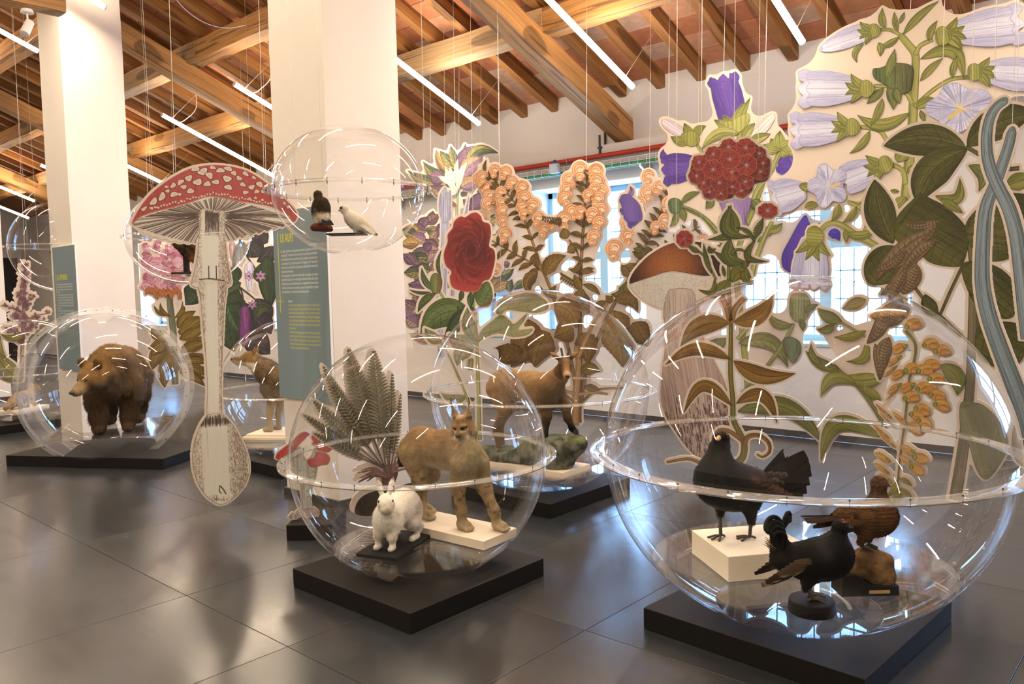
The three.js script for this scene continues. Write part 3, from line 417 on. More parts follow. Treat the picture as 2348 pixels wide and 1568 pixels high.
// ---------------------------------------------------------------- lynx (x forward, y up from the board, z to its right)
{
  const fwd = [0.05, 1], t = thing('taxidermy_lynx', 'tawny lynx with black ear tufts standing on a pale wooden board', 'lynx', V3(3.10, 0.275, -3.25), Math.atan2(-fwd[1], fwd[0]));
  const H = frame([0.09, 0.572, 0.01], 1.22, -0.22, 0.06, 0.80);
  const prims = [
    egg([-0.255, 0.405, 0], [0.115, 0.118, 0.088]), limb([-0.24, 0.425, 0], [-0.06, 0.415, 0], 0.105, 0.098), limb([-0.06, 0.415, 0], [0.10, 0.405, 0], 0.096, 0.092), egg([0.12, 0.37, 0], [0.078, 0.115, 0.072]),
    limb([0.10, 0.43, 0], [0.092, 0.535, 0.005], 0.068, 0.050, 0.03), egg([-0.02, 0.46, 0], [0.12, 0.078, 0.062]),
    ...chain([[0.11, 0.36, 0.05], [0.075, 0.23, 0.05], [0.095, 0.10, 0.045], [0.10, 0.03, 0.045]], [0.065, 0.039, 0.027, 0.026], 0.03), limb([0.10, 0.026, 0.05], [0.14, 0.022, 0.055], 0.032, 0.03, 0.015),
    ...chain([[0.15, 0.36, -0.045], [0.185, 0.23, -0.05], [0.255, 0.10, -0.05], [0.27, 0.03, -0.052]], [0.065, 0.039, 0.027, 0.026], 0.03), limb([0.27, 0.026, -0.055], [0.312, 0.022, -0.05], 0.032, 0.03, 0.015),
    ...chain([[-0.255, 0.38, 0.05], [-0.195, 0.245, 0.055], [-0.265, 0.135, 0.03], [-0.235, 0.03, 0.02]], [0.092, 0.056, 0.030, 0.026], 0.03), limb([-0.235, 0.026, 0.02], [-0.185, 0.022, 0.025], 0.031, 0.029, 0.015),
    ...chain([[-0.285, 0.38, -0.05], [-0.26, 0.245, -0.07], [-0.345, 0.135, -0.075], [-0.325, 0.03, -0.075]], [0.09, 0.055, 0.030, 0.026], 0.03), limb([-0.325, 0.026, -0.075], [-0.28, 0.022, -0.075], 0.03, 0.028, 0.015),
    ...chain([[-0.36, 0.43, 0.02], [-0.395, 0.38, 0.03], [-0.385, 0.31, 0.04]], [0.035, 0.026, 0.02], 0.02),
    eggIn(H, [-0.012, 0.012, 0], [0.078, 0.070, 0.072], 0.03), limbIn(H, [0.035, -0.022, 0], [0.076, -0.032, 0], 0.040, 0.027, 0.02), eggIn(H, [0.058, -0.045, 0.020], [0.028, 0.021, 0.022], 0.012), eggIn(H, [0.058, -0.045, -0.020], [0.028, 0.021, 0.022], 0.012), eggIn(H, [0.052, -0.062, 0], [0.026, 0.016, 0.02], 0.012),
    eggIn(H, [0.0, -0.035, 0.055], [0.04, 0.05, 0.032], 0.02), eggIn(H, [0.0, -0.035, -0.055], [0.04, 0.05, 0.032], 0.02), limbIn(H, [-0.01, -0.05, 0.062], [-0.015, -0.115, 0.06], 0.032, 0.012, 0.02), limbIn(H, [-0.01, -0.05, -0.062], [-0.015, -0.115, -0.06], 0.032, 0.012, 0.02),
    eggIn(H, [0.062, 0.028, 0.034], [0.02, 0.012, 0.022], 0.012), eggIn(H, [0.062, 0.028, -0.034], [0.02, 0.012, 0.022], 0.012), limbIn(H, [0.02, 0.058, 0], [0.085, -0.012, 0], 0.03, 0.018, 0.015),
  ];
  for (const s of [-1, 1]) { prims.push(eggIn(H, [-0.012, 0.072, s * 0.047], [0.012, 0.035, 0.027], 0.012), limbIn(H, [-0.012, 0.08, s * 0.05], [-0.02, 0.15, s * 0.062], 0.020, 0.005, 0.01)); }
  for (const [x, z] of [[0.158, 0.055], [0.33, -0.05], [-0.168, 0.025], [-0.262, -0.075]]) for (const d of [-0.021, -0.007, 0.007, 0.021]) prims.push(limb([x - 0.03, 0.026, z + d], [x + 0.014 - Math.abs(d) * 0.5, 0.012, z + d * 1.12], 0.012, 0.0115, 0.003));
  const f = field(prims, 0.045), T = lin(0x8d7a5e), R = lin(0x80664a), W = lin(0xc8bca4), G = lin(0x8f8465), S = lin(0x5e4a36), K = lin(0x15110f), FO = lin(0x8f7150);
  const tint = (x, y, z, nx, ny, nz) => {
    const h = H.inv(x, y, z), inHead = sstep(0.115, 0.085, Math.hypot(h[0], h[1] * 0.85, h[2])), n1 = fbm(x * 34, y * 34, z * 34, 3), n2 = fbm(x * 9, y * 9, z * 9, 3);
    let c = mix3(T, R, sstep(0.40, 0.52, y) * 0.8 * (1 - sstep(-0.1, 0.14, x)) + 0.2 * n2); c = mix3(c, W, 0.65 * sstep(-0.2, -0.8, ny) * sstep(0.2, 0.3, y)); c = mix3(c, G, 0.75 * sstep(0.06, 0.17, x) * sstep(0.25, 0.36, y));
    c = mix3(c, [c[0] * 1.25, c[1] * 1.22, c[2] * 1.15], sstep(0.45, 0.62, n1)); c = mix3(c, [c[0] * 0.7, c[1] * 0.66, c[2] * 0.6], sstep(0.56, 0.68, n1 * 0.5 + n2 * 0.5));
    c = mix3(c, S, 0.75 * sstep(0.60, 0.68, fbm(x * 46 + 3, y * 46, z * 46 + 5, 2)) * sstep(0.36, 0.26, y) * sstep(0.05, 0.09, y)); c = mix3(c, W, 0.35 * sstep(0.06, 0.02, y));
    if (x < -0.35 && y < 0.37 && y > 0.29) c = mix3(c, K, sstep(0.365, 0.34, y));
    if (inHead > 0) {
      let q = mix3(FO, R, sstep(0.0, 0.06, h[1]) * 0.5 + 0.3 * n1); q = mix3(q, W, sstep(0.028, 0.045, Math.abs(h[2])) * sstep(0.01, -0.04, h[1]) * 0.35); q = mix3(q, lin(0xdccfb8), sstep(0.035, 0.06, h[0]) * sstep(-0.040, -0.052, h[1]) * 0.7);
      for (const s of [-1, 1]) { const e = Math.hypot((h[1] - 0.012) * 1.5, h[2] - s * 0.034); q = mix3(q, lin(0xf0dfc0), 0.55 * sstep(0.026, 0.018, Math.hypot((h[1] + 0.002) * 1.3, h[2] - s * 0.037)) * (h[0] > 0.02 ? 1 : 0)); q = mix3(q, K, 0.95 * sstep(0.0225, 0.0165, e) * (h[0] > 0.02 ? 1 : 0)); q = mix3(q, S, 0.3 * sstep(0.006, 0.002, Math.abs(h[2] * s - 0.034 - (0.02 - h[1]) * 0.5)) * (h[1] < 0.0 && h[1] > -0.03 && h[0] > 0 ? 1 : 0)); }
      q = mix3(q, S, 0.55 * sstep(0.55, 0.62, noise3(h[2] * 130, h[1] * 50, 3)) * sstep(0.035, 0.055, h[1])); q = mix3(q, lin(0x7d5f43), 0.6 * sstep(0.016, 0.008, Math.abs(h[2])) * sstep(0.02, 0.05, h[0]) * (h[1] < 0.03 ? 1 : 0));
      q = mix3(q, S, 0.6 * sstep(0.012, 0.006, Math.abs(Math.abs(h[2]) - 0.066 - 0.1 * (h[1] + 0.06))) * (h[1] < -0.02 ? 1 : 0)); if (h[1] > 0.062) q = mix3(q, h[0] > -0.013 ? lin(0xb59b78) : K, sstep(0.066, 0.08, h[1]) * 0.85); if (h[1] > 0.125) q = K; c = mix3(c, q, inHead);
    }
    return c;
  };
  const g = furry(f, prims, 0.0062, tint, 0.003, 45); part('body', g, M.fur, t);
  const flow = (x, y, z) => { const h = H.inv(x, y, z); if (Math.hypot(...h) < 0.12) { const v = V3(-0.6, -0.3, h[2] * 6).applyMatrix4(H.m); return [v.x, v.y, v.z]; } return y < 0.26 ? [-0.15, -1, 0] : x > 0.1 ? [-0.2, -1, 0] : [-1, -0.55, 0]; };
  part('fur', coat(g, 52000, 3, { wid: 0.0011, lift: 0.3, flow, len2: (x, y, z) => { const h = H.inv(x, y, z); return Math.hypot(...h) < 0.1 ? (h[0] > 0.03 ? 0.0035 : 0.008) : y < 0.08 ? 0.006 : y < 0.26 ? 0.009 : x > 0.08 ? 0.010 : 0.014; } }), M.fur, t).userData.kind = 'stuff';
  for (const s of [-1, 1]) { const p = H([0.0605, 0.012, s * 0.034]); const e = part('eye', ball([0, 0, 0], 0.0115 * 0.9, 16), M.eyeAmber, t); e.position.set(...p); const q = H([0.0675, 0.0115, s * 0.0362]); part('pupil', ball([q[0] - p[0], q[1] - p[1], q[2] - p[2]], 0.0072, 12), M.eyeDark, e); }
  part('nose', mergeNose(H, [0.103, -0.030, 0], 0.0125), std(new THREE.Color(0.035, 0.02, 0.018), 0.45), t);
  for (const s of [-1, 1]) part('ear_tuft', tubeGeo([V3(...H([-0.018, 0.142, s * 0.061])), V3(...H([-0.024, 0.170, s * 0.068])), V3(...H([-0.032, 0.200, s * 0.066]))], 0.0028, 5), M.noseDark, t);
  const w = []; for (const s of [-1, 1]) for (let i = 0; i < 5; i++) w.push(tubeGeo([V3(...H([0.07, -0.042 - i * 0.003, s * 0.028])), V3(...H([0.065, -0.045 - i * 0.008, s * 0.06])), V3(...H([0.05, -0.055 - i * 0.012, s * 0.095]))], 0.00025, 3)); part('whiskers', merge(w), M.whiteCord, t).userData.kind = 'stuff';
  part('base_board', boxUV(new RoundedBoxGeometry(0.83, 0.05, 0.29, 2, 0.003).rotateY(0.02).translate(-0.075, -0.026, 0.01), 2), M.mountWood, t);
}
function mergeNose(H, c, r) { const p = H(c); return new THREE.SphereGeometry(r, 14, 10).scale(0.7, 0.75, 1.15).applyMatrix4(H.m).translate(...p); }
// ---------------------------------------------------------------- white hare
{
  const fwd = [-0.93, 0.36], t = thing('taxidermy_hare', 'white mountain hare standing on a flat black board', 'hare', V3(2.735, 0.242, -3.335), Math.atan2(-fwd[1], fwd[0]));
  const H = frame([0.115, 0.255, -0.01], -0.50, -0.12), prims = [
    egg([-0.09, 0.175, 0], [0.115, 0.088, 0.078]), limb([-0.08, 0.18, 0], [0.06, 0.155, 0], 0.082, 0.07), egg([0.085, 0.145, 0], [0.062, 0.078, 0.066]), limb([0.08, 0.18, 0], [0.10, 0.235, -0.005], 0.06, 0.04), egg([-0.19, 0.19, 0], [0.035, 0.035, 0.03]),
    eggIn(H, [0, 0, 0], [0.052, 0.043, 0.040], 0.02), limbIn(H, [0.02, -0.008, 0], [0.052, -0.02, 0], 0.034, 0.021, 0.02), eggIn(H, [0.048, -0.026, 0.012], [0.02, 0.017, 0.015], 0.01), eggIn(H, [0.048, -0.026, -0.012], [0.02, 0.017, 0.015], 0.01),
  ];
  for (const s of [-1, 1]) {
    prims.push(...chain([[0.085, 0.13, s * 0.04], [0.115, 0.07, s * 0.043], [0.115, 0.016, s * 0.042]], [0.036, 0.019, 0.0145], 0.02), limb([0.113, 0.013, s * 0.042], [0.14, 0.011, s * 0.043], 0.0155, 0.014, 0.01));
    prims.push(egg([-0.1, 0.135, s * 0.05], [0.075, 0.068, 0.04]), ...chain([[-0.07, 0.10, s * 0.062], [-0.135, 0.055, s * 0.07], [-0.105, 0.016, s * 0.07]], [0.042, 0.021, 0.017], 0.02), limb([-0.10, 0.013, s * 0.07], [-0.045, 0.012, s * 0.072], 0.0175, 0.016, 0.01));
    const e = [H([-0.02, 0.036, s * 0.018]), H([-0.035, 0.085, s * 0.034]), H([-0.04, 0.118, s * 0.042])]; prims.push(limb(e[0], e[1], 0.011, 0.012, 0.008), limb(e[1], e[2], 0.012, 0.004, 0.006));
  }
  const f = field(prims, 0.035), W = lin(0xece8de), D = lin(0xc6baa6), B = lin(0x5b4a3a);
  const tint = (x, y, z, nx, ny) => { const h = H.inv(x, y, z); let c = mix3(W, D, 0.7 * sstep(0.5, 0.72, fbm(x * 26, y * 26, z * 26, 3)) + 0.25 * sstep(-0.2, -0.9, ny)); if (h[1] > 0.10 && Math.abs(h[0] + 0.04) < 0.03) c = mix3(c, B, sstep(0.105, 0.118, h[1]) * 0.8); if (h[0] > 0.03 && Math.hypot(h[0], h[1], h[2]) < 0.09) c = mix3(c, lin(0xa8967c), 0.55 * sstep(0.03, 0.055, h[0]) * sstep(0.012, -0.015, h[1])); return c; };
  const g = furry(f, prims, 0.0042, tint, 0.003, 60); part('body', g, M.fur, t);
  part('fur', coat(g, 42000, 9, { wid: 0.001, lift: 0.45, spread: 0.35, vary: 0.12, flow: (x, y, z) => y < 0.09 ? [0.1, -1, 0] : [-1, -0.5, 0], len2: (x, y, z) => { const h = H.inv(x, y, z); return Math.hypot(...h) < 0.065 || h[1] > 0.03 ? 0.006 : y < 0.06 ? 0.006 : 0.015; } }), M.fur, t).userData.kind = 'stuff';
  for (const s of [-1, 1]) part('eye', ball(H([0.022, 0.012, s * 0.034]), 0.0085, 14), M.eyeDark, t);
  part('nose', mergeNose(H, [0.068, -0.02, 0], 0.006), std(0xb08a74, 0.5), t);
  part('base_board', new RoundedBoxGeometry(0.44, 0.018, 0.235, 2, 0.003).translate(0.0, -0.0105, 0.0), M.black, t);
}
M.plume = phys(0xffffff, 0.7, { specularIntensity: 0.35, vertexColors: true, side: THREE.DoubleSide });
// ---------------------------------------------------------------- birds: body field, feather coat, separate tail and wing feathers
// flat feather, root at 0, pointing along +x, slightly domed
function featherGeo(L, w, curl = 0, tipRound = 0.5, n = 7) {
  const P = [], I = []; for (let i = 0; i <= n; i++) { const t = i / n, ww = w * Math.pow(Math.sin(Math.PI * Math.min(1, 0.12 + t * (0.5 + tipRound * 0.38) / 0.98)), 0.7), x = L * (curl ? Math.sin(t * curl) / curl : t), y = curl ? L * (1 - Math.cos(t * curl)) / curl : 0; P.push(x, y - 0.12 * ww, -ww, x, y + 0.06 * ww, 0, x, y - 0.12 * ww, ww); if (i) { const a = (i - 1) * 3, b = i * 3; I.push(a, b, a + 1, b, b + 1, a + 1, a + 1, b + 1, a + 2, b + 1, b + 2, a + 2); } }
  const g = new THREE.BufferGeometry(); g.setAttribute('position', new THREE.BufferAttribute(new Float32Array(P), 3)); g.setIndex(I); g.computeVertexNormals(); return g;
}
function colorize(g, fn) { const p = g.attributes.position, c = new Float32Array(p.count * 3); for (let i = 0; i < p.count; i++) c.set(fn(p.getX(i), p.getY(i), p.getZ(i)), i * 3); g.setAttribute('color', new THREE.BufferAttribute(c, 3)); return g; }
// feather placed at p, pointing along d, its face turned to up
function feather(p, d, up, L, w, fn, opt = {}) {
  const g = colorize(featherGeo(L, w, opt.curl ?? 0, opt.tip ?? 0.5), fn), x = V3(...d).normalize(), z = V3().crossVectors(x, V3(...up)).normalize(), y = V3().crossVectors(z, x);
  return g.applyMatrix4(new THREE.Matrix4().makeBasis(x, y, z).setPosition(...p));
}
function birdFoot(t, heel, ankle, toeDir, m, r = 0.006, toe = 0.05, feathered) {
  const f = toeDir, g = [tubeGeo([V3(...heel), V3((heel[0] + ankle[0]) / 2, (heel[1] + ankle[1]) / 2, (heel[2] + ankle[2]) / 2), V3(...ankle)], r, 7)];
  for (const a of [-0.6, 0, 0.6, Math.PI]) { const l = a === Math.PI ? toe * 0.45 : toe, d = [Math.cos(f + a), Math.sin(f + a)], q = (k, y) => V3(ankle[0] + d[0] * l * k, y, ankle[2] - d[1] * l * k); g.push(tubeGeo([V3(...ankle), q(0.35, ankle[1] + 0.003), q(0.75, ankle[1] - 0.002), q(1, ankle[1] - 0.006)], r * 0.62, 6)); }
  return part('leg', merge(g), m, t);
}
const horn = std(new THREE.Color(0.45, 0.30, 0.12), 0.4), hornDark = std(new THREE.Color(0.03, 0.025, 0.02), 0.4), scaly = std(new THREE.Color(0.055, 0.04, 0.028), 0.6);
const featherTint = (base, tip, bar) => (x, y, z) => { const n = fbm(x * 60, y * 60, z * 60, 2); return mix3(base, tip, sstep(0.45, 0.7, n) * bar); };

// capercaillie cock on a cream box, head raised, tail half fanned
{
  const fwd = [-0.91, -0.42], t = thing('taxidermy_capercaillie', 'large black capercaillie cock with fanned tail on a cream box', 'bird', V3(3.39, 0.425, -1.68), Math.atan2(-fwd[1], fwd[0]));
  const H = frame([0.075, 0.475, -0.012], -0.55, 0.25), prims = [
    egg([0.02, 0.25, 0], [0.175, 0.115, 0.10], 0, 0.30), egg([0.095, 0.285, 0], [0.095, 0.105, 0.085]), limb([0.09, 0.33, 0], [0.085, 0.43, -0.005], 0.075, 0.048, 0.04), egg([-0.11, 0.235, 0], [0.11, 0.075, 0.085], 0, 0.25),
    eggIn(H, [0, 0, 0], [0.044, 0.036, 0.034], 0.02), limbIn(H, [-0.005, -0.035, 0], [-0.01, -0.075, 0], 0.028, 0.03, 0.02), limb([0.03, 0.19, 0.05], [0.035, 0.11, 0.055], 0.045, 0.02, 0.03), limb([-0.05, 0.17, -0.05], [-0.06, 0.09, -0.05], 0.045, 0.02, 0.03),
  ], f = field(prims, 0.045), K = lin(0x0a0909), G = lin(0x0e1613), B = lin(0x2c1b0f);
  const tint = (x, y, z) => { let c = mix3(K, G, 0.8 * sstep(0.06, 0.12, x) * sstep(0.33, 0.25, y)); c = mix3(c, B, sstep(0.04, -0.04, x) * sstep(0.2, 0.26, y) * (0.5 + 0.5 * fbm(x * 60, y * 60, z * 60, 2))); return mix3(c, lin(0x2a2520), 0.35 * sstep(0.55, 0.7, fbm(x * 40, y * 40, z * 40, 2))); };
  const g = nets(f, bounds(prims, 0.02), 0.006, tint); part('body', g, M.plume, t);
  part('plumage', coat(g, 16000, 31, { wid: 0.0028, lift: 0.16, spread: 0.18, flow: (x, y, z) => y < 0.14 ? [0, -1, 0] : y > 0.34 ? [-0.25, -1, 0] : [-1, -0.15, 0], len2: (x, y) => y > 0.42 ? 0.012 : 0.022 }), M.plume, t).userData.kind = 'stuff';
  for (const s of [-1, 1]) { const w = []; for (let i = 0; i < 9; i++) w.push(feather([0.05 - i * 0.022, 0.30 - i * 0.012, s * (0.088 - i * 0.001)], [-1, -0.12 - 0.02 * i, s * 0.02], [0, 0.35, s], 0.16 + 0.006 * i, 0.02, featherTint(B, lin(0x6a4a2c), 0.6))); part('wing', merge(w), M.plume, t); }
  const tl = (a, s) => { const d = [-1, Math.tan(a) , s * 0.25]; return feather([-0.165, 0.215 + 0.10 * Math.sin(a), s * 0.02], d, [0, 0.2, s || 1], 0.245 - 0.05 * Math.abs(a - 0.2), 0.034, featherTint(lin(0x0d0a09), lin(0x2b1e14), 0.6), { tip: 0.25, curl: 0.12 }); };
  for (let i = 0; i < 11; i++) part('tail_feather', tl(-0.2 + i * 0.068, (i % 2 ? 1 : -1) * (0.3 + 0.07 * i)), M.plume, t);
  const cov = []; for (let i = 0; i < 26; i++) cov.push(feather([-0.09 - 0.03 * (i % 3), 0.22 + 0.05 * ((i * 0.37) % 1), 0.05 * ((i * 0.61) % 1) * (i % 2 ? 1 : -1) * 1.4], [-1, 0.15 + 0.25 * ((i * 0.29) % 1), 0.2 * (i % 2 ? 1 : -1)], [0, 0.6, i % 2 ? 1 : -1], 0.10, 0.016, featherTint(lin(0x1b130d), lin(0x6b655b), 0.5))); part('tail_coverts', merge(cov), M.plume, t).userData.kind = 'stuff';
  part('beak', new THREE.ConeGeometry(0.016, 0.042, 10).rotateZ(-Math.PI / 2 - 0.35).applyMatrix4(H.m).translate(...H([0.052, -0.006, 0])), horn, t);
  for (const s of [-1, 1]) { part('eye', ball(H([0.018, 0.008, s * 0.030]), 0.0055), M.eyeDark, t); part('brow', ball([0, 0, 0], 0.009).scale(1.3, 0.5, 0.5).applyMatrix4(H.m).translate(...H([0.016, 0.019, s * 0.028])), std(0x8a1f17, 0.6), t); }
  const beard = []; for (let i = 0; i < 18; i++) beard.push(feather(H([0.02 - 0.01 * (i % 3), -0.025, 0.012 * ((i % 5) - 2) * 0.7]), [0.15, -1, 0.1 * ((i % 5) - 2)], [1, 0, 0], 0.045, 0.006, () => K)); part('throat_beard', merge(beard), M.plume, t);
  birdFoot(t, [0.036, 0.115, 0.055], [0.052, 0.008, 0.03], 0.2, scaly, 0.0085, 0.062); birdFoot(t, [-0.06, 0.095, -0.05], [-0.055, 0.008, -0.045], -0.35, scaly, 0.0085, 0.062);
  part('base_box', new RoundedBoxGeometry(0.41, 0.115, 0.40, 2, 0.004).rotateY(-0.23).translate(-0.055, -0.058, -0.05), M.cream, t);
}
// black grouse cock with lyre tail, on a round black base
{
  const fwd = [0.6, 0.8], t = thing('taxidermy_black_grouse', 'black grouse cock with curled lyre tail on a round black base', 'bird', V3(3.035, 0.36, -1.19), Math.atan2(-fwd[1], fwd[0]));
  const H = frame([0.122, 0.295, 0], 0.1, 0.0), prims = [
    egg([0.045, 0.165, 0], [0.125, 0.085, 0.078], 0, 0.16), egg([0.09, 0.175, 0], [0.062, 0.075, 0.066]), limb([0.105, 0.21, 0], [0.118, 0.285, 0], 0.05, 0.026, 0.03), egg([-0.05, 0.16, 0], [0.085, 0.06, 0.062], 0, -0.1),
    eggIn(H, [0, 0, 0], [0.030, 0.025, 0.023], 0.015), limb([0.0, 0.10, 0.03], [-0.02, 0.06, 0.028], 0.03, 0.014, 0.02), limb([0.0, 0.10, -0.03], [-0.01, 0.06, -0.028], 0.03, 0.014, 0.02), limb([-0.10, 0.17, 0], [-0.115, 0.26, 0], 0.042, 0.03, 0.03),
  ], f = field(prims, 0.035), K = lin(0x060506), B = lin(0x1d1510);
  const g = nets(f, bounds(prims, 0.02), 0.0048, (x, y, z) => mix3(K, B, 0.7 * sstep(0.0, -0.07, x) * sstep(0.22, 0.17, y) * (0.4 + fbm(x * 80, y * 80, z * 80, 2)))); part('body', g, M.plume, t);
  part('plumage', coat(g, 11000, 41, { wid: 0.002, lift: 0.14, spread: 0.15, flow: (x, y) => y > 0.22 && x > 0.05 ? [-0.2, -1, 0] : y < 0.1 ? [0, -1, 0] : [-1, 0.05, 0], len: 0.014 }), M.plume, t).userData.kind = 'stuff';
  for (const s of [-1, 1]) { const w = []; for (let i = 0; i < 9; i++) w.push(feather([0.04 - i * 0.012, 0.185 - i * 0.0065, s * (0.07 - i * 0.001)], [-1, -0.10 - 0.035 * i, s * 0.02], [0, 0.3, s], 0.115 + 0.004 * i, 0.0125, (x, y, z) => x > 0.02 && x < 0.034 ? lin(0xcfc6b4) : mix3(lin(0x2b2019), lin(0xa68d68), i > 4 ? sstep(0.4, 0.6, noise3(x * 30, i, s)) * 0.7 : 0.12))); part('wing', merge(w), M.plume, t); }
  for (let i = 0; i < 4; i++) part('tail_feather', colorize(tubeGeo([[-0.105, 0.20, 0.012], [-0.103, 0.262 - 0.01 * i, 0.02], [-0.114 + 0.004 * i, 0.318 - 0.016 * i, 0.03], [-0.140 + 0.004 * i, 0.344 - 0.018 * i, 0.042], [-0.166 + 0.007 * i, 0.333 - 0.016 * i, 0.05], [-0.176 + 0.010 * i, 0.302 - 0.008 * i, 0.054], [-0.162 + 0.007 * i, 0.284, 0.056]].map((p) => V3(p[0], p[1], p[2] + 0.006 * i)), 0.0095, 6, 26), () => K), M.plume, t);
  for (let i = 0; i < 3; i++) part('tail_feather', colorize(tubeGeo([[-0.105, 0.20, -0.012], [-0.098, 0.26, -0.02], [-0.083 + 0.006 * i, 0.312 - 0.008 * i, -0.035], [-0.064 + 0.004 * i, 0.334 - 0.016 * i, -0.055], [-0.052, 0.320 - 0.014 * i, -0.068]].map((p) => V3(p[0], p[1], p[2] - 0.005 * i)), 0.0085, 6, 20), () => K), M.plume, t);
  const un = []; for (let i = 0; i < 16; i++) un.push(feather([-0.12, 0.19 + 0.006 * (i % 5), 0.008 * ((i % 7) - 3)], [-1, 0.5 + 0.12 * (i % 4), 0.05 * ((i % 7) - 3)], [0, 1, 0], 0.05, 0.009, () => lin(0x8d7a60))); part('undertail', merge(un), M.plume, t);
  part('beak', new THREE.ConeGeometry(0.0085, 0.026, 9).rotateZ(-Math.PI / 2 - 0.25).applyMatrix4(H.m).translate(...H([0.037, -0.004, 0])), hornDark, t);
  for (const s of [-1, 1]) { part('eye', ball(H([0.013, 0.006, s * 0.021]), 0.004), M.eyeDark, t); part('comb', ball([0, 0, 0], 0.008).scale(1.2, 0.6, 0.5).applyMatrix4(H.m).translate(...H([0.010, 0.019, s * 0.016])), std(0x7c1a14, 0.6), t); }
  birdFoot(t, [-0.02, 0.075, 0.028], [0.012, 0.012, 0.022], 0.1, scaly, 0.0085, 0.045); birdFoot(t, [-0.01, 0.075, -0.028], [0.022, 0.012, -0.02], -0.1, scaly, 0.0085, 0.045);
  part('base_disc', new THREE.LatheGeometry([[0, -0.045], [0.088, -0.045], [0.09, -0.04], [0.086, 0.0], [0.082, 0.006], [0, 0.006]].map((p) => new THREE.Vector2(...p)), 40).translate(0.012, 0, 0), M.black, t);
}
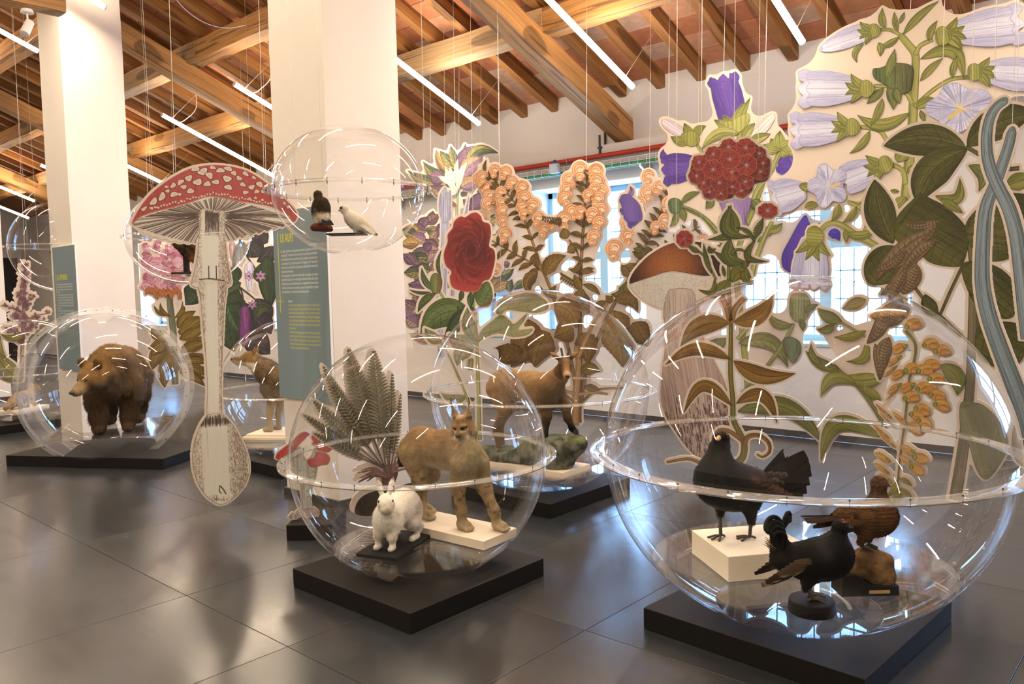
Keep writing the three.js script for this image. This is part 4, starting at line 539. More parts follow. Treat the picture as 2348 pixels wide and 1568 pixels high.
// brown hen on a knot of wood
{
  const fwd = [0.668, 0.744], t = thing('taxidermy_hen', 'rust brown hen bird perched on a gnarled wood knot with black base', 'bird', V3(3.38, 0.318, -1.09), Math.atan2(-fwd[1], fwd[0]));
  const H = frame([0.058, 0.455, 0.0], 0.75, -0.1), prims = [
    egg([0.03, 0.305, 0], [0.105, 0.075, 0.07], 0, 0.12), egg([0.06, 0.315, 0], [0.055, 0.07, 0.06]), limb([0.055, 0.35, 0], [0.056, 0.445, 0], 0.045, 0.026, 0.03), egg([-0.06, 0.315, 0], [0.07, 0.045, 0.05], 0, -0.05),
    eggIn(H, [0, 0, 0], [0.032, 0.027, 0.026], 0.015), limb([-0.01, 0.25, 0.03], [-0.03, 0.215, 0.025], 0.028, 0.014, 0.02), limb([0.03, 0.245, -0.03], [0.03, 0.21, -0.028], 0.028, 0.014, 0.02),
  ], f = field(prims, 0.035), B = lin(0x5f4329), D = lin(0x2c1c11), R = lin(0x6f4828);
  const tint = (x, y, z) => { const s = Math.sin(y * 420 + 6 * fbm(x * 30, y * 30, z * 30, 2)) * 0.5 + 0.5; return mix3(mix3(B, R, sstep(0.02, 0.08, x)), D, sstep(0.62, 0.85, s) * 0.75 + (y > 0.42 ? 0.2 : 0)); };
  const g = nets(f, bounds(prims, 0.02), 0.0046, tint); part('body', g, M.fur, t);
  part('plumage', coat(g, 11000, 51, { wid: 0.0022, lift: 0.18, spread: 0.2, vary: 0.4, flow: (x, y) => y > 0.37 ? [-0.15, -1, 0] : y < 0.25 ? [0, -1, 0] : [-1, -0.1, 0], len: 0.014 }), M.fur, t).userData.kind = 'stuff';
  for (const s of [-1, 1]) { const w = []; for (let i = 0; i < 9; i++) w.push(feather([0.03 - i * 0.012, 0.335 - i * 0.007, s * (0.064 - i * 0.001)], [-1, -0.02 - 0.02 * i, s * 0.02], [0, 0.3, s], 0.105 + 0.003 * i, 0.0125, (x, y, z) => mix3(B, D, sstep(0.3, 0.8, Math.sin(x * 380) * 0.5 + 0.5)))); part('wing', merge(w), M.fur, t); }
  for (let i = 0; i < 6; i++) part('tail_feather', feather([-0.10, 0.318, 0.006 * (i - 2.5)], [-1, -0.02 - 0.012 * i, 0.03 * (i - 2.5)], [0, 1, 0.2 * (i - 2.5)], 0.155, 0.015, (x) => mix3(lin(0x5e3d24), D, sstep(0.2, 0.7, Math.sin(x * 300) * 0.5 + 0.5)), { tip: 0.4 }), M.fur, t);
  part('beak', new THREE.ConeGeometry(0.009, 0.024, 9).rotateZ(-Math.PI / 2 - 0.3).applyMatrix4(H.m).translate(...H([0.038, -0.004, 0])), hornDark, t);
  for (const s of [-1, 1]) part('eye', ball(H([0.014, 0.006, s * 0.022]), 0.0045), M.eyeDark, t);
  birdFoot(t, [-0.03, 0.225, 0.025], [-0.012, 0.182, 0.02], 0.2, scaly, 0.007, 0.036); birdFoot(t, [0.03, 0.22, -0.028], [0.022, 0.184, -0.015], -0.2, scaly, 0.007, 0.036);
  const kp = [egg([0.0, 0.12, 0], [0.065, 0.06, 0.06], 0, 0.3), egg([0.055, 0.075, 0.01], [0.06, 0.075, 0.05], 0, 0.9), egg([-0.065, 0.09, 0], [0.06, 0.03, 0.045]), egg([0.08, 0.13, 0.0], [0.035, 0.03, 0.04]), egg([0.03, 0.155, -0.02], [0.03, 0.025, 0.03])], kf = field(kp, 0.03);
  const kg = nets((x, y, z) => kf(x, y, z) + 0.006 * (fbm(x * 55, y * 55, z * 55, 3) - 0.5) + 0.012 * sstep(0.012, 0.0, Math.hypot(x - 0.02, y - 0.13) + 0.004 * noise3(x * 90, y * 90, 1)) * (z > 0 ? 1 : 0), bounds(kp, 0.02), 0.005, (x, y, z) => mix3(lin(0x7b6040), lin(0x57422c), sstep(0.3, 0.75, fbm(x * 24, y * 24, z * 24, 3)))); part('wood_knot', kg, M.fur, t);
  const bs = new THREE.Shape([[-0.115, 0], [0.115, 0], [0.112, 0.035], [0.0, 0.04], [-0.06, 0.085], [-0.11, 0.085]].map((p) => new THREE.Vector2(...p))); part('base_block', new THREE.ExtrudeGeometry(bs, { depth: 0.11, bevelEnabled: true, bevelSize: 0.003, bevelThickness: 0.003, bevelSegments: 2 }).translate(0, 0.0, -0.055), M.black, t);
  part('name_plate', new RoundedBoxGeometry(0.085, 0.014, 0.002, 1, 0.0008).translate(0.035, 0.016, 0.0595), std(new THREE.Color(0.45, 0.30, 0.12), 0.5), t);
}
// two ptarmigans in the hanging globe
{
  const fwd = [0.2, -0.98], t = thing('taxidermy_ptarmigan', 'brown and white ptarmigan seen from behind on a reddish wood block', 'bird', V3(2.49, 1.948, -3.565), Math.atan2(-fwd[1], fwd[0]));
  const prims = [egg([0, 0.095, 0], [0.062, 0.072, 0.046], 0, 0.6), limb([0.015, 0.13, 0], [0.03, 0.172, 0], 0.03, 0.017, 0.02), egg([0.034, 0.182, 0], [0.021, 0.018, 0.016]), egg([-0.035, 0.06, 0], [0.04, 0.03, 0.03], 0, 0.6), limb([0, 0.04, 0.02], [0, 0.012, 0.02], 0.016, 0.01, 0.01), limb([0, 0.04, -0.02], [0, 0.012, -0.02], 0.016, 0.01, 0.01)], f = field(prims, 0.025);
  const tint = (x, y, z) => mix3(mix3(lin(0x4d3c2a), lin(0x241a12), fbm(x * 90, y * 90, z * 90, 2)), lin(0xddd2bf), sstep(0.095, 0.07, y + 0.012 * fbm(x * 60, y * 60, z * 60, 2)) * (Math.abs(z) < 0.04 ? 1 : 0.5));
  const g = nets(f, bounds(prims, 0.02), 0.004, tint); part('body', g, M.fur, t); part('plumage', coat(g, 6000, 61, { wid: 0.0016, lift: 0.2, vary: 0.3, flow: () => [-0.4, -1, 0], len: 0.010 }), M.fur, t).userData.kind = 'stuff';
  for (let i = 0; i < 5; i++) part('tail_feather', feather([-0.05, 0.055, 0.006 * (i - 2)], [-0.7, -0.8, 0.12 * (i - 2)], [-1, 0.5, 0], 0.06, 0.009, () => lin(0x1d1713)), M.fur, t);
  part('beak', new THREE.ConeGeometry(0.005, 0.014, 8).rotateZ(-Math.PI / 2).translate(0.058, 0.181, 0), hornDark, t); for (const s of [-1, 1]) part('eye', ball([0.042, 0.186, s * 0.013], 0.003), M.eyeDark, t);
  const w = field([egg([0, 0, 0], [0.045, 0.018, 0.05]), egg([0.01, 0.0, 0.035], [0.03, 0.02, 0.03]), egg([-0.01, 0.004, -0.03], [0.03, 0.02, 0.035])], 0.02); part('wood_block', nets((x, y, z) => Math.max(w(x, y, z) + 0.006 * (fbm(x * 60, y * 60, z * 60, 2) - 0.5), -y - 0.016), new THREE.Box3(V3(-0.08, -0.03, -0.09), V3(0.08, 0.04, 0.09)), 0.004, (x, y, z) => mix3(lin(0x6b3424), lin(0x35180f), fbm(x * 40, y * 40, z * 40, 2))), M.fur, t);
}
{
  const fwd = [-0.668, -0.744], t = thing('taxidermy_ptarmigan', 'white ptarmigan with black eye stripe leaning over a thin black board', 'bird', V3(2.70, 1.915, -3.455), Math.atan2(-fwd[1], fwd[0]));
  const prims = [egg([0.045, 0.066, 0], [0.075, 0.046, 0.044], 0, 0.5), limb([0.085, 0.10, 0], [0.112, 0.135, 0], 0.032, 0.019, 0.02), egg([0.118, 0.142, 0.002], [0.022, 0.018, 0.017]), egg([-0.015, 0.03, 0], [0.05, 0.02, 0.026], 0, 0.6), limb([0.055, 0.035, 0.016], [0.06, 0.012, 0.016], 0.014, 0.008, 0.01), limb([0.055, 0.035, -0.016], [0.06, 0.012, -0.016], 0.014, 0.008, 0.01)], f = field(prims, 0.025);
  const tint = (x, y, z) => { let c = mix3(lin(0xece6da), lin(0xc9bda8), 0.6 * fbm(x * 50, y * 50, z * 50, 3)); if (x > 0.122 && y > 0.138 && y < 0.152) c = lin(0x15110e); return c; };
  const g = nets(f, bounds(prims, 0.02), 0.004, tint); part('body', g, M.fur, t); part('plumage', coat(g, 6000, 71, { wid: 0.0016, lift: 0.15, vary: 0.12, flow: () => [-0.8, -0.7, 0], len: 0.011 }), M.fur, t).userData.kind = 'stuff';
  for (const s of [-1, 1]) part('wing', merge([0, 1, 2, 3, 4, 5].map((i) => feather([0.05 - i * 0.008, 0.075 - i * 0.006, s * 0.041], [-0.8, -0.6, 0], [0, 0.3, s], 0.075, 0.010, () => lin(0xe2dacb)))), M.fur, t);
  for (let i = 0; i < 5; i++) part('tail_feather', feather([-0.04, 0.018, 0.005 * (i - 2)], [-0.85, -0.45, 0.1 * (i - 2)], [0, 1, 0], 0.055, 0.008, (x) => i % 2 ? lin(0x1a1512) : lin(0xd8cfc0)), M.fur, t);
  part('beak', new THREE.ConeGeometry(0.006, 0.018, 8).rotateZ(-Math.PI / 2 - 0.5).translate(0.144, 0.134, 0.002), hornDark, t); for (const s of [-1, 1]) part('eye', ball([0.128, 0.146, s * 0.014 + 0.002], 0.003), M.eyeDark, t);
  part('base_board', new RoundedBoxGeometry(0.20, 0.008, 0.12, 1, 0.002).translate(0.105, 0.0045, 0), M.black, t);
}
// hanging globe behind the mushroom: brown raptor hunched on a black perch; far left globe: black crow-like bird with curved bill
{
  const c = G7, t = thing('taxidermy_raptor', 'mottled brown bird of prey hunched over a black perch', 'bird', V3(c.x - 0.02, c.y - 0.392, c.z + 0.02), Math.atan2(-0.744, 0.668));
  const prims = [egg([0.02, 0.26, 0], [0.13, 0.10, 0.09], 0, -0.7), egg([-0.07, 0.31, 0], [0.06, 0.05, 0.05]), limb([0.07, 0.20, 0], [0.12, 0.09, 0], 0.07, 0.045, 0.04), egg([-0.115, 0.325, 0], [0.04, 0.036, 0.034])], f = field(prims, 0.04);
  const g = nets(f, bounds(prims, 0.02), 0.008, (x, y, z) => mix3(mix3(lin(0x4b3a22), lin(0x1f170f), sstep(0.4, 0.6, fbm(x * 26, y * 26, z * 26, 2))), lin(0xa5642f), 0.7 * sstep(0.5, 0.65, fbm(x * 14 + 4, y * 14, z * 14, 2)) * (y < 0.27 ? 1 : 0))); part('body', g, M.fur, t);
  part('plumage', coat(g, 5000, 81, { wid: 0.005, lift: 0.15, vary: 0.35, flow: () => [0.5, -0.8, 0], len: 0.03 }), M.fur, t).userData.kind = 'stuff';
  for (let i = 0; i < 6; i++) part('tail_feather', feather([0.11, 0.12, 0.012 * (i - 2.5)], [0.35, -1, 0.08 * (i - 2.5)], [1, 0.3, 0], 0.13, 0.018, (x) => mix3(lin(0x5f4a30), lin(0x231911), sstep(0.4, 0.6, Math.sin(x * 120) * 0.5 + 0.5))), M.fur, t);
  part('beak', new THREE.ConeGeometry(0.012, 0.035, 8).rotateZ(Math.PI / 2 + 0.5).translate(-0.16, 0.315, 0), hornDark, t);
  part('perch', merge([boxAt(-0.16, 0.14, -0.004, 0.022, -0.08, 0.08, 0.003), boxAt(-0.05, 0.0, 0.02, 0.19, -0.025, 0.025, 0.003)]), M.black, t);
}
{
  const c = G8, t = thing('taxidermy_crow', 'black crow-like bird with curved bill perched inside the far left hanging globe', 'bird', V3(c.x + 0.05, c.y - 0.352, c.z), Math.atan2(0.744, -0.668));
  const prims = [egg([-0.02, 0.19, 0], [0.13, 0.075, 0.07], 0, 0.5), limb([0.06, 0.25, 0], [0.09, 0.30, 0], 0.05, 0.035, 0.03), egg([0.105, 0.31, 0], [0.04, 0.034, 0.032]), limb([0, 0.13, 0.03], [0.0, 0.03, 0.03], 0.03, 0.008, 0.02), limb([0, 0.13, -0.03], [0.0, 0.03, -0.03], 0.03, 0.008, 0.02)], f = field(prims, 0.03);
  const g = nets(f, bounds(prims, 0.02), 0.008, () => lin(0x15141a)); part('body', g, M.plume, t); part('beak', tubeGeo([V3(0.13, 0.31, 0), V3(0.17, 0.305, 0), V3(0.205, 0.285, 0)], 0.009, 7), hornDark, t);
  for (let i = 0; i < 5; i++) part('tail_feather', feather([-0.11, 0.13, 0.01 * (i - 2)], [-1, -0.6, 0.06 * (i - 2)], [0, 1, 0], 0.16, 0.02, () => lin(0x121116)), M.plume, t);
  part('perch', new THREE.CylinderGeometry(0.09, 0.10, 0.03, 24).translate(0, 0.014, 0), M.black, t);
}
// ---------------------------------------------------------------- young mountain goat on a mossy rock
{
  const fwd = [0.05, 1], t = thing('taxidermy_goat', 'young brown mountain goat with short horns on a mossy rock', 'goat', V3(4.62, 0.25, -4.0), Math.atan2(-fwd[1], fwd[0]));
  const H = frame([0.375, 0.79, 0.02], 0.80, -0.45, 0.0, 1.0), prims = [
    egg([-0.20, 0.60, 0], [0.15, 0.13, 0.105]), limb([-0.2, 0.61, 0], [0.05, 0.605, 0], 0.115, 0.112), limb([0.05, 0.605, 0], [0.2, 0.60, 0], 0.115, 0.12), egg([0.22, 0.56, 0], [0.09, 0.12, 0.09]),
    ...chain([[0.22, 0.63, 0], [0.31, 0.70, 0.005], [0.365, 0.775, 0.015]], [0.10, 0.062, 0.05], 0.04),
    eggIn(H, [-0.005, 0.012, 0], [0.062, 0.050, 0.044], 0.02), limbIn(H, [0.02, 0, 0], [0.105, -0.022, 0], 0.042, 0.026, 0.02), limbIn(H, [0.03, -0.022, 0], [0.10, -0.036, 0], 0.03, 0.018, 0.02),
    ...chain([[0.20, 0.54, 0.06], [0.23, 0.40, 0.062], [0.20, 0.26, 0.058], [0.22, 0.10, 0.058]], [0.07, 0.034, 0.024, 0.021], 0.03),
    ...chain([[0.24, 0.55, -0.06], [0.315, 0.47, -0.062], [0.335, 0.38, -0.06], [0.375, 0.305, -0.06]], [0.075, 0.038, 0.026, 0.022], 0.03), limb([0.372, 0.305, -0.06], [0.40, 0.287, -0.06], 0.024, 0.022, 0.01),
    ...chain([[-0.24, 0.58, 0.055], [-0.17, 0.42, 0.062], [-0.27, 0.27, 0.06], [-0.25, 0.12, 0.06]], [0.10, 0.055, 0.026, 0.022], 0.03), ...chain([[-0.26, 0.58, -0.055], [-0.24, 0.42, -0.062], [-0.33, 0.27, -0.06], [-0.31, 0.10, -0.06]], [0.10, 0.055, 0.026, 0.022], 0.03),
    limb([-0.33, 0.66, 0], [-0.37, 0.62, 0], 0.03, 0.014),
  ];
  for (const s of [-1, 1]) prims.push(limbIn(H, [-0.035, 0.03, s * 0.038], [-0.045, 0.058, s * 0.075], 0.015, 0.017, 0.01), limbIn(H, [-0.045, 0.058, s * 0.075], [-0.052, 0.082, s * 0.108], 0.017, 0.005, 0.008));
  const f = field(prims, 0.045), B = lin(0x8a6b48), D = lin(0x433526), L = lin(0xa58b66);
  const tint = (x, y, z, nx, ny, nz) => { const h = H.inv(x, y, z), inH = Math.hypot(h[0] - 0.03, h[1], h[2]) < 0.1; let c = mix3(B, L, 0.5 * fbm(x * 20, y * 20, z * 20, 3)); c = mix3(c, D, 0.75 * sstep(0.12, 0.26, x) * sstep(0.68, 0.58, y) + 0.5 * sstep(0.45, 0.3, y)); c = mix3(c, L, 0.4 * sstep(-0.3, -0.9, ny)); if (inH) { c = mix3(lin(0x957450), lin(0x604832), sstep(0.01, 0.035, Math.abs(h[2]))); c = mix3(c, lin(0xc9a97c), sstep(0.08, 0.11, h[0]) * 0.7); c = mix3(c, D, sstep(0.03, 0.05, h[1]) * 0.4); } return c; };
  const g = furry(f, prims, 0.0078, tint, 0.003, 45); part('body', g, M.fur, t);
  part('fur', coat(g, 26000, 13, { wid: 0.0013, lift: 0.22, flow: (x, y) => y < 0.45 ? [-0.1, -1, 0] : [-1, -0.5, 0], len2: (x, y, z) => { const h = H.inv(x, y, z); return Math.hypot(...h) < 0.12 ? 0.006 : y < 0.42 ? 0.008 : 0.018; } }), M.fur, t).userData.kind = 'stuff';
  for (const s of [-1, 1]) { part('horn', tubeGeo([V3(...H([-0.012, 0.045, s * 0.018])), V3(...H([-0.02, 0.085, s * 0.022])), V3(...H([-0.032, 0.125, s * 0.03]))], 0.0085, 8), std(0x57544a, 0.5), t); part('eye', ball(H([0.03, 0.018, s * 0.041]), 0.009, 12), M.eyeDark, t); }
  part('nose', mergeNose(H, [0.126, -0.02, 0], 0.014), M.noseDark, t);
  for (const p of [[0.225, 0.085, 0.058], [0.405, 0.28, -0.06], [-0.245, 0.10, 0.06], [-0.305, 0.085, -0.06]]) part('hoof', new THREE.CylinderGeometry(0.021, 0.026, 0.04, 12).translate(...p), M.noseDark, t);
  const rp = [egg([0.16, 0.12, 0], [0.28, 0.12, 0.17], 0, 0.18), egg([0.36, 0.17, -0.03], [0.15, 0.10, 0.13], 0, 0.2), egg([-0.22, 0.05, 0.02], [0.26, 0.07, 0.15]), egg([0.3, 0.09, 0.04], [0.14, 0.10, 0.12])], rf = field(rp, 0.05);
  const rock = nets((x, y, z) => Math.max(rf(x, y, z) + 0.05 * (fbm(x * 9, y * 9, z * 9, 4) - 0.5), 0.012 - y), bounds(rp, 0.04), 0.011, (x, y, z, nx, ny) => { const n = fbm(x * 16, y * 16, z * 16, 4); return mix3(mix3(lin(0x6f7062), lin(0x3c4036), sstep(0.4, 0.62, n)), lin(0x5c6130), 0.7 * sstep(0.2, 0.7, ny) * sstep(0.45, 0.6, fbm(x * 11 + 9, y * 11, z * 11, 3))); }); part('rock', rock, M.fur, t);
  part('base_board', boxUV(new RoundedBoxGeometry(0.86, 0.045, 0.36, 2, 0.003).rotateY(0.0).translate(0.02, 0.0, 0), 2), M.mountWood, t);
}
// ---------------------------------------------------------------- wolf
{
  const fwd = [-0.52, -0.85], t = thing('taxidermy_wolf', 'grey brown wolf standing on a moulded cream base beside the column', 'wolf', V3(4.22, 0.275, -6.93), Math.atan2(-fwd[1], fwd[0]));
  const H = frame([0.235, 0.705, 0], -0.2, 0.12, 0.0, 1.05), prims = [
    egg([-0.5, 0.46, 0], [0.16, 0.13, 0.10]), limb([-0.5, 0.48, 0], [-0.25, 0.485, 0], 0.115, 0.12), limb([-0.25, 0.485, 0], [-0.03, 0.475, 0], 0.12, 0.135), egg([0.02, 0.43, 0], [0.10, 0.145, 0.10]),
    ...chain([[-0.02, 0.52, 0], [0.10, 0.60, 0], [0.20, 0.69, 0]], [0.13, 0.105, 0.075], 0.05),
    eggIn(H, [0, 0.012, 0], [0.085, 0.066, 0.066], 0.03), limbIn(H, [0.05, -0.012, 0], [0.15, -0.022, 0], 0.045, 0.026, 0.025), limbIn(H, [0.05, -0.035, 0], [0.13, -0.05, 0], 0.03, 0.016, 0.02), eggIn(H, [-0.02, -0.035, 0.05], [0.05, 0.05, 0.035], 0.02), eggIn(H, [-0.02, -0.035, -0.05], [0.05, 0.05, 0.035], 0.02),
    ...chain([[-0.55, 0.50, 0], [-0.65, 0.42, 0], [-0.68, 0.22, 0]], [0.05, 0.05, 0.03]),
  ];
  for (const s of [-1, 1]) {
    const o = s > 0 ? 0.0 : 0.03; prims.push(...chain([[0.0 + o, 0.42, s * 0.065], [-0.03 + o, 0.30, s * 0.07], [0.0 + o, 0.16, s * 0.065], [0.0 + o, 0.035, s * 0.065]], [0.075, 0.043, 0.031, 0.026], 0.03), limb([0.0 + o, 0.026, s * 0.065], [0.05 + o, 0.02, s * 0.068], 0.03, 0.024, 0.015));
    prims.push(...chain([[-0.52, 0.44, s * 0.06], [-0.46, 0.30, s * 0.07], [-0.56, 0.19, s * 0.065], [-0.53, 0.035, s * 0.065]], [0.11, 0.06, 0.03, 0.026], 0.03), limb([-0.53, 0.026, s * 0.065], [-0.48, 0.02, s * 0.068], 0.03, 0.024, 0.015));
    prims.push(eggIn(H, [-0.035, 0.075, s * 0.042], [0.012, 0.034, 0.026], 0.012), limbIn(H, [-0.035, 0.085, s * 0.045], [-0.04, 0.125, s * 0.052], 0.018, 0.005, 0.01));
  }
  const f = field(prims, 0.05), B = lin(0x7c6a50), D = lin(0x40372c), L = lin(0xb0a184), W = lin(0xc8bca6);
  const tint = (x, y, z, nx, ny) => { const h = H.inv(x, y, z), n = fbm(x * 24, y * 14, z * 24, 3); let c = mix3(B, D, 0.7 * sstep(0.35, 0.75, n) * sstep(0.4, 0.55, y)); c = mix3(c, L, sstep(0.38, 0.25, y) * 0.8 + 0.4 * sstep(-0.2, -0.8, ny)); if (Math.hypot(...h) < 0.19 && h[0] > -0.07) { c = mix3(lin(0x8d7048), D, 0.4 * n); c = mix3(c, W, sstep(-0.012, -0.035, h[1])); c = mix3(c, D, 0.5 * sstep(0.02, 0.0, Math.abs(h[2])) * sstep(0.03, 0.06, h[1])); if (h[1] > 0.075 && h[0] > -0.035) c = lin(0x6d5640); } return c; };
  const g = furry(f, prims, 0.009, tint, 0.005, 40); part('body', g, M.fur, t);
  part('fur', coat(g, 26000, 17, { wid: 0.0018, lift: 0.3, flow: (x, y) => y < 0.33 ? [-0.1, -1, 0] : [-1, -0.6, 0], len2: (x, y, z) => { const h = H.inv(x, y, z); return Math.hypot(...h) < 0.14 ? 0.009 : y < 0.3 ? 0.010 : 0.032; } }), M.fur, t).userData.kind = 'stuff';
  for (const s of [-1, 1]) part('eye', ball(H([0.066, 0.022, s * 0.034]), 0.008, 12), M.eyeAmber, t);
  part('nose', mergeNose(H, [0.178, -0.016, 0], 0.018), M.noseDark, t);
  const b = (w, d, y, h) => new RoundedBoxGeometry(w, h, d, 2, 0.006).translate(-0.26, y, 0); part('moulded_base', merge([b(0.93, 0.44, -0.012, 0.024), b(0.98, 0.49, -0.036, 0.03), b(0.95, 0.46, -0.06, 0.022)]), M.cream, t);
}
// ---------------------------------------------------------------- brown bear
{
  const fwd = [-0.52, 0.85], t = thing('taxidermy_bear', 'large brown bear standing head low inside the capsule', 'bear', V3(3.30, 0.303, -8.36), Math.atan2(-fwd[1], fwd[0])); t.scale.setScalar(0.82);
  const H = frame([0.60, 0.68, 0.15], 0.72, -0.30, 0.0, 1.12), prims = [
    egg([-0.36, 0.66, 0], [0.30, 0.28, 0.25]), limb([-0.36, 0.70, 0], [0.0, 0.70, 0], 0.27, 0.26), limb([0, 0.70, 0], [0.25, 0.72, 0], 0.26, 0.25), egg([0.2, 0.86, 0], [0.2, 0.16, 0.15]), egg([0.34, 0.6, 0], [0.16, 0.24, 0.20]),
    ...chain([[0.28, 0.80, 0], [0.44, 0.77, 0.05], [0.55, 0.72, 0.10]], [0.21, 0.18, 0.14], 0.08),
    eggIn(H, [0, 0.015, 0], [0.135, 0.118, 0.12], 0.05), limbIn(H, [0.07, -0.03, 0], [0.22, -0.062, 0], 0.075, 0.048, 0.03), limbIn(H, [0.08, -0.06, 0], [0.19, -0.085, 0], 0.05, 0.032, 0.03), eggIn(H, [0.0, -0.04, 0.085], [0.08, 0.08, 0.055], 0.03), eggIn(H, [0.0, -0.04, -0.085], [0.08, 0.08, 0.055], 0.03),
  ];
  for (const s of [-1, 1]) {
    prims.push(eggIn(H, [-0.03, 0.145, s * 0.115], [0.03, 0.06, 0.052], 0.015));
    const o = s > 0 ? 0.06 : -0.04; prims.push(...chain([[0.26, 0.55, s * 0.16], [0.24 + o, 0.36, s * 0.17], [0.27 + o, 0.17, s * 0.16], [0.30 + o, 0.06, s * 0.155]], [0.17, 0.125, 0.092, 0.075], 0.06), limb([0.30 + o, 0.052, s * 0.155], [0.39 + o, 0.045, s * 0.15], 0.072, 0.056, 0.03));
    prims.push(...chain([[-0.42, 0.56, s * 0.15], [-0.34, 0.36, s * 0.18], [-0.46, 0.18, s * 0.175], [-0.44, 0.06, s * 0.17]], [0.21, 0.14, 0.085, 0.07], 0.06), limb([-0.46, 0.05, s * 0.17], [-0.30, 0.045, s * 0.175], 0.066, 0.056, 0.03));
  }
  const f = field(prims, 0.09), B = lin(0x684e2f), D = lin(0x2c1f13), L = lin(0x9c784a), MZ = lin(0x8f7a58);
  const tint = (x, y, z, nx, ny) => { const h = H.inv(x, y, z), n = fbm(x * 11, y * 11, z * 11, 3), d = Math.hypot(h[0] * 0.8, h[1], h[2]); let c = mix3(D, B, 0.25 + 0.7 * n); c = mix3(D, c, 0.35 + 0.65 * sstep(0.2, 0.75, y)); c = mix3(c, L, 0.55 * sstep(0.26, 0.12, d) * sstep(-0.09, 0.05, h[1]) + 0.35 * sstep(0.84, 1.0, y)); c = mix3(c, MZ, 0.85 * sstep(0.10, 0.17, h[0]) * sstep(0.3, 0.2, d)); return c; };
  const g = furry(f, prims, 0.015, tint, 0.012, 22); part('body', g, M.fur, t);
  part('fur', coat(g, 42000, 19, { wid: 0.0032, lift: 0.3, spread: 0.3, vary: 0.3, flow: (x, y, z) => { const h = H.inv(x, y, z); return Math.hypot(...h) < 0.24 ? [-0.8, -0.2, 0] : y < 0.5 ? [-0.15, -1, 0] : [-1, -0.7, 0]; }, len2: (x, y, z) => { const h = H.inv(x, y, z); return h[0] > 0.09 && Math.hypot(...h) < 0.3 ? 0.010 : Math.hypot(...h) < 0.24 ? 0.016 : y < 0.12 ? 0.018 : 0.05; } }), M.fur, t).userData.kind = 'stuff';
  for (const s of [-1, 1]) { part('eye', ball(H([0.118, 0.025, s * 0.058]), 0.013, 12), M.eyeDark, t); const o = s > 0 ? 0.06 : -0.04; for (let k = 0; k < 5; k++) part('claw', new THREE.ConeGeometry(0.009, 0.055, 7).rotateZ(-Math.PI / 2 - 0.35).translate(0.455 + o - Math.abs(k - 2) * 0.008, 0.03, s * 0.15 + (k - 2) * 0.024), hornDark, t); }
  part('nose', mergeNose(H, [0.268, -0.052, 0], 0.032), M.noseDark, t);
}
// ---------------------------------------------------------------- small animals in the far globe
{
  const t = thing('taxidermy_fox', 'small grey brown fox lying low inside the far left globe', 'fox', V3(3.35, 0.225, -11.45), 0.6), prims = [egg([0, 0.13, 0], [0.2, 0.10, 0.09]), limb([0.12, 0.16, 0], [0.2, 0.22, 0], 0.07, 0.055), egg([0.23, 0.24, 0], [0.06, 0.05, 0.05]), limb([0.26, 0.23, 0], [0.33, 0.215, 0], 0.032, 0.014, 0.02), limb([-0.18, 0.11, 0], [-0.36, 0.06, 0.06], 0.05, 0.03)];
  for (const s of [-1, 1]) prims.push(limb([0.13, 0.1, s * 0.05], [0.15, 0.02, s * 0.05], 0.03, 0.018, 0.02), limb([-0.13, 0.1, s * 0.06], [-0.12, 0.02, s * 0.06], 0.045, 0.02, 0.02), limb([0.21, 0.275, s * 0.03], [0.205, 0.325, s * 0.038], 0.02, 0.005, 0.01));
  const f = field(prims, 0.04), g = furry(f, prims, 0.01, (x, y, z, nx, ny) => mix3(mix3(lin(0x75614a), lin(0x958066), fbm(x * 20, y * 20, z * 20, 2)), lin(0xd8c8ac), sstep(-0.1, -0.8, ny) * 0.8), 0.004, 40); part('body', g, M.fur, t);
  for (const s of [-1, 1]) part('eye', ball([0.262, 0.255, s * 0.032], 0.006), M.eyeDark, t); part('nose', ball([0.345, 0.215, 0], 0.009), M.noseDark, t); part('base_board', new RoundedBoxGeometry(0.6, 0.03, 0.28, 2, 0.003).translate(0, 0.0, 0), M.mountWood, t);
}
// ---------------------------------------------------------------- cut-out boards: flat printed plant pictures sawn to their outline and hung on wires
// The print is painted on a canvas (colour as printed), every printed leaf, flower or stem is a thin print layer on the sawn board.
const PRINT = [1.0, 0.90, 0.79];                                // print colours were read under the warm tubes: back to neutral
function pc(hex, gain = 1) { const c = lin(hex).map((v, i) => clamp(v * gain / PRINT[i] * 0.78, 0, 0.86)), o = new THREE.Color().setRGB(...c); return '#' + o.getHexString(); }
const rgbaOf = (hex, a, gain) => { const o = new THREE.Color(pc(hex, gain)); const q = o.getHex(); return `rgba(${q >> 16},${(q >> 8) & 255},${q & 255},${a})`; };
function spline(pts, closed, n = 6) {
  const out = [], N = pts.length, g = (i) => closed ? pts[(i + N) % N] : pts[clamp(i, 0, N - 1)];
  for (let i = 0; i < (closed ? N : N - 1); i++) for (let k = 0; k < n; k++) { const t = k / n, [a, b, c, d] = [g(i - 1), g(i), g(i + 1), g(i + 2)]; out.push([0, 1].map((j) => 0.5 * (2 * b[j] + (c[j] - a[j]) * t + (2 * a[j] - 5 * b[j] + 4 * c[j] - d[j]) * t * t + (3 * b[j] - a[j] - 3 * c[j] + d[j]) * t * t * t))); }
  if (!closed) out.push(pts[N - 1]); return out;
}
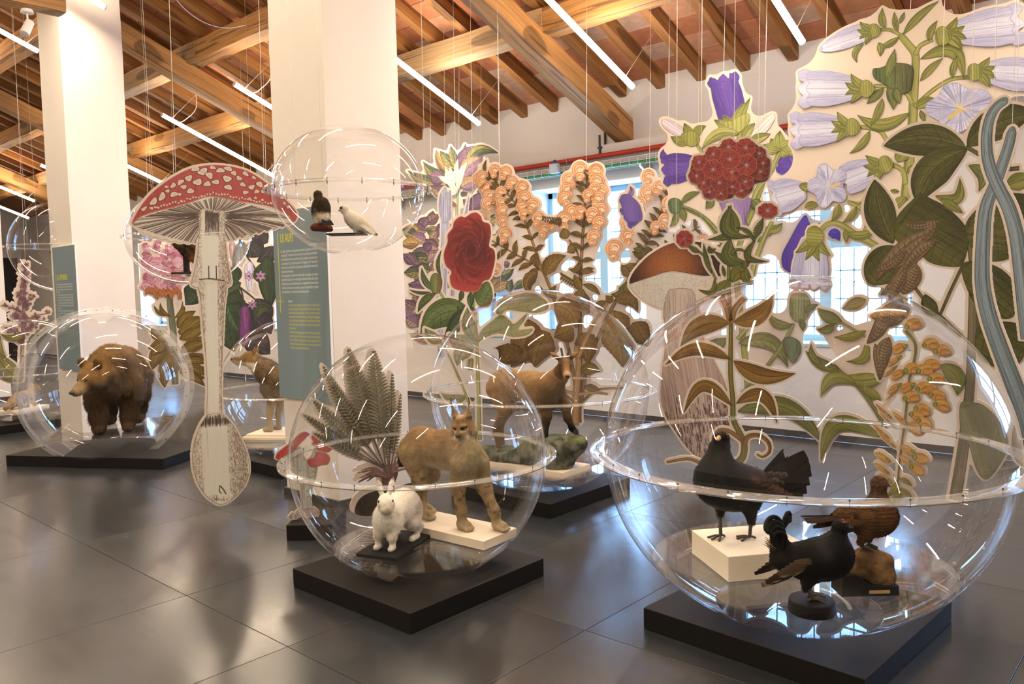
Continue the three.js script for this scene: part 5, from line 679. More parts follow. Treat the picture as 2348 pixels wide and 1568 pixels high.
function edt(f, w, h) {                                          // squared distance to the nearest zero of f, in place
  const d = new Float64Array(Math.max(w, h)), v = new Int32Array(Math.max(w, h) + 1), z = new Float64Array(Math.max(w, h) + 1), row = new Float64Array(Math.max(w, h));
  const one = (n, get, set) => { for (let i = 0; i < n; i++) row[i] = get(i); let k = 0; v[0] = 0; z[0] = -1e12; z[1] = 1e12; for (let q = 1; q < n; q++) { let s; do { const r = v[k]; s = (row[q] + q * q - row[r] - r * r) / (2 * q - 2 * r); } while (s <= z[k] && --k >= 0); k++; v[k] = q; z[k] = s; z[k + 1] = 1e12; } k = 0; for (let q = 0; q < n; q++) { while (z[k + 1] < q) k++; set(q, (q - v[k]) ** 2 + row[v[k]]); } };
  for (let x = 0; x < w; x++) one(h, (i) => f[i * w + x], (i, val) => { d[i] = val; if (i === h - 1) for (let j = 0; j < h; j++) f[j * w + x] = d[j]; });
  for (let y = 0; y < h; y++) one(w, (i) => f[y * w + i], (i, val) => { d[i] = val; if (i === w - 1) for (let j = 0; j < w; j++) f[y * w + j] = d[j]; });
  return f;
}
function contours(F, w, h) {                                     // closed loops where F crosses zero (inside positive)
  const seg = new Map(), P = new Map(), pt = (k, x, y) => { P.set(k, [x, y]); return k; };
  for (let y = 0; y + 1 < h; y++) for (let x = 0; x + 1 < w; x++) {
    const a = F[y * w + x], b = F[y * w + x + 1], c = F[(y + 1) * w + x + 1], d = F[(y + 1) * w + x], m = (a > 0 ? 1 : 0) | (b > 0 ? 2 : 0) | (c > 0 ? 4 : 0) | (d > 0 ? 8 : 0); if (m === 0 || m === 15) continue;
    const T = () => pt(`h${x},${y}`, x + a / (a - b), y), R = () => pt(`v${x + 1},${y}`, x + 1, y + b / (b - c)), Bm = () => pt(`h${x},${y + 1}`, x + d / (d - c), y + 1), Lf = () => pt(`v${x},${y}`, x, y + a / (a - d)), add = (p, q) => seg.set(p, q);
    switch (m) { case 1: add(Lf(), T()); break; case 2: add(T(), R()); break; case 3: add(Lf(), R()); break; case 4: add(R(), Bm()); break; case 5: add(Lf(), T()); add(R(), Bm()); break; case 6: add(T(), Bm()); break; case 7: add(Lf(), Bm()); break; case 8: add(Bm(), Lf()); break; case 9: add(Bm(), T()); break; case 10: add(T(), R()); add(Bm(), Lf()); break; case 11: add(Bm(), R()); break; case 12: add(R(), Lf()); break; case 13: add(R(), T()); break; case 14: add(T(), Lf()); break; }
  }
  const loops = []; while (seg.size) { const s = seg.keys().next().value, l = []; let k = s; while (seg.has(k)) { l.push(P.get(k)); const n = seg.get(k); seg.delete(k); k = n; } if (l.length > 7) loops.push(l); } return loops;
}
function thin(l, e) { const keep = new Uint8Array(l.length); const go = (a, b) => { let m = 0, k = -1; for (let i = a + 1; i < b; i++) { const [x0, y0] = l[a], [x1, y1] = l[b], n = Math.hypot(x1 - x0, y1 - y0) || 1e-9, q = Math.abs((l[i][0] - x0) * (y1 - y0) - (l[i][1] - y0) * (x1 - x0)) / n; if (q > m) { m = q; k = i; } } if (m > e) { keep[k] = 1; go(a, k); go(k, b); } }; const h = l.length >> 1; keep[0] = keep[h] = keep[l.length - 1] = 1; go(0, h); go(h, l.length - 1); return l.filter((_, i) => keep[i]); }
const boardM = std(new THREE.Color(0.64, 0.555, 0.475), 0.75);
const JOINED = ['frond', 'flower', 'calyx', 'spire_tip', 'seed_pod', 'bud', 'rootstock', 'base'];                 // printed parts made of several overlapping pieces
class Cutout {
  constructor(name, label, { x, y, d, turn = 0, K = 1.5, bd = 5, close = 0, seed = 1, group, category = 'cut-out' }) {
    Object.assign(this, { name, label, d, K, bd, close, group, category }); this.p0 = at(x, y, d); this.u = d / FOCAL; this.rnd = rng(seed * 977 + 5); this.v = [0, 0, 1]; this.pieces = []; this.hangs = []; this.run = 0;
    const n = EYE.clone().sub(this.p0).setY(0).normalize().applyAxisAngle(V3(0, 1, 0), turn * Math.PI / 180); this.n = n; this.ux = V3().crossVectors(V3(0, 1, 0), n);
  }
  view(x, y, s) { this.v = [x, y, s]; return this; }
  px(p) { return [this.v[0] + p[0] / this.v[2], this.v[1] + p[1] / this.v[2]]; }
  m(p) { const q = onPlane(...this.px(p), this.p0, this.n).sub(this.p0); return [q.dot(this.ux), q.y]; }
  w(k) { return k / this.v[2] * this.u; }                         // a width in the current view, in metres
  grp() { this.run++; return this; }                              // pieces of one name drawn in one run form one part
  add(part, tri, outline, paint) { this.pieces.push({ tight: this.tight, part, key: part + (JOINED.includes(part) ? this.run : 'p' + this.pieces.length), tri, outline, paint }); return this; }
  // filled closed curve
  B(part, pts, st = {}) {
    const P = (st.sharp ? pts.map((p) => this.m(p)) : spline(pts.map((p) => this.m(p)), true, st.n ?? 6)), V = P.map((p) => new THREE.Vector2(...p)); if (THREE.ShapeUtils.isClockWise(V)) { V.reverse(); P.reverse(); }
    const f = THREE.ShapeUtils.triangulateShape(V, []), tri = { p: P, f }; const bb = [Math.min(...P.map((p) => p[0])), Math.min(...P.map((p) => p[1])), Math.max(...P.map((p) => p[0])), Math.max(...P.map((p) => p[1]))], ax = st.axis ? [this.m(st.axis[0]), this.m(st.axis[1])] : [[(bb[0] + bb[2]) / 2, bb[3]], [(bb[0] + bb[2]) / 2, bb[1]]];
    const dx = ax[1][0] - ax[0][0], dy = ax[1][1] - ax[0][1], L = Math.hypot(dx, dy) || 1e-6, nx = -dy / L, ny = dx / L, W = Math.max(...P.map((p) => Math.abs((p[0] - ax[0][0]) * nx + (p[1] - ax[0][1]) * ny)));
    return this.add(part, tri, P, (c) => this.shade(c, P, st, (t, s) => { const k = 1 - (st.taper ?? 0) * (1 - t); return [ax[0][0] + dx * t + nx * W * s * k, ax[0][1] + dy * t + ny * W * s * k]; }, W));
  }
  strip(part, C, R, st) {                                          // centre line C, half widths R (metres)
    const l = [], r = [], p = [], f = []; C.forEach((q, i) => { const a = C[Math.max(0, i - 1)], b = C[Math.min(C.length - 1, i + 1)], L = Math.hypot(b[0] - a[0], b[1] - a[1]) || 1e-9, n = [-(b[1] - a[1]) / L, (b[0] - a[0]) / L]; const rr = R(i / (C.length - 1), i); l.push([q[0] + n[0] * rr, q[1] + n[1] * rr]); r.push([q[0] - n[0] * rr, q[1] - n[1] * rr]); });
    C.forEach((_, i) => { p.push(l[i], r[i]); if (i) { const a = 2 * i - 2; f.push([a, a + 1, a + 2], [a + 1, a + 3, a + 2]); } });
    const fix = f.map(([a, b, c]) => ((p[b][0] - p[a][0]) * (p[c][1] - p[a][1]) - (p[b][1] - p[a][1]) * (p[c][0] - p[a][0]) < 0 ? [a, c, b] : [a, b, c]));
    const O = [...l, ...r.slice().reverse()], N = C.length - 1, W = Math.max(...C.map((_, i) => R(i / N, i)));
    return this.add(part, { p, f: fix }, O, (c) => this.shade(c, O, st, (t, s) => { const x = clamp(t, 0, 1) * N, i = Math.min(N - 1, Math.floor(x)), k = x - i, a = mix(l[i][0], l[i + 1][0], k), b = mix(l[i][1], l[i + 1][1], k), e = mix(r[i][0], r[i + 1][0], k), g = mix(r[i][1], r[i + 1][1], k), q = (s + 1) / 2; return [mix(e, a, q), mix(g, b, q)]; }, W));
  }
  // stem through points; half widths in view units
  S(part, pts, w0, w1, st = {}) { const C = spline(pts.map((p) => this.m(p)), false, 8), a = this.w(w0), b = this.w(w1 ?? w0); return this.strip(part, C, (t, i) => mix(a, b, t) * (st.round ? Math.min(1, 0.12 + Math.pow(i / 5, 0.6)) : 1), st); }
  // leaf from a to b, half width w, sideways bend as a share of its length (positive to the left of a->b on the board)
  L(part, ax, ay, bx, by, w, bend = 0, st = {}) {
    const A = this.m([ax, ay]), B = this.m([bx, by]), dx = B[0] - A[0], dy = B[1] - A[1], W = this.w(w), C = [], n = 18, curl = st.curl ?? 0;
    for (let i = 0; i <= n; i++) { const t = i / n, o = bend * Math.sin(Math.PI * t) + curl * t * t * t; C.push([A[0] + dx * t - dy * o, A[1] + dy * t + dx * o]); }
    const e = st.peak ?? 0.42, prof = (t) => { const u = t < e ? t / e * 0.5 : 0.5 + (t - e) / (1 - e) * 0.5; return Math.max(0.03, Math.pow(Math.sin(Math.PI * u), t < e ? 0.75 : st.tip ?? 0.95)); }, teeth = st.teeth ?? 0;
    return this.strip(part, C, (t, i) => W * prof(t) * (teeth && t > 0.08 && t < 0.94 ? 1 - teeth * (i % 2) : 1), { rib: true, ...st });
  }
  shade(c, O, st, at2, W) {                                        // st: c, c2 (other half), dark, light, hatch count, veins, rib, edge
    const r = this.rnd, U = this.u, path = () => { c.beginPath(); O.forEach((p, i) => i ? c.lineTo(...p) : c.moveTo(...p)); c.closePath(); }, line = (pts, col, w) => { c.strokeStyle = col; c.lineWidth = w; c.beginPath(); pts.forEach((p, i) => i ? c.lineTo(...p) : c.moveTo(...p)); c.stroke(); };
    c.save(); path(); c.fillStyle = pc(st.c); c.fill(); c.lineJoin = 'round'; c.lineWidth = 1.6 * U; c.strokeStyle = pc(st.c); c.stroke(); path(); c.clip(); c.lineCap = 'round';
    if (st.c2 !== undefined) { c.fillStyle = pc(st.c2); const s0 = st.split ?? 0; c.beginPath(); for (let i = 0; i <= 20; i++) c.lineTo(...at2(i / 20, s0)); for (let i = 20; i >= 0; i--) c.lineTo(...at2(i / 20, st.flip ? -1.3 : 1.3)); c.closePath(); c.globalAlpha = st.c2a ?? 0.75; c.fill(); c.globalAlpha = 1; }
    const dark = st.dark ?? st.c, light = st.light ?? st.c, n = st.hatch ?? 26, hw = (st.hw ?? 0.9) * U;
    if (st.core !== null) for (let k = 9; k >= 1; k--) { c.globalAlpha = st.core ? 0.13 : 0.055; c.fillStyle = pc(st.core ?? light); c.beginPath(); for (let i = 0; i <= 16; i++) c.lineTo(...at2(0.04 + i / 16 * 0.92, (st.core0 ?? 0) - k / 9 * (st.coreW ?? 0.75))); for (let i = 16; i >= 0; i--) c.lineTo(...at2(0.04 + i / 16 * 0.92, (st.core0 ?? 0) + k / 9 * (st.coreW ?? 0.75))); c.closePath(); c.fill(); } c.globalAlpha = 1;
    for (let i = 0; i < n; i++) {                                   // engraving-like strokes: dark near the rims, light near the middle
      const s = (r() * 2 - 1), e = Math.abs(s), t0 = r() * 0.9, t1 = Math.min(1, t0 + 0.15 + r() * 0.4), isD = r() < (st.rimDark ?? 0.35) + 0.55 * e, P = []; for (let k = 0; k <= 5; k++) P.push(at2(mix(t0, t1, k / 5), s * 0.97)); line(P, rgbaOf(isD ? dark : light, (st.ha ?? 0.2) + 0.22 * r()), hw * (0.6 + r()));
    }
    if (st.veins) for (let i = 1; i <= st.veins; i++) for (const g of [-1, 1]) { const t = i / (st.veins + 1), P = []; for (let k = 0; k <= 4; k++) P.push(at2(Math.min(1, t + 0.16 * k / 4), g * 0.95 * k / 4)); line(P, rgbaOf(dark, 0.6), 0.9 * U); }
    if (st.rib) { const P = []; for (let k = 0; k <= 12; k++) P.push(at2(k / 12, 0)); line(P, rgbaOf(st.ribc ?? dark, 0.8), 1.3 * U); }
    if (st.ribs) for (let i = 0; i < st.ribs; i++) { const s = -0.8 + 1.6 * (i + 0.5) / st.ribs, P = []; for (let k = 0; k <= 10; k++) P.push(at2(k / 10, s * (1 + 0.06 * Math.sin(k * 2 + i)))); line(P, rgbaOf(dark, 0.55), 1.1 * U); }
    if (st.paint) st.paint(c, at2, line, U, r);
    path(); c.strokeStyle = rgbaOf(st.edge ?? dark, st.edgeA ?? 0.8); c.lineWidth = (st.ew ?? 1.6) * U; c.stroke(); c.restore();
  }
  // bell flower from its base to its mouth; halves in view units; lobes at the rim
  bell(ax, ay, bx, by, w0, w1, st = {}) {
    const A = [ax, ay], d = [bx - ax, by - ay], n = [-d[1], d[0]], L = Math.hypot(...d), q = (t, s) => [A[0] + d[0] * t + n[0] / L * s, A[1] + d[1] * t + n[1] / L * s], k = st.lobes ?? 3, P = [], R = [], body = (t) => mix(w0 * 0.7, w1, Math.pow(Math.sin(Math.min(1, t * 1.25) * Math.PI / 2), 0.75)) * (1 - 0.10 * sstep(0.6, 0.9, t));
    for (let i = 0; i <= 9; i++) P.push(q(i / 9 * 0.86, -body(i / 9 * 0.86))); for (let i = 1; i < k * 4; i++) { const s = -1 + 2 * i / (k * 4); P.push(q(0.86 + 0.05 * Math.abs(Math.sin(Math.PI * i / 4)), s * body(0.86))); } for (let i = 9; i >= 0; i--) P.push(q(i / 9 * 0.86, body(i / 9 * 0.86)));
    const W = body(0.86) * 1.06; R.push(q(0.84, -W)); for (let i = 0; i <= k * 5; i++) { const s = -1 + 2 * i / (k * 5), f = Math.abs(Math.sin(Math.PI * i / 5)); R.push(q(0.95 + 0.10 * Math.sqrt(f) + 0.02 * Math.sin(i * 4.1), s * W * 1.12)); } R.push(q(0.84, W)); for (let i = k * 4; i >= 0; i--) { const s = -1 + 2 * i / (k * 4); R.push(q(0.84 + 0.045 * Math.abs(Math.sin(Math.PI * i / 4)), s * W)); }
    const o = { axis: [q(0, 0), q(1, 0)], hatch: 210, hw: 0.7, ha: 0.14, taper: 0.3, n: 3, ...st };
    if (st.rim !== false) this.B('flower', R, { ...o, hatch: 60, ribs: 0, axis: [q(0.8, 0), q(1.1, 0)], taper: 0 });
    return this.B('flower', P, { ...o, ribs: 3 });
  }
  // round many-petalled flower seen from the front
  rosette(part, x, y, r, n, st) { const P = []; for (let i = 0; i < n * 6; i++) { const a = i / (n * 6) * 2 * Math.PI, f = 1 - (st.notch ?? 0.16) * Math.pow(Math.abs(Math.cos(i / 6 * Math.PI)), st.sharpN ?? 3) + (st.jag ?? 0) * (i % 2); P.push([x + r * f * Math.cos(a) * (st.sx ?? 1), y + r * f * Math.sin(a) * (st.sy ?? 1)]); }
    return this.B(part, P, { n: 2, hatch: 0, ...st, paint: (c, at2, line, U, rr) => { const o = this.m([x, y]), R = this.w(r); for (let i = 0; i < (st.rays ?? 40); i++) { const a = rr() * 6.283, q0 = R * (0.08 + 0.3 * rr()), q1 = R * (0.6 + 0.4 * rr()); line([[o[0] + q0 * Math.cos(a), o[1] + q0 * Math.sin(a)], [o[0] + q1 * Math.cos(a), o[1] + q1 * Math.sin(a)]], rgbaOf(rr() < 0.5 ? st.dark : st.light ?? st.c, 0.45), 1.1 * U); } if (st.heart !== undefined) { c.fillStyle = pc(st.heart); c.beginPath(); c.arc(o[0], o[1], R * 0.12, 0, 7); c.fill(); for (let i = 0; i < 10; i++) line([o, [o[0] + R * 0.28 * Math.cos(i * 0.628), o[1] + R * 0.28 * Math.sin(i * 0.628)]], rgbaOf(st.heart, 0.7), 1 * U); } if (st.extra) st.extra(c, o, R, line, U, rr); } }); }
  web(pts) { this.webs = [...(this.webs ?? []), pts.map((p) => this.m(p))]; return this; }   // bare board left standing between pieces
  hang(...list) { for (const p of list) this.hangs.push(this.m(p)); return this; }
  build() {
    const t = thing(this.name, this.label, this.category, this.p0, Math.atan2(this.n.x, this.n.z), this.group), all = this.pieces.flatMap((p) => p.outline).concat((this.webs ?? []).flat());
    let [x0, y0, x1, y1] = [Infinity, Infinity, -Infinity, -Infinity]; for (const [x, y] of all) { x0 = Math.min(x0, x); y0 = Math.min(y0, y); x1 = Math.max(x1, x); y1 = Math.max(y1, y); }
    const pad = (Math.max(this.bd, this.close) + 4) * this.u; x0 -= pad; y0 -= pad; x1 += pad; y1 += pad;
    const S = Math.min(this.K / this.u, 2000 / (x1 - x0), 2000 / (y1 - y0)), W = Math.ceil((x1 - x0) * S), Hh = Math.ceil((y1 - y0) * S), cv = document.createElement('canvas'); cv.width = W; cv.height = Hh; const c = cv.getContext('2d'); c.fillStyle = '#d2c3b4'; c.fillRect(0, 0, W, Hh); c.setTransform(S, 0, 0, -S, -x0 * S, y1 * S); for (const p of this.pieces) p.paint(c);
    const tex = new THREE.CanvasTexture(cv); tex.colorSpace = THREE.SRGBColorSpace; const pm = std(0xffffff, 0.62, { map: tex });
    // outline of the sawn board
    const s = 0.9 / this.u, w = Math.ceil((x1 - x0) * s), h = Math.ceil((y1 - y0) * s), sc = s * this.u, F = new Float64Array(w * h).fill(-1);
    const sawn = (outlines, close) => {
      const mc = document.createElement('canvas'); mc.width = w; mc.height = h; const k = mc.getContext('2d'); k.setTransform(s, 0, 0, -s, -x0 * s, y1 * s); k.fillStyle = '#fff'; for (const P of outlines) { k.beginPath(); P.forEach((q, i) => i ? k.lineTo(...q) : k.moveTo(...q)); k.closePath(); k.fill(); k.lineWidth = 1.2 / s; k.strokeStyle = '#fff'; k.stroke(); }
      const a = k.getImageData(0, 0, w, h).data, G = new Float64Array(w * h), big = 1e9; for (let i = 0; i < w * h; i++) G[i] = a[4 * i + 3] > 110 ? 0 : big; edt(G, w, h);
      if (close) { const R = close * sc; for (let i = 0; i < w * h; i++) G[i] = G[i] <= R * R ? big : 0; edt(G, w, h); for (let i = 0; i < w * h; i++) G[i] = Math.sqrt(G[i]) - (R - this.bd * sc); } else for (let i = 0; i < w * h; i++) G[i] = this.bd * sc - Math.sqrt(G[i]);
      for (let i = 0; i < w * h; i++) F[i] = Math.max(F[i], G[i]);
    };
    const loose = this.pieces.filter((p) => !p.tight).map((p) => p.outline), snug = this.pieces.filter((p) => p.tight).map((p) => p.outline);
    sawn([...loose, ...(snug.length ? [] : this.webs ?? [])], this.close); if (snug.length) sawn([...snug, ...(this.webs ?? [])], 8);
    for (let i = 0; i < w; i++) F[i] = F[(h - 1) * w + i] = -1; for (let i = 0; i < h; i++) F[i * w] = F[i * w + w - 1] = -1;
    const area = (l) => { let q = 0; for (let i = 0; i < l.length; i++) { const [x, y] = l[i], [x2, y2] = l[(i + 1) % l.length]; q += x * y2 - x2 * y; } return q / 2; };
    const loops = contours(F, w, h).map((l) => ({ l: thin(l, 0.35), a: area(l) })).filter((l) => Math.abs(l.a) > 14 && l.l.length > 3), sign = Math.sign(loops.reduce((m, l) => (Math.abs(l.a) > Math.abs(m.a) ? l : m), { a: 0 }).a), toM = ([x, y]) => new THREE.Vector2(x0 + x / s, y1 - y / s);
    const inside = (p, l) => { let o = false; for (let i = 0, j = l.length - 1; i < l.length; j = i++) if ((l[i][1] > p[1]) !== (l[j][1] > p[1]) && p[0] < (l[j][0] - l[i][0]) * (p[1] - l[i][1]) / (l[j][1] - l[i][1]) + l[i][0]) o = !o; return o; };
    const outer = loops.filter((l) => Math.sign(l.a) === sign), shapes = outer.map((o) => { const sh = new THREE.Shape(o.l.map(toM)); for (const q of loops) if (Math.sign(q.a) !== sign && inside(q.l[0], o.l)) sh.holes.push(new THREE.Path(q.l.map(toM))); return sh; });
    part('board', new THREE.ExtrudeGeometry(shapes, { depth: 0.009, bevelEnabled: false, curveSegments: 1 }).translate(0, 0, -0.009), boardM, t);
    const done = new Map(); this.pieces.forEach((p, i) => { if (!done.has(p.key)) done.set(p.key, []); done.get(p.key).push([p, 0.0006 + 0.00022 * i]); });
    for (const list of done.values()) { const pos = [], uv = [], idx = []; for (const [p, z] of list) { const b = pos.length / 3; for (const [x, y] of p.tri.p) { pos.push(x, y, z); uv.push((x - x0) * S / W, 1 - (y1 - y) * S / Hh); } for (const f of p.tri.f) idx.push(b + f[0], b + f[1], b + f[2]); } const g = new THREE.BufferGeometry(); g.setAttribute('position', new THREE.BufferAttribute(new Float32Array(pos), 3)); g.setAttribute('uv', new THREE.BufferAttribute(new Float32Array(uv), 2)); const nn = new Float32Array(pos.length); for (let i = 2; i < nn.length; i += 3) nn[i] = 1; g.setAttribute('normal', new THREE.BufferAttribute(nn, 3)); g.setIndex(idx); part(list[0][0].part, g, pm, t); }
    for (const [x, y] of this.hangs) { const p = this.p0.clone().addScaledVector(this.ux, x), top = roof(p.x) - 0.02 - this.p0.y; part('hanging_wire', wireGeo(V3(x, y, -0.004), V3(x + 0.04, top, -0.004), 0.0016), M.wire, t); }
    return t;
  }
}
// ---------------------------------------------------------------- fly agaric
{
  const c = new Cutout('fly_agaric_cutout', 'tall red fly agaric mushroom cut-out with white spots hanging over the floor', { x: 505, y: 760, d: 5.6, turn: 9, K: 2.1, bd: 3.5, seed: 3 });
  c.view(290, 360, 3.92);
  const gillSt = { c: 0xe6d3bb, dark: 0x6a5547, light: 0xf3e6d3, hatch: 0, edge: 0x8a7463, ew: 1.2 };
  c.B('gills', [[50, 590], [140, 520], [300, 470], [480, 420], [640, 372], [790, 358], [900, 372], [1080, 410], [1230, 440], [1380, 480], [1480, 520], [1500, 580], [1460, 612], [1440, 604], [1400, 634], [1380, 622], [1330, 652], [1310, 640], [1262, 668], [1240, 656], [1190, 690], [1168, 676], [1115, 708], [1092, 694], [1040, 728], [1018, 714], [960, 748], [890, 752], [640, 776], [600, 764], [560, 778], [520, 764], [478, 774], [440, 756], [396, 764], [360, 742], [312, 746], [280, 722], [236, 724], [205, 698], [160, 692], [130, 662], [80, 625]], { ...gillSt, paint: (k, a2, line, U, r) => {
    for (let i = 0; i < 190; i++) { const f = i / 190, x = 55 + 1440 * f, yTop = f < 0.52 ? mix(585, 362, Math.pow(f / 0.52, 0.8)) : mix(362, 560, Math.pow((f - 0.52) / 0.48, 1.3)), bot = f < 0.4 ? mix(600, 775, Math.pow(f / 0.4, 0.7)) : mix(765, 600, Math.pow((f - 0.6) / 0.4, 1.4)); const o = [770 + (x - 770) * 0.10, 520]; for (const e of [[x, yTop], [x, f > 0.4 && f < 0.6 ? 520 : bot]]) { const q = r() * 0.25, A = c.m([mix(o[0], e[0], 0.15 + q), mix(o[1], e[1], 0.15 + q)]), Bq = c.m(e), mid = c.m([mix(o[0], e[0], 0.6), mix(o[1], e[1], 0.52)]); line([A, mid, Bq], rgbaOf(r() < 0.72 ? 0x5b483d : 0xf2e4d0, 0.75), (0.7 + 1.1 * r()) * U); } }
    for (let i = 0; i < 260; i++) { const s = r() < 0.5 ? -1 : 1, x = 770 + s * (110 + 420 * r() * r()), y = 520 + 50 * (r() - 0.3); line([c.m([x, y]), c.m([x + s * 60, y + 14 * (r() - 0.3)])], rgbaOf(0x54433a, 0.35), 1.6 * U); } } });
  c.view(290, 360, 3.92).grp().B('cap', [[48, 600], [90, 500], [190, 360], [300, 260], [450, 160], [600, 95], [780, 70], [950, 85], [1100, 130], [1230, 210], [1340, 300], [1440, 390], [1520, 480], [1535, 540], [1500, 585], [1440, 515], [1300, 450], [1160, 420], [1000, 395], [880, 368], [790, 356], [700, 362], [560, 412], [420, 450], [260, 490], [130, 535]], { c: 0xb24a44, dark: 0x8f2f2d, light: 0xcf6a5e, hatch: 320, edge: 0xe9cdb8, axis: [[760, 60], [760, 600]], paint: (k, a2, line, U, r) => {
    const spot = (x, y, a, b, t) => { const o = c.m([x, y]), A = c.w(a), Bq = c.w(b); k.save(); k.translate(...o); k.rotate(-t); for (const [q, col, al] of [[1.22, 0x6b3a30, 0.9], [1.0, 0xe8d2b8, 1], [0.55, 0xcdb59b, 0.6]]) { k.beginPath(); for (let i = 0; i < 14; i++) { const f = i / 14 * 6.283, w = q * (1 + 0.16 * Math.sin(f * 3 + x)); k.lineTo(A * w * Math.cos(f) + (q > 1.1 ? 0.0006 : 0), Bq * w * Math.sin(f) - (q > 1.1 ? 0.0009 : 0)); } k.closePath(); k.globalAlpha = al; k.fillStyle = pc(col); k.fill(); } k.restore(); };
    for (const [x, y, a, b, t] of [[685, 130, 42, 26, -0.5], [745, 165, 30, 24, 0.6], [620, 105, 32, 22, -0.4], [640, 225, 36, 24, -0.3], [560, 190, 30, 22, -0.6], [487, 225, 30, 16, -0.7], [420, 255, 26, 15, -0.9], [515, 268, 24, 16, -0.2], [575, 305, 28, 20, -0.2], [727, 242, 28, 20, -0.3], [803, 225, 30, 18, -0.1], [845, 120, 34, 18, -0.1], [915, 105, 34, 18, 0.2], [965, 145, 22, 18, 0.4], [905, 195, 34, 26, 0.2], [1012, 190, 24, 16, 0.5], [1070, 150, 26, 16, 0.6], [915, 272, 32, 20, 0.1], [1045, 248, 24, 16, 0.4], [1125, 270, 26, 18, -0.4], [1197, 245, 28, 22, 0.5], [1070, 318, 24, 15, -0.2], [1172, 310, 22, 14, -0.3], [1225, 312, 15, 12, 0.6], [430, 335, 34, 18, -0.3], [320, 355, 38, 20, -1.1], [245, 400, 36, 20, -0.9], [370, 305, 17, 12, -0.4], [360, 268, 14, 10, 0], [158, 465, 26, 12, -0.7], [225, 460, 14, 10, 0], [478, 335, 14, 12, 0], [1395, 365, 16, 12, 0.6], [1420, 415, 14, 10, 0.6], [1450, 450, 14, 10, 0.8], [1160, 368, 12, 10, 0], [1222, 385, 12, 10, 0], [1300, 415, 12, 10, 0], [1107, 372, 11, 9, 0], [775, 95, 24, 14, 0.2], [1145, 185, 18, 11, 0.6]]) spot(x, y, a, b, t);
    for (let i = 0; i < 40; i++) { const x = 260 + i * 26; spot(x, (x < 790 ? mix(455, 318, (x - 260) / 530) : mix(318, 425, (x - 790) / 520)) + 22 * r() - 8, 6 + 5 * r(), 6 + 4 * r(), 0); } } });
  const ws = (extra) => ({ c: 0xe9d8c0, dark: 0x5d493c, light: 0xf6ead8, hatch: 120, hw: 0.6, rimDark: -0.15, edge: 0x6d5848, ...extra });
  const shadeSides = (k, a2, line, U, r) => { for (let i = 0; i < 2600; i++) { const s = (r() < 0.68 ? 0.32 + 0.62 * Math.pow(r(), 0.8) : -1 + 0.5 * Math.pow(r(), 1.4)), t = r(), q = a2(t, s), q2 = a2(Math.min(1, t + 0.006 + 0.014 * r()), s); line([q, q2], rgbaOf(r() < 0.5 ? 0x5a4238 : 0x8a6a54, 0.42), (0.5 + 0.5 * r()) * U); } };
  c.grp().B('stem', [[655, 1100], [885, 1110], [880, 1350], [870, 1568], [862, 1800], [855, 2080], [850, 2330], [730, 2345], [728, 2080], [712, 1800], [690, 1568], [668, 1300]], ws({ paint: shadeSides, axis: [[775, 1100], [790, 2340]] }));
  c.grp().B('bulb', [[742, 2310], [850, 2305], [872, 2318], [905, 2350], [960, 2410], [1010, 2500], [1060, 2600], [1098, 2720], [1105, 2820], [1075, 2930], [1010, 3020], [940, 3085], [860, 3122], [800, 3108], [720, 3050], [650, 2950], [610, 2840], [592, 2730], [598, 2620], [620, 2520], [660, 2420], [710, 2340]], ws({ axis: [[810, 2310], [845, 3110]], hatch: 420, paint: (k, a2, line, U, r) => { shadeSides(k, a2, line, U, r); shadeSides(k, a2, line, U, r); for (let i = 0; i < 160; i++) { const s = -0.55 + 0.95 * r(), q = a2(0.0 + 0.07 * r(), s), q2 = a2(0.09 + 0.05 * r(), s * 1.05); line([q, q2], rgbaOf(0x4a3a2f, 0.5), 1.2 * U); } const z = (X, Y) => c.m([550 + X * 0.9, 2040 + Y * 0.9]); k.fillStyle = pc(0xf0e2cb); k.beginPath(); for (const p of [[170, 1120], [260, 1080], [300, 1060], [320, 1015], [345, 1045], [380, 1090], [430, 1075], [445, 1110], [430, 1150], [360, 1175], [260, 1180], [200, 1150]]) k.lineTo(...z(...p)); k.closePath(); k.fill(); for (let i = 0; i < 40; i++) { const x = 170 + 270 * r(); line([z(x, 1150 + 20 * r()), z(x + 14 * (r() - 0.5), 1105 + 60 * r())], rgbaOf(0x3e3028, 0.6), 1 * U); } line([z(320, 1015), z(315, 1070), z(335, 1090)], rgbaOf(0x3e3028, 0.9), 2 * U); line([z(330, 1020), z(362, 1060), z(382, 1095)], rgbaOf(0x3e3028, 0.9), 2.4 * U); } }));
  c.grp().B('skirt', [[668, 480], [740, 468], [800, 500], [880, 490], [884, 640], [890, 760], [905, 900], [925, 1010], [942, 1110], [935, 1150], [905, 1165], [880, 1140], [780, 1105], [700, 1100], [655, 1125], [650, 1172], [610, 1168], [583, 1145], [595, 1080], [620, 980], [640, 850], [652, 700], [660, 580]], ws({ axis: [[770, 480], [765, 1140]], hatch: 300, paint: (k, a2, line, U, r) => { shadeSides(k, a2, line, U, r); for (let i = 0; i < 700; i++) { const s = -0.35 + 0.7 * r(), t = 0.3 * r(); line([a2(t, s), a2(t + 0.05, s)], rgbaOf(0x54423a, 0.42 * (1 - t * 2.5)), 1.3 * U); } for (const x of [738, 806]) line([c.m([x, 980]), c.m([x + 3, 1095])], rgbaOf(0x2c221d, 0.9), 2 * U); line([c.m([655, 1100]), c.m([760, 1092]), c.m([880, 1112])], rgbaOf(0x3b2f28, 0.8), 2.4 * U); line([c.m([655, 690]), c.m([770, 680]), c.m([885, 675])], rgbaOf(0xf6ebda, 0.9), 2 * U); } }));
  c.hang([445, 165], [1240, 210]).build();
}
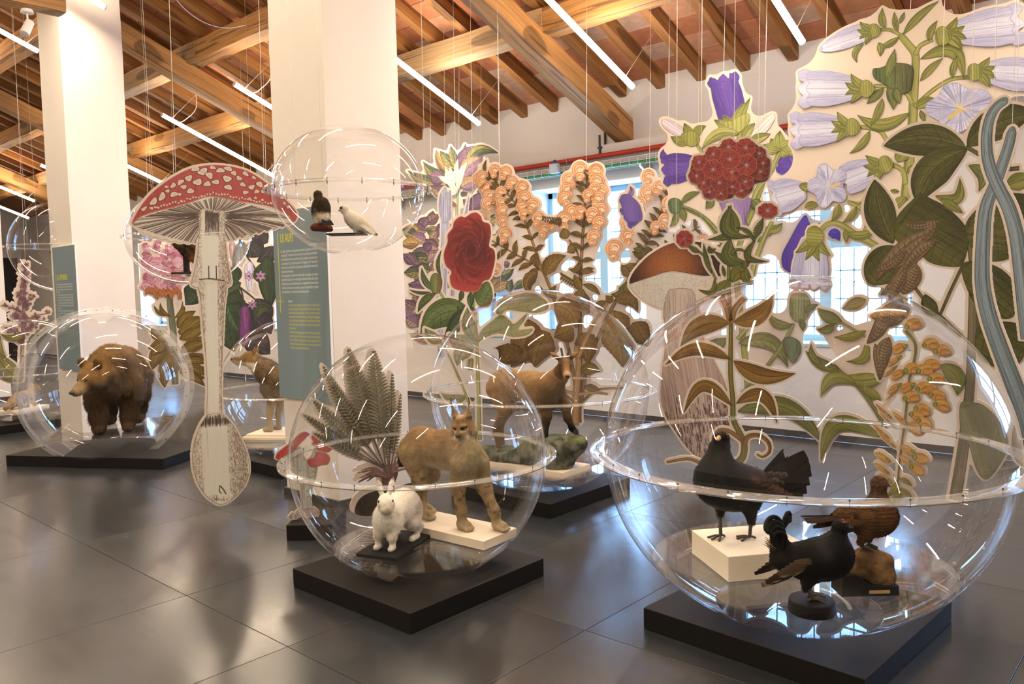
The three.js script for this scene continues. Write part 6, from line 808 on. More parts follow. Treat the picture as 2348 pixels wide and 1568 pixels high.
// ---------------------------------------------------------------- plants before the window wall
const GREEN = { c: 0x8f8a3c, c2: 0x6f7030, dark: 0x4a4a1e, light: 0xb5ae5f }, OLIVE = { c: 0x55531f, c2: 0x413f17, dark: 0x25230d, light: 0x7d7a34 }, BROWNLEAF = { c: 0x7d5a26, c2: 0x644519, dark: 0x3d2810, light: 0xa5803f }, PALE = { c: 0xbab3cc, dark: 0x7773a2, light: 0xe9e2ea, core: 0xece4e8, coreW: 0.62, core0: 0.12, rimDark: 0.1, edge: 0x7d79a6, ew: 1.2 }, VIOLET = { c: 0x56388e, dark: 0x341f66, light: 0x8566b8, rimDark: 0.3, edge: 0x46307c }, CALYX = { c: 0x8e8b3d, dark: 0x4f4f1d, light: 0xc2bc6a, hatch: 30, ribs: 5, edge: 0x4d4b1e };
// pale lilac bellflower, the tallest board at the right
{
  const c = new Cutout('bellflower_cutout', 'giant pale lilac bellflower cut-out reaching the ceiling at the right', { x: 2060, y: 420, d: 6.6, turn: -14, K: 1.45, bd: 4.5, close: 42, seed: 7 });
  c.view(1500, 0, 2.769);
  const stemSt = { c: 0x9a9447, dark: 0x55541f, light: 0xc1b96b, hatch: 60, rimDark: 0.2 };
  c.S('stem', [[1560, 220], [1615, 285], [1658, 350], [1655, 480], [1648, 620], [1640, 780], [1625, 960], [1600, 1240], [1575, 1500], [1560, 1800], [1545, 2050]], 17, 34, stemSt);
  c.grp().S('stem', [[1660, 350], [1690, 290], [1770, 250]], 14, 12, stemSt).S('stem', [[1650, 680], [1760, 580], [1880, 505], [2000, 490]], 13, 11, stemSt).S('stem', [[1640, 660], [1590, 580], [1500, 550], [1395, 545]], 12, 11, stemSt).S('stem', [[1480, 900], [1430, 830], [1310, 805]], 12, 12, stemSt).S('stem', [[1595, 1170], [1575, 1080], [1500, 1040]], 14, 13, stemSt).S('stem', [[1560, 220], [1500, 190], [1420, 190]], 10, 9, stemSt);
  c.grp().S('stem', [[1330, 1480], [1380, 1290], [1290, 1290], [1240, 1280]], 8, 8, stemSt);
  c.grp().L('leaf', 1470, 180, 1450, 50, 20, 0.1, GREEN).grp().L('leaf', 1548, 200, 1525, 75, 16, 0.05, GREEN).L('leaf', 1560, 150, 1590, 75, 13, 0, GREEN).grp().L('leaf', 1580, 220, 1810, 5, 24, 0.06, GREEN).grp().L('leaf', 1555, 235, 1420, 300, 20, 0.1, GREEN).L('leaf', 1425, 270, 1435, 360, 20, 0.1, GREEN).grp().L('leaf', 1330, 280, 1290, 400, 18, -0.3, GREEN)
    .grp().L('leaf', 1745, 260, 1800, 130, 20, 0.1, GREEN).grp().L('leaf', 1690, 375, 1990, 470, 36, 0.34, { ...GREEN, curl: -0.12 }).grp().L('leaf', 1690, 515, 1840, 365, 22, 0.05, GREEN).L('leaf', 1895, 495, 1925, 350, 18, 0.05, GREEN).grp().L('leaf', 1665, 690, 1800, 640, 30, 0.15, GREEN).grp().L('leaf', 1625, 715, 1290, 730, 36, 0.22, GREEN).grp().L('leaf', 1450, 625, 1375, 805, 24, 0.05, GREEN).L('leaf', 1370, 830, 1240, 975, 24, 0.12, GREEN).grp().L('leaf', 1690, 700, 1720, 780, 14, 0, { ...GREEN, c: 0x55602c })
    .grp().L('leaf', 1545, 1030, 1640, 950, 40, 0.15, GREEN).L('leaf', 1610, 1100, 1680, 1085, 22, 0.3, GREEN).grp().L('leaf', 1500, 1210, 1560, 1215, 12, 0, GREEN);
  // hairy dark green fruit
  c.grp().B('seed_pod', [[1390, 440], [1440, 430], [1500, 405], [1570, 400], [1640, 425], [1640, 520], [1620, 580], [1540, 600], [1470, 540], [1400, 500]], { c: 0x4d5a2f, dark: 0x232b15, light: 0x7f8a4a, hatch: 160, c2: 0x6b4a33, c2a: 0.35 }).L('leaf', 1480, 500, 1530, 310, 26, 0, { ...GREEN, c: 0x5d6631 }).L('leaf', 1460, 560, 1350, 660, 26, 0, { ...GREEN, c: 0x465227 }).L('leaf', 1480, 560, 1520, 700, 28, 0.1, { ...GREEN, c: 0x465227 }).L('leaf', 1530, 560, 1560, 660, 24, 0, { ...GREEN, c: 0x465227 });
  const sepals = (x, y, tx, ty, r) => { const d = Math.atan2(ty - y, tx - x); c.grp(); for (const a of [-0.75, -0.25, 0.3, 0.8]) c.L('calyx', x, y, x + Math.cos(d + a) * r * 2.1, y + Math.sin(d + a) * r * 2.1, r * 0.34, 0.08 * Math.sign(a), { ...GREEN, c: 0x97923f }); const q = []; for (let i = 0; i < 12; i++) { const a = i / 12 * 6.283; q.push([x + r * 0.72 * Math.cos(a) * (1 + 0.1 * Math.cos(3 * a)), y + r * 0.86 * Math.sin(a)]); } c.B('calyx', q, { ...CALYX, axis: [[x - Math.sin(d) * r, y + Math.cos(d) * r], [x + Math.sin(d) * r, y - Math.cos(d) * r]] }); };
  c.grp().B('bud', [[1420, 170], [1330, 150], [1220, 180], [1120, 240], [1060, 295], [1058, 325], [1130, 330], [1240, 305], [1350, 260], [1420, 225]], { ...PALE, axis: [[1420, 195], [1060, 315]], hatch: 60, ribs: 3 }); sepals(1400, 195, 1250, 235, 52);
  c.grp().bell(1870, 215, 2330, 150, 62, 128, PALE); sepals(1835, 230, 2000, 200, 72);
  c.grp().bell(2080, 455, 2420, 480, 60, 112, PALE); sepals(2035, 460, 2220, 455, 66);
  c.grp().rosette('flower', 1945, 690, 205, 5, { ...PALE, sx: 1.08, sy: 0.82, notch: 0.22, rays: 260, extra: (k, o, R, line, U, r) => { k.fillStyle = rgbaOf(0xa8a3c0, 0.45); k.beginPath(); k.ellipse(o[0], o[1] + R * 0.02, R * 0.52, R * 0.38, 0.4, 0, 7); k.fill(); for (let i = 0; i < 5; i++) { const a = i * 1.2566 + 0.3; line([o, [o[0] + R * Math.cos(a), o[1] + R * 0.8 * Math.sin(a)]], rgbaOf(0x7d79a6, 0.7), 1.6 * U); } line([[o[0] - R * 0.25, o[1] - R * 0.2], [o[0] + R * 0.02, o[1] - R * 0.02]], pc(0xd9b765), 7 * U); for (let i = 0; i < 6; i++) line([[o[0], o[1]], [o[0] + R * 0.2 * Math.cos(i * 0.5), o[1] + R * 0.16 * Math.sin(i * 0.5 - 0.6)]], pc(0xe5c98a), 2 * U); } });
  c.grp().bell(1330, 560, 935, 565, 58, 118, PALE); sepals(1350, 565, 1150, 570, 66);
  c.grp().bell(1240, 810, 885, 830, 58, 112, PALE); sepals(1262, 808, 1080, 810, 66);
  c.grp().bell(960, 1205, 760, 1262, 62, 112, { ...PALE, lobes: 3 }); c.grp().L('sepal', 925, 1180, 1010, 1215, 26, 0.1, GREEN).L('sepal', 960, 1320, 1050, 1300, 24, 0.1, GREEN);
  c.grp().bell(1440, 1055, 1180, 1160, 60, 104, { ...PALE, rim: false }); sepals(1470, 1045, 1300, 1110, 66);
  c.grp().rosette('flower', 1110, 1180, 140, 5, { ...PALE, sx: 0.95, sy: 1.05, notch: 0.3, rays: 220, extra: (k, o, R, line, U) => { k.fillStyle = rgbaOf(0xb5b0c8, 0.4); k.beginPath(); k.ellipse(o[0], o[1], R * 0.42, R * 0.4, 0, 0, 7); k.fill(); line([[o[0] + R * 0.1, o[1] - R * 0.05], [o[0] + R * 0.45, o[1] + R * 0.05]], pc(0xe3bf72), 6 * U); } });
  // hanging bell and its arching stem
  c.tight = true; c.view(1780, 180, 3.016).grp().S('stem', [[305, 1055], [360, 1005], [440, 1005], [560, 1080], [700, 1160], [830, 1260], [900, 1400]], 14, 22, stemSt).S('stem', [[500, 850], [590, 900], [650, 955], [760, 1080]], 10, 14, stemSt);
  c.grp().L('leaf', 440, 870, 385, 990, 26, 0.1, GREEN).grp().L('leaf', 560, 885, 460, 1000, 22, 0.12, GREEN).grp().L('leaf', 640, 810, 590, 895, 30, 0.1, GREEN).grp().L('leaf', 690, 1050, 480, 1035, 30, 0.2, { ...GREEN, curl: 0.15 }).L('leaf', 480, 1040, 490, 1140, 18, 0, GREEN).grp().L('leaf', 900, 820, 820, 910, 40, 0, GREEN);
  c.grp().bell(255, 1110, 235, 1440, 80, 128, { ...PALE, c: 0xb9b3cc, lobes: 4 }); sepals(270, 1090, 260, 1250, 84);
  // lower leaves seen through the largest globe
  c.tight = true;
  c.view(1840, 580, 2.703).grp().S('stem', [[520, 1080], [430, 930], [340, 815], [250, 740], [200, 690]], 12, 9, { ...stemSt, c: 0x6d6a3a }).S('stem', [[400, 520], [300, 460], [200, 400]], 8, 7, { ...stemSt, c: 0x6d6a3a });
  c.grp().L('leaf', 400, 480, 200, 520, 26, 0.1, GREEN).grp().L('leaf', 400, 545, 275, 670, 26, 0.35, GREEN).grp().L('leaf', 230, 720, 25, 605, 34, 0.1, { ...GREEN, c: 0x5f6248 }).L('leaf', 130, 690, 60, 560, 22, 0.2, { ...GREEN, c: 0x5f6248 }).grp().L('leaf', 510, 765, 240, 760, 44, 0.1, GREEN).L('leaf', 340, 810, 120, 890, 40, -0.35, GREEN).grp().L('leaf', 490, 905, 355, 820, 28, 0, GREEN).grp().L('leaf', 500, 1140, 120, 1290, 48, -0.42, { ...GREEN, c: 0x7d7a30 }).grp().L('leaf', 250, 420, 100, 340, 36, 0.1, { ...GREEN, c: 0x4d5638 }).L('leaf', 200, 440, 95, 470, 26, 0.2, { ...GREEN, c: 0x4d5638 }).grp().L('leaf', 400, 285, 255, 345, 34, 0, { ...GREEN, c: 0x5c6040 });
  c.web([[150, 520], [470, 420], [520, 760], [480, 900], [330, 760], [230, 640]]);
  c.hang([-700, -1480]).view(1500, 0, 2.769).hang([1090, 300], [1620, 250]).build();
}
// violet bellflower behind the crimson cluster
{
  const c = new Cutout('violet_bellflower_cutout', 'deep violet bellflower cut-out behind the crimson flower cluster', { x: 1680, y: 420, d: 7.1, turn: -10, K: 1.4, bd: 4.5, close: 24, seed: 11 });
  const st = { c: 0xa09b52, dark: 0x5d5c27, light: 0xc9c07a, hatch: 50 };
  c.view(1500, 0, 2.769).S('stem', [[545, 830], [540, 920], [600, 1100], [700, 1100], [640, 1300], [560, 1500], [520, 1700], [560, 2100], [600, 2500]], 13, 20, st).grp().S('stem', [[800, 960], [740, 1090], [660, 1200], [610, 1330]], 16, 18, st).grp().S('stem', [[250, 880], [300, 960], [420, 1100]], 10, 12, st).grp().S('stem', [[160, 1300], [230, 1340], [330, 1400], [440, 1560]], 9, 11, { ...st, c: 0x6c7648 });
  c.grp().bell(510, 780, 435, 490, 130, 98, { ...VIOLET, lobes: 3 }); c.grp(); for (const [x, y, w] of [[380, 760, 26], [440, 730, 26], [500, 755, 28], [560, 660, 30], [610, 620, 26]]) c.L('calyx', 500, 830, x, y, w, 0, { ...CALYX, c: 0xb0ab58 }); c.B('calyx', [[440, 780], [500, 760], [580, 720], [610, 740], [590, 800], [540, 840], [480, 835]], { ...CALYX, c: 0xb0ab58 });
  c.grp().B('bud', [[45, 770], [60, 755], [110, 765], [170, 800], [210, 850], [180, 880], [120, 850], [65, 810]], { c: 0xdcc7cc, dark: 0x9b7f92, light: 0xf0e2e0, axis: [[50, 765], [200, 865]], ribs: 3, edge: 0x8d7187 }).grp().L('calyx', 235, 900, 105, 865, 30, 0.1, CALYX).L('calyx', 240, 890, 190, 780, 30, 0, CALYX).L('calyx', 260, 880, 330, 800, 30, 0.2, CALYX).B('calyx', [[170, 860], [230, 830], [280, 850], [290, 900], [250, 930], [200, 915]], CALYX);
  c.grp().B('bud', [[600, 860], [650, 790], [720, 735], [765, 725], [760, 770], [710, 840], [640, 890]], { c: 0xe6d2c4, dark: 0xa58a80, light: 0xf3e6da, axis: [[610, 880], [765, 730]], ribs: 3, edge: 0x947a70 }).grp().L('leaf', 560, 890, 640, 780, 30, 0.05, { ...GREEN, c: 0xb6b063 }).L('leaf', 600, 900, 740, 850, 28, 0, { ...GREEN, c: 0xb6b063 }).L('leaf', 540, 850, 300, 950, 36, -0.2, { ...GREEN, c: 0xb6b063 });
  c.grp().bell(270, 1050, 60, 1080, 78, 100, { ...VIOLET, lobes: 3 }).grp().L('flower', 90, 1000, 60, 945, 20, 0.3, VIOLET);
  c.grp().bell(800, 1010, 960, 1080, 50, 100, { ...VIOLET, lobes: 3 }).grp().rosette('flower', 900, 1075, 115, 5, { ...VIOLET, sx: 1.1, sy: 0.72, notch: 0.2, rays: 150 }); c.grp(); for (const [x, y] of [[690, 920], [740, 880], [800, 830], [880, 900], [960, 975], [860, 990]]) c.L('calyx', 800, 950, x, y, 34, 0.05, { ...CALYX, c: 0xb3ad57 });
  c.view(1360, 320, 3.408).grp().bell(360, 560, 250, 620, 60, 84, { ...VIOLET, c: 0x5f4890 }).L('flower', 260, 480, 220, 440, 40, 0.1, { ...VIOLET, c: 0x8a6f9d }).L('flower', 270, 440, 290, 365, 22, -0.3, { ...VIOLET, c: 0x9c83a8 }).B('flower', [[215, 450], [260, 425], [310, 450], [370, 520], [380, 630], [280, 640], [235, 560]], { ...VIOLET, c: 0x66508f });
  c.grp().B('seed_pod', [[590, 480], [640, 455], [690, 480], [700, 540], [650, 580], [600, 560]], { c: 0x5f6f45, dark: 0x2c361f, light: 0x8b9868, hatch: 70, ribs: 4 }).L('leaf', 690, 500, 845, 410, 26, 0.12, { ...GREEN, c: 0x5e6c3e }).L('leaf', 690, 540, 720, 640, 32, 0, { ...GREEN, c: 0x55653a }).L('leaf', 640, 570, 600, 680, 26, 0.2, { ...GREEN, c: 0x55653a }).grp().L('leaf', 930, 450, 880, 540, 34, 0.1, { ...GREEN, c: 0x4d5a30 }).grp().L('leaf', 1250, 470, 1310, 550, 40, 0, { ...GREEN, c: 0x4d5a30 }).grp().S('stem', [[700, 520], [800, 560], [900, 630], [980, 720]], 9, 12, { ...st, c: 0x6c7648 });
  c.grp().B('flower', [[985, 470], [1060, 440], [1150, 435], [1230, 460], [1225, 540], [1190, 620], [1210, 690], [1120, 730], [1030, 700], [980, 620], [1010, 560]], { ...VIOLET, c: 0x8f6f9f, dark: 0x5b4272, light: 0xb59ac0, hatch: 120 });
  c.grp().L('leaf', 1340, 760, 1420, 720, 40, 0.3, { ...GREEN, c: 0x8d8a45 }).L('leaf', 1370, 700, 1480, 650, 30, -0.2, { ...GREEN, c: 0xb3ad57 }).grp().L('leaf', 1050, 850, 960, 830, 40, 0.1, { ...GREEN, c: 0x4d5a30 }).L('leaf', 1240, 740, 1330, 790, 34, 0, { ...GREEN, c: 0x4d5a30 }).grp().S('stem', [[1400, 640], [1340, 760], [1270, 940], [1240, 1060]], 14, 20, st);
  c.view(1780, 180, 3.016).grp().B('flower', [[155, 1000], [205, 945], [240, 1010], [310, 1000], [350, 1040], [300, 1100], [200, 1180], [120, 1330], [50, 1310], [40, 1220], [100, 1100]], VIOLET).grp().L('flower', 360, 1080, 445, 1100, 34, 0.2, { ...VIOLET, curl: -0.3 });
  c.view(1440, 640, 3.267).grp().L('leaf', 830, 480, 1200, 660, 58, 0.28, { ...GREEN, c: 0x85835a, c2: 0x6f6d46, veins: 5 }).grp().S('stem', [[820, 450], [900, 360], [990, 270]], 16, 13, { ...st, c: 0x8f8a58 }).S('stem', [[860, 850], [960, 750], [1080, 600], [1180, 450], [1240, 330]], 14, 12, { ...st, c: 0x8f8a58 }).grp().L('leaf', 1230, 340, 1040, 260, 34, 0.2, { ...GREEN, c: 0x77754c, curl: -0.1 }).grp().B('seed_pod', [[1230, 110], [1330, 110], [1370, 180], [1350, 280], [1280, 320], [1220, 280], [1210, 190]], { c: 0x8d8c55, dark: 0x52522c, light: 0xb3b07b, hatch: 90, ribs: 6 }).L('leaf', 1330, 250, 1430, 190, 22, 0.1, { ...GREEN, c: 0x5d613c }).L('leaf', 1290, 300, 1310, 390, 22, 0.1, { ...GREEN, c: 0x5d613c }).grp().B('seed_pod', [[1160, 460], [1220, 430], [1290, 470], [1295, 550], [1240, 630], [1190, 560]], { c: 0x6c6f4f, dark: 0x3c3f28, light: 0x98987a, hatch: 60 }).grp().L('leaf', 820, 990, 1480, 1200, 70, 0.22, { ...GREEN, c: 0x6f6d3a, curl: -0.06 }).grp().L('leaf', 740, 440, 560, 470, 44, 0.2, { ...GREEN, c: 0x6f6d46 });
  c.view(1500, 0, 2.769).hang([90, 760], [440, 480], [700, 760]).build();
}
// crimson sweet william
{
  const c = new Cutout('sweet_william_cutout', 'crimson sweet william cut-out with one dense round flower cluster', { x: 1690, y: 640, d: 5.7, turn: -7, K: 1.7, bd: 4.5, seed: 13 });
  const lf = { c: 0x4f5424, c2: 0x686a2e, dark: 0x262a10, light: 0x858640, edge: 0x2a2d12 }, lo = { c: 0x8a6428, c2: 0x6d4b1a, dark: 0x3e280d, light: 0xb0873f, edge: 0x44300f }, st = { c: 0x6a6d2f, dark: 0x34380f, light: 0x97974c, hatch: 50 };
  c.view(1440, 640, 3.267).S('stem', [[760, -460], [755, -150], [755, 60], [770, 330], [768, 700], [785, 900], [790, 1050], [830, 1140], [870, 1230], [860, 1330], [800, 1390]], 10, 26, { ...st, c: 0x7c6a30 });
  c.grp().S('stem', [[870, 1240], [900, 1180], [980, 1170], [1050, 1220], [1060, 1290], [1010, 1330], [965, 1310]], 20, 6, { ...lo, c: 0x8f6440 }).grp().S('stem', [[850, 1200], [760, 1140], [690, 1130], [640, 1180], [640, 1240]], 18, 8, { ...lo, c: 0x8f6440 }).grp().S('stem', [[820, 1370], [700, 1400], [560, 1380], [450, 1345], [290, 1370]], 22, 8, { ...lo, c: 0x9d7466 });
  c.grp().L('leaf', 760, 330, 395, 500, 70, -0.18, lo).grp().L('leaf', 790, 320, 1085, 120, 62, -0.18, lo).grp().L('leaf', 770, 600, 280, 640, 48, -0.2, { ...lo, c2: 0x5b4326 }).grp().L('leaf', 790, 610, 1240, 740, 62, -0.12, { ...lo, curl: 0.08 }).grp().L('leaf', 780, 950, 420, 1000, 44, -0.5, lo).grp().L('leaf', 810, 930, 1130, 1030, 48, 0.38, { ...lo, curl: -0.15 });
  c.grp().S('leaf', [[700, 130], [740, 210], [770, 320], [800, 220], [870, 140]], 22, 18, { ...lo, c: 0xa87f52 });
  c.view(1360, 320, 3.408).grp().L('leaf', 1055, 515, 895, 780, 42, 0.45, lf).grp().L('leaf', 1080, 510, 1240, 760, 42, -0.45, lf).grp().L('leaf', 1055, 790, 940, 870, 46, 0.95, { ...lf, curl: 0.0 }).L('leaf', 905, 830, 960, 850, 22, -0.5, lf).grp().L('leaf', 1075, 770, 1230, 960, 52, -0.42, lf).grp().L('leaf', 1215, 950, 1150, 960, 20, 0.4, lf).grp().L('leaf', 1085, 1115, 1235, 1080, 56, 0.45, { ...lf, c: 0x7a6d22 }).L('leaf', 1180, 1020, 1240, 1120, 30, -0.2, { ...lf, c: 0x7a6d22 }).grp().L('leaf', 1070, 1090, 895, 1225, 50, 0.1, { ...lf, c: 0x76702a }).grp().L('leaf', 950, 1080, 820, 1170, 22, 0.5, { ...lf, c: 0x76702a }).grp().S('leaf', [[1080, 900], [1110, 865], [1160, 860], [1205, 900], [1210, 980], [1160, 990]], 12, 4, lf);
  c.grp().S('stem', [[1180, 1010], [1215, 880], [1270, 760], [1320, 640]], 8, 9, st).L('leaf', 1255, 790, 1120, 685, 18, -0.15, lf).L('leaf', 1270, 780, 1350, 960, 26, -0.55, { ...lf, curl: 0.1 }).L('calyx', 1260, 770, 1330, 610, 34, 0, { ...lf, teeth: 0.35 });
  c.grp().S('stem', [[960, 1090], [910, 990], [860, 900], [760, 830]], 8, 8, st).L('calyx', 830, 880, 740, 830, 24, 0, { ...lf, teeth: 0.35 }).L('leaf', 930, 1050, 865, 810, 20, 0.05, lf).L('leaf', 1030, 1070, 1010, 980, 14, 0, lf);
  const red = { c: 0x8d2f2a, dark: 0x4d1512, light: 0xb9584c, jag: 0.07, notch: 0.08, heart: 0xb49aa8, rays: 70, edge: 0xdabfae, ew: 1.2 };
  c.grp().rosette('flower', 1365, 555, 78, 8, { ...red, c: 0x9c2b28, sy: 0.76 }).grp().rosette('flower', 715, 775, 66, 8, { ...red, c: 0xa02b30, heart: 0x9b5f7c });
  c.grp().B('flower_cluster', [[870, 120], [960, 70], [1040, 30], [1100, 30], [1150, 15], [1230, 15], [1300, 60], [1345, 110], [1375, 180], [1380, 260], [1350, 320], [1260, 345], [1240, 400], [1180, 440], [1110, 420], [1080, 455], [1010, 460], [960, 440], [880, 445], [860, 390], [800, 330], [755, 290], [765, 220], [790, 150]], { c: 0x5f1a17, dark: 0x3a0d0b, light: 0x7d2a22, hatch: 120, edge: 0x3a0d0b });
  for (const [x, y, r] of [[1310, 250, 66], [1300, 110, 52], [1190, 330, 62], [1160, 400, 54], [1090, 370, 56], [1000, 420, 54], [910, 410, 54], [865, 340, 54], [810, 285, 62], [830, 180, 56], [940, 115, 60], [1060, 60, 64], [1195, 65, 72], [1330, 185, 56], [990, 340, 66], [1085, 255, 66], [1200, 200, 80], [1070, 155, 74], [940, 235, 76]]) c.grp().rosette('flower', x, y, r * 1.04, 7, { ...red, c: x > 1240 ? 0x6a201c : y < 270 ? 0xa3352c : 0x8d2b28 });
  c.hang([1100, 30], [1290, 60]).build();
}
// boletus with brown cap
{
  const c = new Cutout('boletus_cutout', 'brown capped boletus mushroom cut-out with thick speckled stem', { x: 1590, y: 720, d: 6.7, turn: -10, K: 1.5, bd: 4, seed: 17 });
  const dots = (n, col) => (k, a2, line, U, r) => { for (let i = 0; i < n; i++) { const q = a2(r(), r() * 2 - 1); line([q, [q[0] + U * 0.8, q[1] + U * 0.5]], rgbaOf(col, 0.5), (0.4 + 0.6 * r()) * U); } };
  c.view(1440, 640, 3.267).B('stem', [[275, 130], [300, 80], [390, 60], [480, 80], [520, 140], [540, 300], [580, 480], [650, 620], [730, 790], [760, 960], [755, 1120], [700, 1260], [620, 1330], [520, 1330], [440, 1260], [360, 1150], [280, 1020], [245, 880], [255, 700], [275, 500], [272, 300]], { c: 0xc0a390, dark: 0x7a5a4b, light: 0xe0cbb8, hatch: 420, axis: [[380, 60], [600, 1330]], edge: 0x6b5042, paint: (k, a2, line, U, r) => { for (let i = 0; i < 900; i++) { const t = Math.pow(r(), 0.55), s = r() * 2 - 1; if (r() < sstep(0.62, 0.85, t + 0.12 * noise3(s * 4, t * 6, 2))) line([a2(t, s), a2(Math.min(1, t + 0.035), s + 0.05 * (r() - 0.5))], rgbaOf(r() < 0.6 ? 0x2c211c : 0x5a4338, 0.6), (1 + 2.2 * r()) * U); } } });
  c.view(1360, 320, 3.408).grp().B('pores', [[285, 1120], [340, 1110], [450, 1075], [560, 1040], [640, 1033], [740, 1050], [850, 1065], [960, 1060], [1000, 1080], [980, 1160], [900, 1210], [840, 1280], [700, 1320], [560, 1330], [440, 1290], [340, 1220], [290, 1160]], { c: 0xd6c5b2, dark: 0x9a8a7c, light: 0xe9dccb, hatch: 60, edge: 0x6e5f55, paint: dots(1500, 0x5a4c43) });
  c.grp().B('stem_top', [[580, 1200], [650, 1165], [740, 1165], [790, 1200], [800, 1290], [780, 1420], [560, 1420]], { c: 0xbfaa98, dark: 0x7d695b, light: 0xdccbb9, hatch: 160, edge: 0x6b5a4e });
  c.grp().B('cap', [[285, 1120], [300, 1060], [350, 990], [430, 910], [540, 840], [640, 805], [760, 795], [880, 810], [980, 860], [1040, 920], [1060, 990], [1010, 1060], [940, 1060], [850, 1062], [740, 1045], [640, 1028], [560, 1036], [450, 1072], [340, 1108]], { c: 0x5a2c16, dark: 0x2b1309, light: 0x8a5028, hatch: 0, core: null, edge: 0x2d150a, paint: (k, a2, line, U, r) => { const o = c.m([600, 1010]), g = k.createRadialGradient(o[0], o[1], 0, o[0], o[1], c.w(330)); g.addColorStop(0, pc(0xb06a34)); g.addColorStop(0.45, pc(0x8d4c24)); g.addColorStop(0.8, pc(0x4a2412)); g.addColorStop(1, pc(0x2b140b)); k.fillStyle = g; k.fillRect(o[0] - 2, o[1] - 2, 4, 4); for (let i = 0; i < 2600; i++) { const x = 290 + 760 * r(), y = 790 + 330 * r(); line([c.m([x, y]), c.m([x + 16 * (r() - 0.5), y + 5 * (r() - 0.5)])], rgbaOf(r() < 0.5 ? 0x2b1309 : 0xb87a44, 0.16), (0.8 + r()) * U); } } });
  c.hang([650, 830], [840, 830]).build();
}
